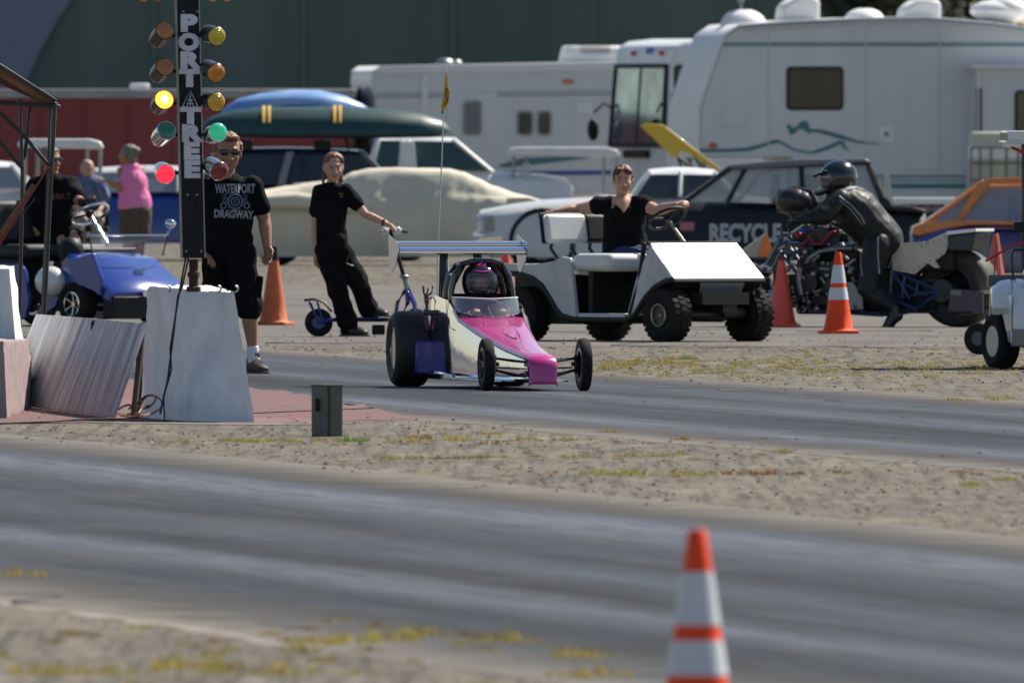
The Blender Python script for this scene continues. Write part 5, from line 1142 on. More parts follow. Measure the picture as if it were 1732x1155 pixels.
m = M(); m.rings([[P(-60, 76, .02), P(88, 171, .02), P(88, 173, .02), P(-60, 79, .02)], [P(-60, 76, 1.2), P(88, 171, 1.2), P(88, 173, 1.2), P(-60, 79, 1.2)]]); mk('ceiling_panel', m, WOOD, rf_, smooth=0)
m = M(); m.limb([P(-20, 430, -.1), P(57, 315, -.1)], [(.022, .012)] * 2, hint=(0, 0, 1), n=6); mk('handle', m, WOOD, o)
m = M(); m.limb([P(-10, 430, -.12), P(60, 318, -.12), P(82, 284, -.1)], .006, n=6); mk('cord', m, mat('dull_red_cord', (.18, .05, .05), .7), o)

# ------------------------------------------------------------------ junior dragster
PINK = mat('pink_gloss_paint', (.58, .06, .28), .26, coat=.8, spec=.6); PINKD = mat('pink_nose_paint', (.50, .03, .22), .25, coat=.8)
DS = 247.5; dth = R(80.5); o = thing('junior_dragster', 'small pink and chrome dragster with a rear wing facing the camera', 'dragster', ((905 - CX) / DS, F / DS, 0), -dth)
MIR = mat('polished_aluminium', (.76, .83, 1.0), .07, metal=1., bump=.25, bscale=2.2)
sta = [(-2.98, .228, .232, .60, .10), (-2.75, .238, .242, .635, .09), (-2.2, .242, .247, .605, .085), (-1.98, .238, .244, .545, .085), (-1.82, .228, .236, .478, .085), (-1.4, .192, .204, .405, .08), (-1.0, .160, .172, .345, .075), (-.5, .125, .134, .285, .07), (0., .098, .104, .243, .06), (.28, .088, .091, .222, .052)]
for sg in (-1, 1):
    m = M(); r0, r1 = [], []
    for (u, wt, wb, zt, zb) in sta:
        r0.append([V((u, sg * wt, zt)), V((u, sg * (wt + wb + .02) / 2, (zt * .6 + zb * .4))), V((u, sg * wb, zb + .02)), V((u, sg * (wb - .03), zb))])
    n = len(r0); vs = [p for r in r0 for p in r]; k = len(vs); vs += [p + V((0, -sg * .006, 0)) for p in vs]
    fs = [(a * 4 + b, a * 4 + b + 1, (a + 1) * 4 + b + 1, (a + 1) * 4 + b) for a in range(n - 1) for b in range(3)]; fs += [tuple(i + k for i in f[::-1]) for f in fs]
    m.add(vs, fs); mk('side_panel', m, MIR, o, smooth=25)
m = M(); rs = []
for (u, wt, wb, zt, zb) in sta[4:]:
    rs.append([V((u, -wt - .004, zt - .012)), V((u, -wt * .93, zt + .006)), V((u, -wt * .4, zt + .014)), V((u, wt * .4, zt + .014)), V((u, wt * .93, zt + .006)), V((u, wt + .004, zt - .012))])
for u, wt, z in ((.315, .086, .195), (.325, .085, .16), (.325, .085, .075), (.31, .088, .052)):
    rs.append([V((u, -wt, z - .004)), V((u + .006, -wt * .9, z)), V((u + .012, -wt * .4, z)), V((u + .012, wt * .4, z)), V((u + .006, wt * .9, z)), V((u, wt, z - .004))])
vs = [p for r in rs for p in r]; m.add(vs, [(a * 6 + b, a * 6 + b + 1, (a + 1) * 6 + b + 1, (a + 1) * 6 + b) for a in range(len(rs) - 1) for b in range(5)])
hd = mk('hood', m, PINK, o, smooth=55, fix=False); so2 = hd.modifiers.new('s', 'SOLIDIFY'); so2.thickness = .006
m = M(); rs = []
for u, wt, zt in ((.16, .098, .236), (.28, .094, .231), (.325, .092, .2), (.34, .091, .16), (.34, .091, .07), (.345, .098, .045)):
    rs.append([V((u - .02, -wt, zt - .13 if zt > .2 else zt * .9)), V((u, -wt, zt - .006)), V((u + .008, -wt * .8, zt + .004)), V((u + .008, 0, zt + .006)), V((u + .008, wt * .8, zt + .004)), V((u, wt, zt - .006)), V((u - .02, wt, zt - .13 if zt > .2 else zt * .9))])
vs = [p for r in rs for p in r]; m.add(vs, [(a * 7 + b, a * 7 + b + 1, (a + 1) * 7 + b + 1, (a + 1) * 7 + b) for a in range(len(rs) - 1) for b in range(6)])
nz = mk('nose', m, PINKD, o, smooth=50, fix=False); sn = nz.modifiers.new('s', 'SOLIDIFY'); sn.thickness = .005
for sg in (-1, 1):
    m = M(); m.limb([(u, sg * (wt + .003), zt - .006) for (u, wt, wb, zt, zb) in sta[3:]], [(.014, .005)] * len(sta[3:]), hint=(0, 0, 1), n=8); mk('edge_strip', m, mat('lilac_edge', (.45, .40, .55), .3, coat=.5), o)
    m = M(); m.limb([(-2.75, sg * .246, .50), (-2.2, sg * .25, .44), (-1.9, sg * .245, .40)], .003, n=5); m.limb([(-2.2, sg * .249, .60), (-2.2, sg * .251, .10)], .002, n=5); mk('panel_seam', m, BLK, o)
zh = lambda u: .345 + .017 + (u + 1.0) * (-.12)
m = M(); m.limb([V((-1.15 + .30 * math.cos(a * PI / 14), .02 + .050 * math.sin(a * PI / 14), zh(-1.15 + .30 * math.cos(a * PI / 14)))) for a in range(-13, 14)], [(.010, .004)] * 27, hint=(0, 0, 1), n=8); mk('badge_or_reflection', m, mat('magenta_reflection', (.30, .005, .11), .3, coat=.5), hd)  # loop-shaped reflection on the hood, modelled as a dark pink ring
m = M(); m.limb([V((-1.15 + .22 * math.cos(a * PI / 14), .02 + .036 * math.sin(a * PI / 14), zh(-1.15 + .22 * math.cos(a * PI / 14)) + .002)) for a in range(-16, -3)], [(.008, .004)] * 13, hint=(0, 0, 1), n=8); mk('badge_or_reflection', m, mat('white_reflection', (.75, .7, .75), .3), hd)  # bright part of that reflection, put in as a white strip
# cockpit sides, windshield
m = M(); arcp = []
for k in range(15):
    a = -PI / 2 + PI * k / 14; arcp.append((-2.06 + .30 * math.cos(a) ** .8 if math.cos(a) > 0 else -2.06, .232 * math.sin(a)))
lo = [V((u + .0, v * 1.0, .485 + .045 * (abs(v) / .232) ** 3)) for u, v in arcp]; hi = [V((u - .07, v * .97, .615 + .010 * abs(v) / .232)) for u, v in arcp]
n = len(lo); m.add(lo + hi, [(i, i + 1, n + i + 1, n + i) for i in range(n - 1)]); wsd = mk('windshield', m, mat('smoked_plexi', (.30, .34, .38), .04, alpha=.50, spec=1., coat=1.), o, smooth=80, fix=False)
m = M(); m.limb(hi, .006, n=6); mk('edge', m, mat('pale_edge', (.6, .66, .68), .3), wsd); m = M()
for i in range(1, n - 1, 1): m.ell(lo[i] + V((.008, 0, .010)), .0055, n=8, m=6)
mk('rivet', m, CHR, wsd)
m = M(); m.limb(lo, .006, n=6); mk('seal', m, BLK, wsd)
# floor, cockpit tub
m = M(); m.box((-1.6, 0, .066), (2.7, .56, .014)); m.box((-2.3, -.285, .078), (1.2, .03, .04)); m.box((-2.3, .285, .078), (1.2, .03, .04)); mk('floor_pan', m, MIR, o, bevel=.004)
m = M(); m.box((-2.5, 0, .3), (.05, .40, .42)); m.box((-1.9, 0, .12), (1.1, .40, .03)); m.box((-2.42, 0, .50), (.10, .36, .30)); mk('cockpit_seat', m, BLK, o, bevel=.02)
m = M(); m.torus((-1.97, 0, .55), (-.5, 0, .85), .10, .010, 22, 6); m.cyl((-1.97, 0, .55), (-1.7, 0, .42), .012); mk('steering_wheel', m, BLM, o)
# roll cage
BP2 = mat('cage_black', (.012, .012, .015), .2, coat=.8)
def hoop(u, hw, z0, z1, r): 
    pts = [V((u, -hw, z0)), V((u, -hw * .98, z0 + (z1 - z0) * .45)), V((u, -hw * .86, z0 + (z1 - z0) * .76)), V((u, -hw * .62, z0 + (z1 - z0) * .95)), V((u, -hw * .3, z1)), V((u, hw * .3, z1)), V((u, hw * .62, z0 + (z1 - z0) * .95)), V((u, hw * .86, z0 + (z1 - z0) * .76)), V((u, hw * .98, z0 + (z1 - z0) * .45)), V((u, hw, z0))]
    return pts
m = M(); h1, h2 = hoop(-2.22, .218, .5, .875, 0), hoop(-2.55, .205, .5, .862, 0); m.limb(h1, .021, n=10); m.limb(h2, .019, n=10)
for i in (2, 3, 4, 5, 6, 7): m.limb([h1[i], h2[i]], .012, n=8)
m.limb([h2[4], V((-3.0, -.18, .5))], .014, n=8); m.limb([h2[5], V((-3.0, .18, .5))], .014, n=8)
mk('roll_cage', m, BP2, o)
m = M(); 
vs = [p + V((-.01, 0, 0)) for p in h1] + [p + V((.01, 0, 0)) for p in h2]; n = len(h1); m.add(vs, [(i, i + 1, n + i + 1, n + i) for i in range(n - 1)]); pd = mk('side_padding', m, BP2, o, fix=False); sp = pd.modifiers.new('s', 'SOLIDIFY'); sp.thickness = .012
# rear wheels, front wheels
SLK = mat('slick_rubber', (.020, .019, .019), .6, var=.3, vscale=8, bump=.12, bscale=60)
RIMB = mat('polished_rim', (.55, .56, .60), .15, metal=1.)
for sg in (-1, 1): wheel(o, (-3.2, sg * .352, .262), .262, .255, .15, RIMB, tm=SLK, axis=(0, sg, 0))
for sg in (-1, 1):
    wheel(o, (0, sg * .337, .180), .180, .078, .115, BLM, axis=(0, sg, 0), spokes=5)
m = M()
for sg in (-1, 1):
    for (u, z, u2, z2) in ((.0, .225, -.18, .20), (.0, .225, .14, .20), (.0, .145, -.15, .10), (.0, .145, .16, .10)): m.limb([V((u, sg * .285, z)), V((u2, sg * .10, z2))], .0085, n=8)
    m.cyl((0, sg * .28, .12), (0, sg * .28, .245), .013); m.cyl((0, sg * .25, .185), (0, sg * .34, .180), .014); m.limb([(-.08, sg * .27, .16), (-.1, sg * .05, .15)], .006, n=6)
mk('front_suspension', m, BLM, o)
m = M(); m.cyl((-3.2, -.35, .262), (-3.2, .35, .262), .02); m.box((-3.1, 0, .22), (.5, .4, .10)); m.box((-3.02, 0, .40), (.22, .26, .26)); m.cyl((-3.05, .14, .35), (-3.05, .2, .35), .09); m.cyl((-2.9, -.15, .50), (-2.9, -.30, .52), .02); mk('engine', m, mat('engine_metal', (.10, .10, .105), .4, metal=.7), o, bevel=.01)
m = M(); m.box((-2.96, -.285, .205), (.12, .135, .225)); mk('side_pod', m, mat('violet_paint', (.035, .03, .24), .3, coat=.5), o, bevel=.012)
m = M(); m.limb([(-2.9, -.24, .62), (-2.98, -.265, .60), (-2.99, -.27, .45), (-2.96, -.26, .40)], .007, n=6); mk('wire', m, PINKD, o)
# wing
m = M(); rs = []; AF = [(-.17, .022), (-.10, .036), (.0, .034), (.06, .026), (.10, .014), (.118, .0), (.118, -.012), (.105, -.022), (.06, -.026), (.0, -.022), (-.10, .006)]
for v in (-.445, .445): rs.append([V((-3.15 + a, v, .938 + b)) for a, b in AF])
m.rings(rs); wg = mk('wing', m, CHR, o, smooth=50)
m = M(); rs = []
for v in (-.445, .445): rs.append([V((-3.30 + a * .6, v, .985 + b * .62)) for a, b in AF])
m.rings(rs); mk('flap', m, CHR, wg, smooth=50)
for sg in (-1, 1):
    m = M(); pts = [(-3.44, 1.05), (-3.00, .99), (-2.98, .95), (-3.10, .86), (-3.30, .79), (-3.42, .82)]; rs = [[V((a, sg * .452 - .004, b)) for a, b in pts], [V((a, sg * .452 + .004, b)) for a, b in pts]]; m.rings(rs); mk('end_plate', m, MIR, wg, smooth=0)
m = M()
for sg in (-1, 1): m.limb([(-3.12, sg * .115, .95), (-3.05, sg * .15, .30)], [(.013, .03)] * 2, hint=(1, 0, 0), n=8); m.limb([(-3.2, sg * .115, .95), (-3.0, sg * .17, .60)], .008, n=8); m.limb([(-3.1, sg * .10, .92), (-2.62, sg * .16, .70)], .008, n=8)
mk('strut', m, BLM, wg)

# driver, strapped inside the dragster
Lp = o.matrix_basis
bpy.context.view_layer.update(); Md = o.matrix_world.copy(); Q = lambda u, v, z: Md @ V((u, v, z)) - Md @ V((-2.3, 0, 0))
p = thing('person', 'young driver in a black and pink helmet sitting in the pink dragster', 'person', Md @ V((-2.3, 0, 0)))
J = dict(shA=Q(-2.32, -.13, .57), shB=Q(-2.32, .13, .57), sho=Q(-2.33, 0, .575), chest=Q(-2.31, 0, .45), waist=Q(-2.26, 0, .30), pel=Q(-2.2, 0, .20),
         elA=Q(-2.15, -.19, .45), wrA=Q(-2.0, -.09, .52), elB=Q(-2.15, .19, .45), wrB=Q(-2.0, .09, .52), hipA=Q(-2.18, -.09, .20), hipB=Q(-2.18, .09, .20), knA=Q(-1.85, -.09, .30), knB=Q(-1.85, .09, .30), anA=Q(-1.45, -.07, .16), anB=Q(-1.45, .07, .16))
hc = Q(-2.27, 0, .735); fd = Q(-1, 0, 0) - Q(-2, 0, 0); fd = V((fd.x * .6, fd.y, 0)); rot = headrot(fd, (0, 0, 1)); m = M(); q = head(m, hc + V((0, 0, -.01)), rot, .92); m.limb([hc - V((0, 0, .05)), J['sho']], .05, n=10); body_torso(m, J, 0, .8, (.12, .12, .14, .12), (.09, .085, .09, .07))
for s in 'AB': arm(m, J, s, 0, .8); leg(m, J, s, 0, .8)
up3 = Q(-1, 0, .3) - Q(-2, 0, 0)
hand(m, J['wrA'], up3, (0, 0, -1), .85, .9, 1); hand(m, J['wrB'], up3, (0, 0, -1), .85, .9, -1)
mk('body', m, SKIN, p, voxel=.007, sm=1)
for sg in (-1, 1): m = M(); m.limb([q(sg * .047, .072, .010), q(sg * .032, .085, .004), q(sg * .016, .084, .010)], .003, n=6); mk('eyelid', m, HAIRB, p)
m = M(); m.limb([q(-.02, .090, -.058), q(.02, .090, -.058)], .005, n=6); mk('lips', m, LIP, p)
m = M(); body_torso(m, J, .02, .8, (.12, .12, .14, .125), (.09, .085, .09, .075)); m.limb([hc - V((0, 0, .11)), J['sho']], [.062, .085], n=12)
for s in 'AB': arm(m, J, s, .018, .8, .999); leg(m, J, s, .02, .8, 1.9)
mk('race_suit', m, mat('magenta_suit', (.12, .008, .06), .8), p, voxel=.011, sm=2, disp=.006, dscale=.05)
# helmet: a shell with an eye port
HEL = mat('helmet_black', (.010, .011, .014), .08, coat=1., spec=.8)
def helmet(parent, c, rot, mm, k=1., port=True):
    m = M(); vs = []; N, K = 36, 22; rows = []
    for i in range(K + 1):
        ph = PI * (.03 + .80 * i / K); row = []
        for j in range(N):
            th_ = 2 * PI * j / N; x, y, z = math.sin(ph) * math.sin(th_), math.sin(ph) * math.cos(th_), math.cos(ph)
            pt = V((x * .128, y * (.145 + (.02 if z < 0 and y > 0 else 0)), z * .130 + (.0 if z > 0 else z * .02))) * k; row.append(V(c) + rot @ pt)
        rows.append(row)
    fs = []
    for i in range(K):
        for j in range(N):
            th_ = (2 * PI * (j + .5) / N + PI) % (2 * PI) - PI; z = math.cos(PI * (.03 + .80 * (i + .5) / K))
            if port and abs(th_) < .82 and -.46 < z < .30: continue
            fs.append((i * N + j, i * N + (j + 1) % N, (i + 1) * N + (j + 1) % N, (i + 1) * N + j))
    m.add([pp for r in rows for pp in r], fs); hb_ = mk('helmet', m, mm, parent, smooth=60, fix=False)
    sm_ = hb_.modifiers.new('s', 'SOLIDIFY'); sm_.thickness = .012 * k; sm_.offset = 0
    return hb_
hl = helmet(p, hc, rot, HEL, .98)
m = M(); rs = []
for i in range(9):
    z = .045 - .115 * i / 8; row = []
    for j in range(17):
        a = -.95 + 1.9 * j / 16; c_ = math.sqrt(max(0, 1 - (z / .14) ** 2)); row.append(hc + rot @ V((math.sin(a) * .133 * c_, math.cos(a) * .157 * c_, z)))
    rs.append(row)
m.add([x for r in rs for x in r], [(a * 17 + b, a * 17 + b + 1, (a + 1) * 17 + b + 1, (a + 1) * 17 + b) for a in range(8) for b in range(16)]); mk('visor', m, mat('clear_visor', (.12, .14, .18), .04, alpha=.35, spec=1., coat=1.), hl, smooth=60, fix=False)
PS = mat('magenta_graphic', (.35, .01, .20), .25, coat=1.)
m = M(); q2 = lambda x, y, z: hc + rot @ V((x, y, z))
m.limb([q2(-.045, .118, .072), q2(-.0, .128, .066), q2(.045, .118, .072)], [(.006, .016)] * 3, n=8); m.limb([q2(-.02, .085, .112), q2(0, .095, .098), q2(.03, .085, .110), q2(.0, .07, .122)], .010, n=8)
m.limb([q2(-.118, .05, .045), q2(-.10, .02, .085), q2(-.06, -.01, .118)], .007, n=8); mk('helmet_graphic', m, PS, hl)
m = M(); m.limb([q2(-.06, .150, -.062), q2(0, .166, -.068), q2(.06, .150, -.062)], [(.012, .018)] * 3, n=8); mk('chin_bar', m, HEL, hl)
m = M(); m.limb([hc + rot @ V((-.11, .0, -.115)), hc + rot @ V((-.06, .1, -.13)), hc + rot @ V((.06, .1, -.13)), hc + rot @ V((.11, 0, -.115))], .022, n=8); mk('neck_collar', m, MATS['magenta_suit'], p)

# whip flag
t = T(741, s=236); o = thing('whip_flag', 'yellow flag on a tall thin whip rising behind the dragster wing', 'flag', t.loc); m = M(); m.limb([t.P(738, t.g), t.P(740, 430), t.P(746, 300), t.P(750, 200), t.P(754, 118)], [.006, .005, .0045, .004, .004], n=6); mk('pole', m, mat('fibreglass', (.5, .5, .5), .4), o)
m = M(); pts = [(754, 123), (757, 132), (757, 145), (761, 158), (758, 176), (752, 186), (747, 190), (746, 180), (750, 165), (751, 150), (752, 135)]
m.prism(t.L(pts), -.012, .012); f_ = mk('flag', m, mat('yellow_flag', (.78, .48, .02), .7, var=.35, vscale=25), o, smooth=60)
m = M(); m.limb([t.P(756, 150, -.016), t.P(754, 160, -.016), t.P(757, 170, -.016), t.P(751, 178, -.016)], .004, n=5); m.cyl(t.P(748, 192), t.P(749, 186), .008); mk('print', m, BLK, f_)
m = M(); m.cyl(t.P(738, t.g), t.P(738, t.g - 6), .05); mk('base', m, BLK, o)
# forked stand behind the rear tyre
t = T(722, s=206); o = thing('forked_stand', 'rusty iron stand with a forked top behind the dragster rear tyre', 'stand', t.loc); m = M(); m.limb([t.P(723, t.g), t.P(722, 512)], .014, n=8); m.limb([t.P(722, 512), t.P(721, 500)], .02, n=8); m.limb([t.P(716, 485), t.P(717, 496), t.P(722, 500), t.P(730, 496), t.P(732, 485)], .009, n=8); m.limb([t.P(722, 500), t.P(724, 488)], .007, n=8)
m.limb([t.P(712, t.g - 2), t.P(722, t.g - 14), t.P(733, t.g - 2)], .012, n=8); mk('post', m, RUST, o)

# ------------------------------------------------------------------ white golf cart
def side(o, name, pts, U, Z, v0, v1, mm, bevel=.008, sm=30):
    m = M(); P_ = [(U(a), Z(b)) for a, b in pts]; m.prism(P_, v0, v1); return mk(name, m, mm, o, bevel=bevel, smooth=sm)
s_ = 203.7; g_ = 577.; th = R(51); o = thing('golf_cart', 'white golf cart with knobbly tyres and a blank white front panel', 'golf cart', ((1198 - CX) / s_, F / s_, 0), -th, None)
U = lambda px: (px - 1119) / 128.3; Z = lambda py: (g_ - py) / s_
WC = mat('scuffed_white_cart', (.56, .57, .58), .4, coat=.2, var=.28, vscale=4, col2=(.40, .41, .43))
rear = [(868, 446), (900, 449), (938, 442), (952, 434), (966, 436), (969, 450), (978, 536), (952, 536), (941, 522), (932, 505), (918, 482), (900, 470), (880, 465), (862, 466), (820, 466), (820, 446)]
for v0, v1 in ((-.52, -.48), (.48, .52)): side(o, 'rear_side_panel', rear, U, Z, v0, v1, WC)
fr = [(1096, 418), (1101, 416), (1138, 471), (1127, 475), (1108, 485), (1092, 503), (1082, 522), (1075, 533), (1066, 537), (1060, 530), (1075, 470)]
for v0, v1 in ((-.495, -.455), (.40, .44)): side(o, 'front_side_panel', fr, U, Z, v0, v1, WC)
for sg in (-1, 1):
    m = M(); v = sg * .515
    m.limb([V((U(a), v, Z(b))) for a, b in [(828, 464), (862, 463), (884, 464), (905, 471), (921, 483), (934, 504), (944, 522), (954, 534), (975, 540), (1062, 540), (1074, 534), (1083, 520), (1094, 502), (1110, 484), (1128, 474), (1140, 472)]], [(.025, .02)] * 16, hint=(0, 0, 1), n=8); mk('fender_trim', m, BLK, o)
    m = M(); m.box((U(1020), sg * .50, Z(534)), (.62, .04, .045)); mk('sill', m, mat('pale_sill', (.5, .52, .54), .4), o, bevel=.005)
m = M(); m.box((U(900), 0, Z(448) - .01), (1.1, .96, .03)); mk('rear_deck', m, WC, o, bevel=.008)
m = M(); m.box((-1.58, 0, .34), (.75, .80, .40)); m.box((-.75, 0, .205), (.9, .9, .04)); m.box((-1.0, 0, .40), (.06, .9, .40)); m.box((-2.1, 0, .40), (.3, .5, .3)); m.box((-.28, 0, .45), (.05, .9, .5)); mk('chassis', m, BLK, o, bevel=.01)
m = M(); m.box((-.02, 0, .36), (.5, .50, .10)); m.cyl((0, -.40, .23), (0, .40, .23), .03); m.cyl((.05, .10, .24), (.05, .32, .24), .05); m.box((.08, .12, .30), (.12, .15, .12)); mk('axle', m, mat('greasy_steel', (.05, .048, .045), .5, metal=.5), o)
m = M(); m.cyl((-1.85, -.40, .23), (-1.85, .40, .23), .04); mk('axle', m, MATS['greasy_steel'], o); m = M(); m.ell((-1.05, -.2, .17), (.16, .12, .08)); mk('gearbox', m, MATS['greasy_steel'], o)
cu = M(); cu.box((-.95, 0, .655), (.50, .98, .15)); ct = mk('seat', cu, mat('white_vinyl', (.68, .68, .65), .35, coat=.2, var=.1), o, bevel=.05)
# the sloping front panel
m = M(); A, B, C_, D_ = V((-.20, -.47, .806)), V((.145, -.50, .512)), V((.145, .48, .512)), V((-.20, .46, .806)); nrm = (B - A).cross(D_ - A).normalized(); nrm = nrm if nrm.z > 0 else -nrm
m.rings([[A, B, C_, D_], [p_ + nrm * .02 for p_ in (A, B, C_, D_)]]); cw = mk('front_panel', m, mat('gloss_white_panel', (.80, .80, .77), .3, coat=.3, var=.06, vscale=2), o, bevel=.008, smooth=0)
m = M(); m.limb([A + nrm * .01 + V((-.02, 0, .005)), D_ + nrm * .01 + V((-.02, 0, .005))], .014, n=8); m.limb([B + V((.01, 0, -.008)), C_ + V((.01, 0, -.008))], .012, n=8); m.limb([A + V((-.03, -.03, 0)), V((-.32, -.47, .50)), V((-.42, -.49, .24))], [.02, .026, .02], n=8); mk('edge_trim', m, BLK, cw)
m = M(); m.rings([[V((.14, -.2, .50)), V((.14, .27, .50)), V((.14, .27, .47)), V((.14, -.2, .47))], [V((.08, -.16, .31)), V((.08, .25, .31)), V((.05, .25, .31)), V((.05, -.16, .31))]]); mk('apron', m, mat('grey_apron', (.14, .15, .17), .5), o, smooth=0)
m = M(); m.rings([[V((-.22, -.45, .79)), V((-.22, .45, .79)), V((.12, .46, .50)), V((.12, -.46, .50))], [V((-.26, -.44, .45)), V((-.26, .44, .45)), V((.06, .44, .44)), V((.06, -.44, .44))]]); mk('cowl_inner', m, BLK, o, smooth=0)
RIMG = mat('gold_rim', (.42, .34, .20), .35, metal=.8); RIMD = mat('dark_rim', (.06, .05, .04), .4, metal=.6)
for (u, v, kk) in ((0, -.44, 1), (0, .44, 1), (-1.85, -.44, 1), (-1.80, .40, 1)):
    w_ = wheel(o, (u, v, .222), .222, .20, .098, RIMD, knob=True, axis=(0, -1 if v < 0 else 1, 0)); sg = -1 if v < 0 else 1
    m = M(); m.torus((u, v + sg * .095, .222), (0, 1, 0), .090, .008, 28, 8); m.ell((u, v + sg * .07, .222), (.022, .018, .022))
    for i in range(12): a = i * PI / 6; m.cyl((u + .03 * math.cos(a), v + sg * .075, .222 + .03 * math.sin(a)), (u + .078 * math.cos(a), v + sg * .080, .222 + .078 * math.sin(a)), .004, n=5)
    mk('hub', m, RIMG, w_)
# seat backs on bent steel supports
sbx = lambda px, v: (px - 1198 - v * 158.8) / 128.3
def seatback(v, px0, lab, mm):
    u = sbx(px0, v); m = M(); m.limb([(u - .02, v - .0, Z(386) - .0)] * 1 + [(u - .021, v, Z(387))], .1) if False else None
    rr = Matrix.Rotation(R(-10), 3, 'Y'); m.box((u, v, Z(387)), (.07, .44, .25), rr); b_ = mk('backrest', m, mm, o, bevel=.035)
    q_ = M(); q_.box((u - .045, v, Z(386)), (.02, .46, .26), rr); mk('backing', q_, BLK, b_, bevel=.02)
    k = M()
    for dv in (-.09, .13): k.limb([(u - .05, v + dv, Z(400)), (u - .08, v + dv, Z(420)), (u + .02, v + dv, Z(440)), (u + .06, v + dv, Z(446))], .017, n=8)
    mk('support', k, BLM, b_)
seatback(-.26, 956, '', MATS['white_vinyl']); seatback(.26, 1022, '', mat('black_vinyl', (.009, .009, .010), .6))
m = M(); c = V(((1129 - 1198 - .25 * 158.8) / 128.3, .25, Z(369))); ax = V((-.35, 0, .55)).normalized(); m.torus(c, ax, .165, .014, 32, 8)
a_, b_ = frame_of(ax)
for k_ in range(3): t_ = k_ * 2.09 + .5; m.limb([c, c + (a_ * math.cos(t_) + b_ * math.sin(t_)) * .16], .009, n=6)
m.ell(c, (.035, .035, .03)); sw = mk('steering_wheel', m, BLK, o)
m = M(); m.cyl(c, V(((1161 - 1198 - .25 * 158.8) / 128.3, .25, Z(413))), .014); mk('steering_column', m, mat('tan_column', (.30, .24, .18), .4, metal=.4), o)

# ------------------------------------------------------------------ blue golf cart (left)
s2 = 190.; g2 = 552.; o = thing('golf_cart', 'blue golf cart with a low windshield and chrome steering wheel', 'golf cart', ((200 - CX) / s2, F / s2, 0), -th)
kx, kv = s2 * math.cos(th), s2 * math.sin(th); U2 = lambda px, v=-.5: (px - 200 - v * kv) / kx; Z2 = lambda py: (g2 - py) / s2
BL2 = mat('blue_cart_paint', (.018, .050, .28), .22, coat=.7, var=.12, vscale=2)
m = M(); rs = []
for (u, hw, zt) in ((-.28, .42, .60), (-.20, .43, .645), (.0, .45, .60), (.30, .46, .42), (.42, .46, .36), (.46, .45, .30), (.45, .44, .24)):
    zb = .43 if u < .25 else (.30 if u < .35 else .24); rs.append([V((u, -hw, min(zt - .03, zt))), V((u, -hw + .03, zt)), V((u, 0, zt + .012)), V((u, hw - .03, zt)), V((u, hw, zt - .03)), V((u, hw, min(zb, zt - .04))), V((u, -hw, min(zb, zt - .04)))])
m.rings(rs); hd = mk('hood', m, BL2, o, smooth=40)
fs2 = [(120, 440), (157, 428), (172, 470), (170, 500), (160, 492), (140, 484), (118, 486), (102, 500), (92, 520), (70, 535), (60, 530), (78, 500), (90, 470)]
m = M(); P_ = [(U2(a), Z2(b)) for a, b in fs2]; m.prism(P_, -.50, -.46); mk('side_panel', m, BL2, o, bevel=.008)
rs2 = [(-60, 446), (36, 446), (44, 460), (50, 510), (46, 538), (20, 545), (-20, 520), (-60, 505)]
for a, b in ((-.52, -.48), (.48, .52)): m = M(); m.prism([(U2(x), Z2(y)) for x, y in rs2], a, b); mk('rear_side_panel', m, BL2, o, bevel=.008)
m = M(); m.box((-1.35, 0, .40), (1.0, .9, .40)); m.box((-.55, 0, .16), (1.0, .95, .05)); m.box((.40, 0, .17), (.16, .86, .20)); m.box((0.2, 0, .33), (.4, .6, .10)); mk('chassis', m, BLK, o, bevel=.012)
m = M(); m.box((-.98, 0, .66), (.5, .96, .14)); mk('seat', m, MATS['black_vinyl'], o, bevel=.05)
m = M(); m.box((-1.28, 0, .92), (.10, .95, .40), Matrix.Rotation(R(-10), 3, 'Y')); mk('backrest', m, MATS['black_vinyl'], o, bevel=.05)
m = M(); m.box((-.28, .0, .50), (.05, .84, .40)); m.ell((-.30, -.30, .66), (.12, .12, .14)); mk('dashboard', m, BLK, o, bevel=.02)
for u, v in ((-.02, -.44), (-.02, .44), (-1.72, -.44), (-1.72, .44)): wheel(o, (u, v, .20), .20, .18, .11, CHR, axis=(0, -1 if v < 0 else 1, 0), spokes=6)
m = M(); m.ell((U2(86, -.55), -.55, Z2(476)), (.16, .13, .14)); m.cyl((U2(86, -.55), -.55, Z2(455)), (U2(86, -.55), -.55, Z2(442)), .025); mk('air_tank', m, mat('white_enamel', (.65, .65, .63), .25, coat=.5), o)
m = M()
tl, tr2 = V((U2(152, -.40), -.40, Z2(398))), V((U2(283, .42), .42, Z2(398))); bl, br = V((U2(158, -.40), -.40, Z2(432))), V((U2(275, .42), .42, Z2(432)))
m.limb([tl, tr2], .008, n=8); fm = mk('windshield_frame', m, CHR, o); m = M(); m.limb([tl, bl], .007, n=6); m.limb([tr2, br], .007, n=6); m.limb([tl * .3 + tr2 * .7, bl * .3 + br * .7], .006, n=6); mk('post', m, BLM, fm)
m = M(); m.add([bl, br, tr2, tl], [(0, 1, 2, 3)]); mk('windshield', m, mat('clear_acrylic', (.5, .55, .6), .05, alpha=.22, spec=1.), o, smooth=0, fix=False)
c = V((U2(150, .2), .2, Z2(363))); m = M(); m.torus(c, ax, .175, .013, 32, 8); sw = mk('steering_wheel', m, CHR, o)
m = M()
for k_ in range(3): t_ = k_ * 2.09 + .1; m.limb([c, c + (a_ * math.cos(t_) + b_ * math.sin(t_)) * .17], .010, n=6)
m.ell(c, .04); mk('spoke', m, BLK, sw)
m = M(); m.cyl(c + V((0, 0, -.0)), V((U2(180, .2), .2, Z2(412))), .016); mk('steering_column', m, CHR, o)
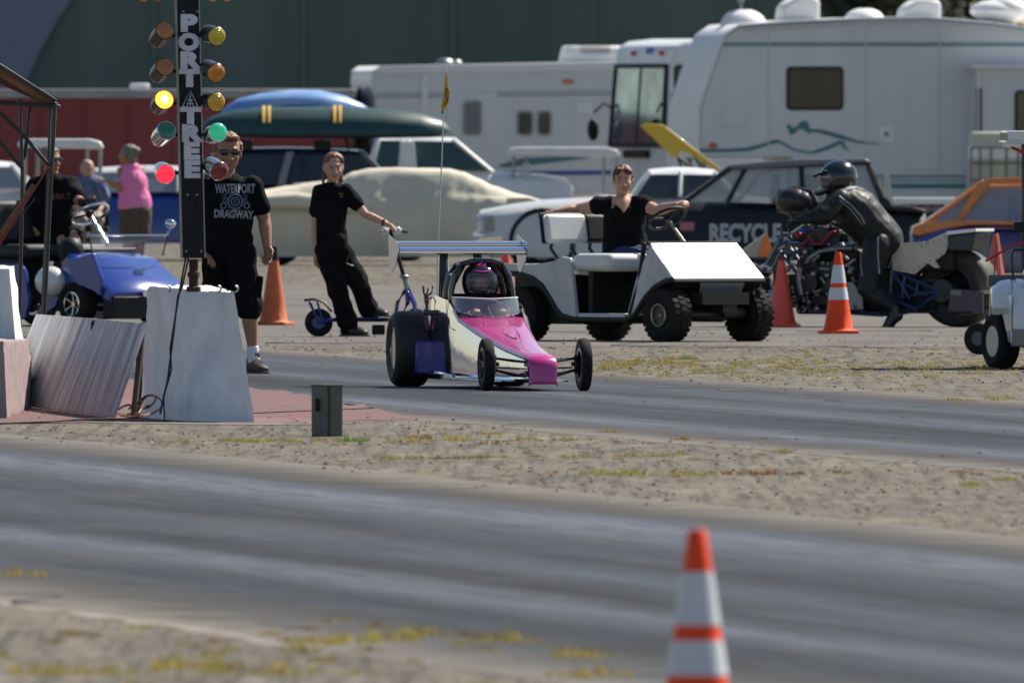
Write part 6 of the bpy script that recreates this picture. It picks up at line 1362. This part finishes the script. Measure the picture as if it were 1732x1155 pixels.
m = M(); m.ell((U2(288, .42), .42, Z2(379)), (.05, .05, .045)); m.limb([(U2(288, .42), .42, Z2(386)), (U2(279, .42), .42, Z2(402))], .010, n=8); mk('mirror', m, CHR, o)
m = M(); m.box((.49, -.05, .29), (.03, .12, .05)); m.box((.47, .43, .35), (.02, .14, .05)); mk('badge_or_reflection', m, CHR, o, bevel=.006)
m = M(); up = .012
def onhood(px, py):                                   # a point of the hood's skin seen at this place
    best = None
    for i in range(40):
        for vv in (-.3, -.25, -.2, -.15, -.1, -.05, 0, .05, .1):
            u = -.15 + i * .011; z = .645 + (.42 - .645) * (u + .2) / .5 + .012; e = abs(200 + u * kx + vv * kv - px) + abs(g2 - z * s2 - py)
            if best is None or e < best[0]: best = (e, V((u, vv, z + .004)))
    return best[1]
for seg in ([(174, 446), (177, 437), (181, 447), (183, 438), (186, 446), (189, 440)], [(176, 452 - 10), (184, 449 - 4), (190, 440)], [(192, 458), (194, 447), (197, 457), (200, 449), (203, 458), (206, 450)], [(193, 450), (200, 456), (206, 446)]): m.limb([onhood(*q_) for q_ in seg], .006, n=5)
mk('script_lettering', m, mat('pale_script', (.5, .6, .75), .5), hd)

# ------------------------------------------------------------------ white golf cart at the right edge
s3 = 228.; g3 = 624.; th3 = R(89); o = thing('golf_cart', 'white golf cart cut off by the right edge', 'golf cart', ((1786 - CX) / s3, F / s3, 0), -th3)
WN = mat('clean_white_cart', (.66, .68, .68), .2, coat=.8)
prof = [(-.35, .60), (-.1, .66), (.12, .67), (.38, .58), (.47, .45), (.48, .30), (.30, .30), (.27, .36), (.20, .43), (.08, .48), (-.05, .48), (-.18, .43), (-.25, .32), (-.30, .22), (-.42, .22)]
m = M(); m.prism([(-.35, .60), (-.1, .66), (.12, .67), (.38, .58), (.47, .45), (.48, .19), (-.35, .19)], -.34, .46); mk('body', m, WN, o, bevel=.04, smooth=40)
m = M(); rs = []
for v, k_ in ((-.335, 1.), (-.40, .985), (-.445, .96), (-.485, .90)): rs.append([V((a * k_ - .02 * (1 - k_) * 10, v, z_ * (k_ if z_ > .5 else 1))) for a, z_ in [(-.35, .60), (-.1, .66), (.12, .67), (.30, .60), (.36, .46), (.30, .40), (.26, .44), (.0, .50), (-.25, .44), (-.35, .30)]])
m.rings(rs); mk('fender', m, WN, o, bevel=.01, smooth=50)
m = M(); m.rings([[p_ * 1.0 for p_ in [V((.43, -.345, .55)), V((.45, -.345, .42)), V((.44, -.345, .20)), V((.30, -.345, .20))]], [V((.30, -.40, .54)), V((.32, -.41, .42)), V((.26, -.36, .20)), V((.20, -.36, .20))]]); mk('corner_panel', m, WN, o, smooth=50)
m = M(); m.prism([(.24, .17), (.51, .17), (.51, .30), (.28, .30)], -.345, .48); mk('bumper', m, mat('grey_bumper', (.22, .21, .20), .6), o, bevel=.015)
m = M(); m.prism([(-.40, .61), (-.30, .66), (-.05, .70), (-.10, .62)], -.50, .50); mk('cowl_top', m, mat('grey_cowl', (.14, .15, .17), .4), o, bevel=.01)
m = M(); m.box((-.9, 0, .22), (1.4, .9, .12)); m.box((-1.5, .1, .42), (.8, .80, .36)); m.box((0.05, 0, .30), (.5, .7, .16)); mk('chassis', m, BLK, o, bevel=.01)
m = M(); m.box((-1.2, .25, .68), (.5, .90, .14)); m.box((-1.45, .3, .90), (.1, .85, .3)); mk('seat', m, MATS['white_vinyl'], o, bevel=.05)
m = M(); m.box((-.75, .20, 1.72), (1.7, 1.12, .09)); m.box((-.75, .20, 1.68), (1.74, 1.14, .03)); mk('roof', m, WN, o, bevel=.035)
for v in (-.48, .48):
    for pa, pb in (((-.2, v + .29, .62), (-.35, v + .29, 1.68)), ((-1.5, v + .29, .6), (-1.5, v + .29, 1.68))): m = M(); m.limb([pa, pb], .012, n=8); mk('post', m, BLM, o)
for u, v in ((0, -.44), (0, .44), (-1.65, -.44), (-1.65, .44)): wheel(o, (u, v + (.03 if u == 0 else .06), .206), .206, .17, .115, mat('cream_rim', (.55, .53, .45), .4), axis=((.40 if u == 0 else 0) * (1 if v < 0 else -1), -1 if v < 0 else 1, 0))
kx3, kv3 = s3 * math.cos(th3), s3 * math.sin(th3); U3 = lambda px, v: (px - 1786 - v * kv3) / kx3; Z3 = lambda py: (g3 - py) / s3
m = M(); m.limb([(.1, -.27, Z3(482)), (.05, -.32, Z3(470)), (-.02, -.325, Z3(430)), (-.02, -.31, Z3(423)), (-.02, .40, Z3(423)), (-.02, .44, Z3(470))], .010, n=8); mk('windshield_frame', m, BLM, o)
m = M(); m.box((-.15, -.21, Z3(384)), (.08, .20, .07)); mk('mirror', m, BLK, o, bevel=.01)
m = M(); m.limb([(-.6, -.30, 1.64), (-.6, -.24, 1.61), (-.6, -.1, 1.64)], .012, n=6); mk('strap', m, mat('red_strap', (.5, .04, .03), .6), o)
m = M(); m.limb([(-.5, -.50, .80), (-.4, -.30, .92), (-.3, .1, .98)], .009, n=6); m.limb([(-.5, -.45, .60), (-.5, -.42, .92)], .006, n=6); mk('cord', m, MATS['red_strap'], o)
t = T(1657, s=215); o = thing('tow_dolly', 'small black wheeled dolly behind the cart at the right edge', 'dolly', t.loc, 0); wheel(o, (0, 0, .125), .125, .09, .055, mat('dull_violet_rim', (.08, .07, .11), .5), axis=(-.45, -.9, 0)); m = M(); m.limb([(0, .04, .125), (.15, .15, .14), (.40, .3, .20)], .016, n=8); m.box((.35, .3, .16), (.2, .2, .05)); mk('frame', m, BLM, o); wheel(o, (.45, .45, .125), .125, .09, .055, MATS['dull_violet_rim'], axis=(-.45, -.9, 0))

# ------------------------------------------------------------------ drag motorcycle and rider
th = R(25); c5 = math.cos(th); s5 = 190.; t = T(1258, s=s5, c=c5); P = t.P
o = thing('drag_motorcycle', 'long blue framed drag motorcycle with a huge rear tyre and riveted tail', 'motorcycle', t.loc, -th)
FB = mat('frame_blue', (.015, .045, .13), .3, coat=.4); ALU = mat('raw_aluminium', (.42, .41, .39), .35, metal=.8, var=.2, vscale=10); GRM = mat('engine_grime', (.045, .045, .05), .4, metal=.6, var=.5, vscale=20)
TAILM = mat('tan_riveted_panel', (.66, .57, .46), .6, var=.15, vscale=5)
wheel(o, (0, 0, .29), .29, .10, .21, BLM, spokes=8)
wheel(o, (t.X(1608), .16, .345), .345, .33, .18, GRM, tm=mat('worn_slick', (.055, .050, .045), .7, var=.3, vscale=6), spokes=5)
m = M()
for y in (-.09, .09): m.limb([P(1262, 500, y), P(1300, 455, y), P(1328, 402, y)], [.022, .024, .026], n=10)
m.limb([P(1298, 458, -.1), P(1298, 458, .1)], .02, n=8); m.limb([P(1326, 405, -.1), P(1326, 405, .1)], .022, n=8); mk('fork', m, mat('fork_steel', (.16, .16, .17), .3, metal=.9), o)
m = M(); m.limb([P(1345, 385, -.36), P(1337, 380, -.25), P(1330, 395, -.1), P(1330, 395, .1), P(1337, 380, .3), P(1345, 385, .36)], .012, n=8); mk('handlebar', m, BLM, o)
m = M(); m.ell(P(1303, 450, -.13), (.035, .03, .02)); m.ell(P(1312, 454, -.13), (.02, .02, .02)); mk('fork_cap', m, CHR, o)
m = M(); m.limb([P(1312, 340, 0), P(1320, 326, 0), P(1345, 320, 0), P(1372, 326, 0), P(1380, 342, 0), P(1374, 356, 0), P(1345, 362, 0), P(1318, 354, 0)], .03, n=8); m.ell(P(1346, 341, 0), (.19, .14, .115)); m.ell(P(1342, 340, -.03), (.16, .12, .12)); m.limb([P(1340, 360, .0), P(1335, 392, .0)], .015, n=6); mk('front_fairing', m, mat('matte_black_shell', (.02, .018, .020), .35), o)
m = M()
for y in (-.13, .13):
    m.limb([P(1328, 412, y), P(1380, 413, y), P(1455, 414, y)], .016, n=8); m.limb([P(1326, 420, y), P(1350, 452, y), P(1372, 482, y), P(1378, 520, y)], .016, n=8); m.limb([P(1378, 524, y), P(1500, 532, y), P(1560, 520, y)], .016, n=8)
    m.limb([P(1334, 426, y), P(1400, 424, y), P(1455, 420, y)], .012, n=8)
    m.limb([P(1380, 424, y), P(1374, 450, y), P(1372, 480, y)], .012, n=8)
mk('frame', m, FB, o)
m = M()
for y in (-.15, .14):
    A_ = P(1519, 456, y); B_ = P(1598, 492, y); C2 = P(1516, 504, y); D2 = P(1560, 522, y)
    for a, b in ((A_, B_), (C2, B_), (A_, C2), (P(1540, 466, y), P(1536, 504, y)), (P(1562, 476, y), P(1558, 500, y)), (D2, B_), (C2, D2), (P(1519, 470, y), P(1575, 498, y)), (A_, P(1548, 504, y))): m.limb([a, b], .013, n=8)
mk('swing_arm', m, FB, o)
m = M(); m.lathe([(.10, -.01), (.10, .01), (.05, .012), (.001, .012)], P(1602, 491, -.14), (0, -1, 0), 28); m.torus(P(1602, 491, -.14), (0, 1, 0), .098, .010, 30, 6); m.limb([P(1602, 473, -.13), P(1560, 474, -.13), P(1525, 478, -.13)], [(.012, .006)] * 3, n=6); mk('sprocket', m, GRM, o)
m = M(); m.box(P(1400, 470, 0), (.46, .34, .30)); m.box(P(1418, 500, 0), (.40, .30, .16)); m.cyl(P(1385, 478, -.24), P(1385, 478, .2), .09); m.cyl(P(1430, 488, -.24), P(1430, 488, .2), .11)
for k_ in range(4):
    m.box(P(1383, 436, -.15 + k_ * .1), (.12, .075, .20), Matrix.Rotation(R(-12), 3, 'Y'))
    for j_ in range(5): m.box(P(1383, 428 + j_ * 6, -.15 + k_ * .1), (.17, .085, .008), Matrix.Rotation(R(-12), 3, 'Y'))
mk('engine', m, GRM, o, bevel=.008)
m = M(); m.box(P(1408, 455, .02), (.60, .22, .36)); m.box(P(1405, 512, .02), (.62, .24, .20)); m.box(P(1505, 490, .03), (.50, .20, .40)); m.box(P(1540, 512, .03), (.50, .20, .18)); m.box(P(1590, 440, .0), (.30, .26, .20)); m.box(P(1352, 492, 0), (.2, .22, .3)); m.box(P(1395, 408, .02), (.5, .18, .16)); mk('gearbox', m, mat('oily_black', (.012, .012, .013), .5, spec=.3, bump=.8, bscale=30), o, bevel=.03)
rnd = random.Random(5)
for k_ in range(60):
    m = M()
    p0 = P(rnd.uniform(1335, 1465), rnd.uniform(416, 528), -.21 + rnd.uniform(-.04, .06)); 
    if k_ % 2: m.ell(p0, rnd.uniform(.012, .03))
    else: m.cyl(p0, p0 + V((rnd.uniform(-.08, .08), rnd.uniform(-.04, .04), rnd.uniform(-.06, .06))), rnd.uniform(.008, .018))
    mk('fitting', m, ALU, o)
rnd = random.Random(6)
for k_ in range(26):
    m = M()
    p0 = P(rnd.uniform(1362, 1428), rnd.uniform(372, 412), rnd.uniform(-.15, .15)); 
    if k_ % 3: m.ell(p0, rnd.uniform(.012, .03))
    else: m.cyl(p0, p0 + V((rnd.uniform(-.08, .08), rnd.uniform(-.04, .04), rnd.uniform(-.04, .04))), .014)
    mk('carburettor_fitting', m, CHR, o)
m = M(); m.box(P(1398, 400, .0), (.34, .22, .12)); m.limb([P(1405, 405, .1), P(1400, 380, .1), P(1415, 376, 0)], .05, n=8); mk('intake_box', m, GRM, o, bevel=.02)
m = M(); m.limb([P(1382, 400, -.16), P(1388, 412, -.17), P(1402, 412, -.17), P(1412, 398, -.16), P(1420, 392, -.12)], .013, n=8); m.ell(P(1362, 397, -.15), .03); m.limb([P(1358, 420, -.15), P(1375, 408, -.15)], .010, n=6); mk('red_hose', m, mat('red_rubber', (.35, .02, .02), .4), o)
m = M(); m.limb([P(1350, 418, -.10), P(1385, 420, -.12)], .012, n=6); m.limb([P(1380, 430, -.16), P(1384, 440, -.16)], .016, n=6); mk('orange_hose', m, mat('orange_rubber', (.5, .13, .02), .5), o)
m = M(); m.ell(P(1372, 389, -.16), (.05, .02, .02)); mk('blue_fitting', m, mat('anodised_blue', (.02, .08, .5), .25, metal=.5), o)
m = M(); m.limb([P(1452, 419, -.16), P(1430, 420, -.20), P(1404, 425, -.23), P(1386, 438, -.24), P(1373, 452, -.25), P(1371, 475, -.25), P(1375, 498, -.25), P(1369, 509, -.25), P(1352, 514, -.25), P(1334, 514, -.25)], .026, n=12); mk('exhaust_pipe', m, mat('heat_stained_steel', (.27, .26, .25), .3, metal=.9, var=.3, vscale=12), o)
m = M(); m.box(P(1331, 501, -.25), (.10, .10, .12)); m.box(P(1329, 519, -.25), (.06, .09, .10)); mk('intercooler_duct', m, mat('bluish_aluminium', (.16, .20, .30), .3, metal=.6), o, bevel=.008)
m = M(); m.prism([(t.X(a), t.Z(b)) for a, b in [(1430, 478), (1458, 476), (1474, 500), (1476, 522), (1440, 524), (1430, 512)]], -.22, -.20); m.cyl(P(1443, 503, -.24), P(1443, 503, -.2), .03); mk('side_cover', m, mat('grey_plate', (.30, .30, .29), .5, metal=.5), o, bevel=.004)
# tail
m = M(); tp = [(t.X(a), t.Z(b)) for a, b in [(1519, 414), (1574, 409), (1600, 400), (1613, 393), (1614, 415), (1608, 428), (1592, 440), (1600, 452), (1592, 452), (1580, 444), (1558, 463), (1548, 461), (1521, 456)]]
m.prism(tp, -.17, -.155); tl_ = mk('tail_panel', m, TAILM, o, smooth=0); m = M(); m.prism(tp, .155, .17); mk('tail_panel', m, TAILM, o, smooth=0)
m = M()
for a, b in [(1570, 415), (1580, 411), (1590, 408), (1600, 404), (1608, 400), (1610, 415), (1603, 428), (1594, 436), (1584, 440), (1575, 445), (1566, 451), (1557, 457), (1545, 456), (1534, 454)]: m.ell(P(a, b, -.172), (.009, .005, .009), n=8, m=6)
mk('rivet', m, STL, tl_)
m = M(); m.rings([[P(1516, 412, -.17), P(1516, 412, .17), P(1574, 408, .17), P(1574, 408, -.17)], [P(1516, 414, -.17), P(1516, 414, .17), P(1574, 410, .17), P(1574, 410, -.17)]]); m.rings([[P(1574, 409, -.17), P(1574, 409, .17), P(1614, 391, .17), P(1614, 391, -.17)], [P(1575, 411, -.17), P(1575, 411, .17), P(1615, 393, .17), P(1615, 393, -.17)]]); mk('seat_top', m, mat('pale_tail_top', (.66, .66, .66), .35), o, smooth=0)
m = M(); m.rings([[P(1613, 391, -.20), P(1613, 391, .20), P(1613, 397, .20), P(1613, 397, -.20)], [P(1663, 386, -.20), P(1663, 386, .20), P(1663, 391, .20), P(1663, 391, -.20)]]); mk('wing', m, mat('gloss_white_wing', (.82, .82, .80), .25, coat=.4), o, bevel=.004)
m = M(); m.rings([[P(1613, 397, -.19), P(1613, 397, .19), P(1615, 424, .19), P(1615, 424, -.19)], [P(1661, 392, -.19), P(1661, 392, .19), P(1654, 424, .19), P(1654, 424, -.19)]]); mk('tail_box', m, mat('charcoal_shell', (.03, .03, .033), .4), o, bevel=.02)
m = M(); m.prism([(t.X(a), t.Z(b)) for a, b in [(1622, 487), (1676, 492), (1676, 528), (1640, 531), (1618, 526)]], -.22, -.20); pp_ = mk('chain_guard', m, mat('purple_black_panel', (.03, .018, .055), .35, coat=.4), o, smooth=0)
m = M(); m.box(P(1632, 494, -.226), (.10, .008, .04)); mk('sticker', m, mat('grey_sticker', (.22, .21, .22), .5), pp_, smooth=0); m = M(); m.box(P(1638, 527, -.226), (.14, .006, .015)); mk('sticker', m, mat('grey_sticker', (.22, .21, .22), .5), pp_, smooth=0)
m = M(); m.limb([P(1500, 528, -.24), P(1560, 526, -.24), P(1655, 527, -.24)], .010, n=8); m.limb([P(1655, 527, .0), P(1690, 500, .1)], .012, n=8); mk('wheelie_bar', m, BLM, o)
m = M(); m.prism([(t.X(a), t.Z(b)) for a, b in [(1661, 494), (1672, 490), (1690, 489), (1690, 494), (1672, 496)]], -.2, .2); mk('plate', m, TAILM, o, smooth=0)
m = M(); m.prism([(t.X(a), t.Z(b)) for a, b in [(1548, 474), (1570, 468), (1600, 452), (1604, 462), (1560, 484)]], .0, .05); mk('fender', m, BLK, o, smooth=0)
# wedge pod with orange corner, resting behind the cart's front panel
t6 = T(1280, s=176); w6 = thing('wedge_ramp', 'low tan wedge with an orange corner beside the motorcycle handlebar', 'wedge', t6.loc, 0)
m = M(); m.prism(t6.L([(1238, 436), (1293, 396), (1307, 436)]), 0, .3); wb_ = mk('body', m, mat('tan_wedge', (.42, .37, .31), .7), w6, bevel=.005, smooth=0)
m = M(); m.prism(t6.L([(1284, 424), (1297, 393), (1308, 430), (1302, 434), (1282, 434)]), -.012, .31); mk('corner', m, mat('orange_corner', (.75, .20, .03), .5), wb_, bevel=.003, smooth=0)
m = M(); m.prism(t6.L([(1232, 437), (1320, 437), (1320, 450), (1232, 450)]), -.03, .35); 
for a in (1240, 1312): m.box(t6.P(a, (450 + t6.g) / 2, .15), (.05, .05, (t6.g - 450) / 176.))
mk('table', m, BLK, w6, smooth=0)

# rider
t = T(1480, s=190.5); P = t.P; LEA = mat('black_leather', (.014, .014, .016), .5, coat=.06, bump=.25, bscale=18, var=.3, spec=.3)
o = person('rider in black leathers and black helmet leaning over the motorcycle', t); o.location.y -= .12
J = dict(shA=P(1420, 336, -.17), shB=P(1430, 334, .20), sho=P(1426, 333, .02), chest=P(1446, 355, .02), waist=P(1474, 385, .02), pel=P(1494, 404, .02),
         elA=P(1392, 364, -.26), wrA=P(1352, 372, -.33), elB=P(1392, 362, .32), wrB=P(1352, 372, .36), hipA=P(1484, 412, -.11), hipB=P(1496, 410, .15), knA=P(1466, 492, -.20), knB=P(1466, 488, .24), anA=P(1512, 522, -.24), anB=P(1512, 520, .26))
rot = headrot((-1, -.18, -.35)); hc2 = P(1416, 300, .0); m = M(); q = head(m, hc2, rot, .95); m.limb([hc2 - V((-.02, 0, .05)), J['sho']], .06, n=10); body_torso(m, J, 0, 1)
for s in 'AB': arm(m, J, s, 0, 1.1); leg(m, J, s, 0, 1.05)
mk('body', m, SKIN, o, voxel=.010, sm=2); face(o, q, rot, .95)
m = M(); g = .02; body_torso(m, J, g, 1, (.185, .20, .225, .20), (.16, .175, .19, .135)); m.limb([P(1425, 322, .01), P(1432, 333, .01)], [.075, .11], n=12)
for s in 'AB': arm(m, J, s, g, 1.2, .999); m.limb([J['el' + s], avg(J['el' + s], J['wr' + s], .9)], [.068, .048], n=12)
for s in 'AB': leg(m, J, s, g, 1.25, 1.8)
st_ = mk('leather_suit', m, LEA, o, voxel=.010, sm=3, disp=.006, dscale=.11)
for s, sg in (('A', -1), ('B', 1)):
    m = M(); hand(m, J['wr' + s], (-.85, .0, -.1), (-.3, 0, -1), 1.12, 1.0, -sg); m.limb([avg(J['wr' + s], J['el' + s], .25), J['wr' + s]], [.048, .040]); mk('glove', m, LEA, o, voxel=.007, sm=1)
def strip(lst, r, mm, name='piping'):
    dg = bpy.context.evaluated_depsgraph_get(); me = st_.data; bv = BVHTree.FromPolygons([v.co for v in me.vertices], [p.vertices for p in me.polygons]); m = M(); pts = []
    dense = []
    for a, b in zip(lst, lst[1:]):
        for k_ in range(5): dense.append((a[0] + (b[0] - a[0]) * k_ / 5, a[1] + (b[1] - a[1]) * k_ / 5))
    dense.append(lst[-1])
    for a, b in dense:
        h_ = bv.ray_cast(P(a, b, -1), V((0, 1, 0)))[0]
        if h_: pts.append(h_ - V((0, .002, 0)))
    if len(pts) > 1: m.limb(pts, r, n=6); mk(name, m, mm, st_)
PIP = mat('grey_piping', (.32, .33, .35), .5)
strip([(1419, 332), (1440, 348), (1456, 366), (1462, 378)], .006, PIP); strip([(1419, 338), (1438, 354), (1452, 372), (1458, 380)], .004, PIP)
strip([(1484, 402), (1484, 430), (1486, 462)], .006, PIP); strip([(1456, 428), (1455, 450), (1458, 466)], .006, PIP); strip([(1430, 322), (1446, 318), (1462, 322)], .009, PIP)
for s in 'AB':
    m = M(); a_ = V(J['an' + s]); kn = V(J['kn' + s]); m.limb([avg(kn, a_, .35), a_, a_ + V((-.0, 0, -.05))], [.060, .052, .05], n=12); m.limb([a_ + V((.03, 0, -.06)), a_ + V((-.02, 0, -.10)), a_ + V((-.06, 0, -.17)), a_ + V((-.09, 0, -.20))], [.05, .048, .042, .03], n=12); mk('boot', m, mat('boot_leather', (.014, .014, .015), .4, coat=.2), o, voxel=.010, sm=2)
hl = helmet(o, hc2 + V((.01, 0, .0)), rot, mat('helmet_satin', (.012, .013, .017), .22, coat=.5), 1.12, port=True)
m = M(); qh = lambda x, y, z: hc2 + rot @ V((x, y, z)); m.limb([qh(-.08, .13, -.07), qh(0, .205, -.075), qh(.08, .13, -.07)], [(.03, .045)] * 3, n=10); m.limb([qh(-.09, .10, .09), qh(0, .19, .075), qh(.09, .10, .09)], [(.012, .02)] * 3, n=8); mk('chin_bar', m, MATS['helmet_satin'], hl)
m = M(); rs = []
for i in range(9):
    z = .055 - .135 * i / 8; row = []
    for j in range(17):
        a = -1.05 + 2.1 * j / 16; c_ = math.sqrt(max(0, 1 - (z / .16) ** 2)); row.append(hc2 + V((.01, 0, 0)) + rot @ V((math.sin(a) * .150 * c_, math.cos(a) * .178 * c_, z)))
    rs.append(row)
m.add([x for r in rs for x in r], [(a * 17 + b, a * 17 + b + 1, (a + 1) * 17 + b + 1, (a + 1) * 17 + b) for a in range(8) for b in range(16)]); mk('visor', m, mat('dark_visor', (.03, .035, .05), .05, alpha=.92, spec=1., coat=1.), hl, smooth=60, fix=False)
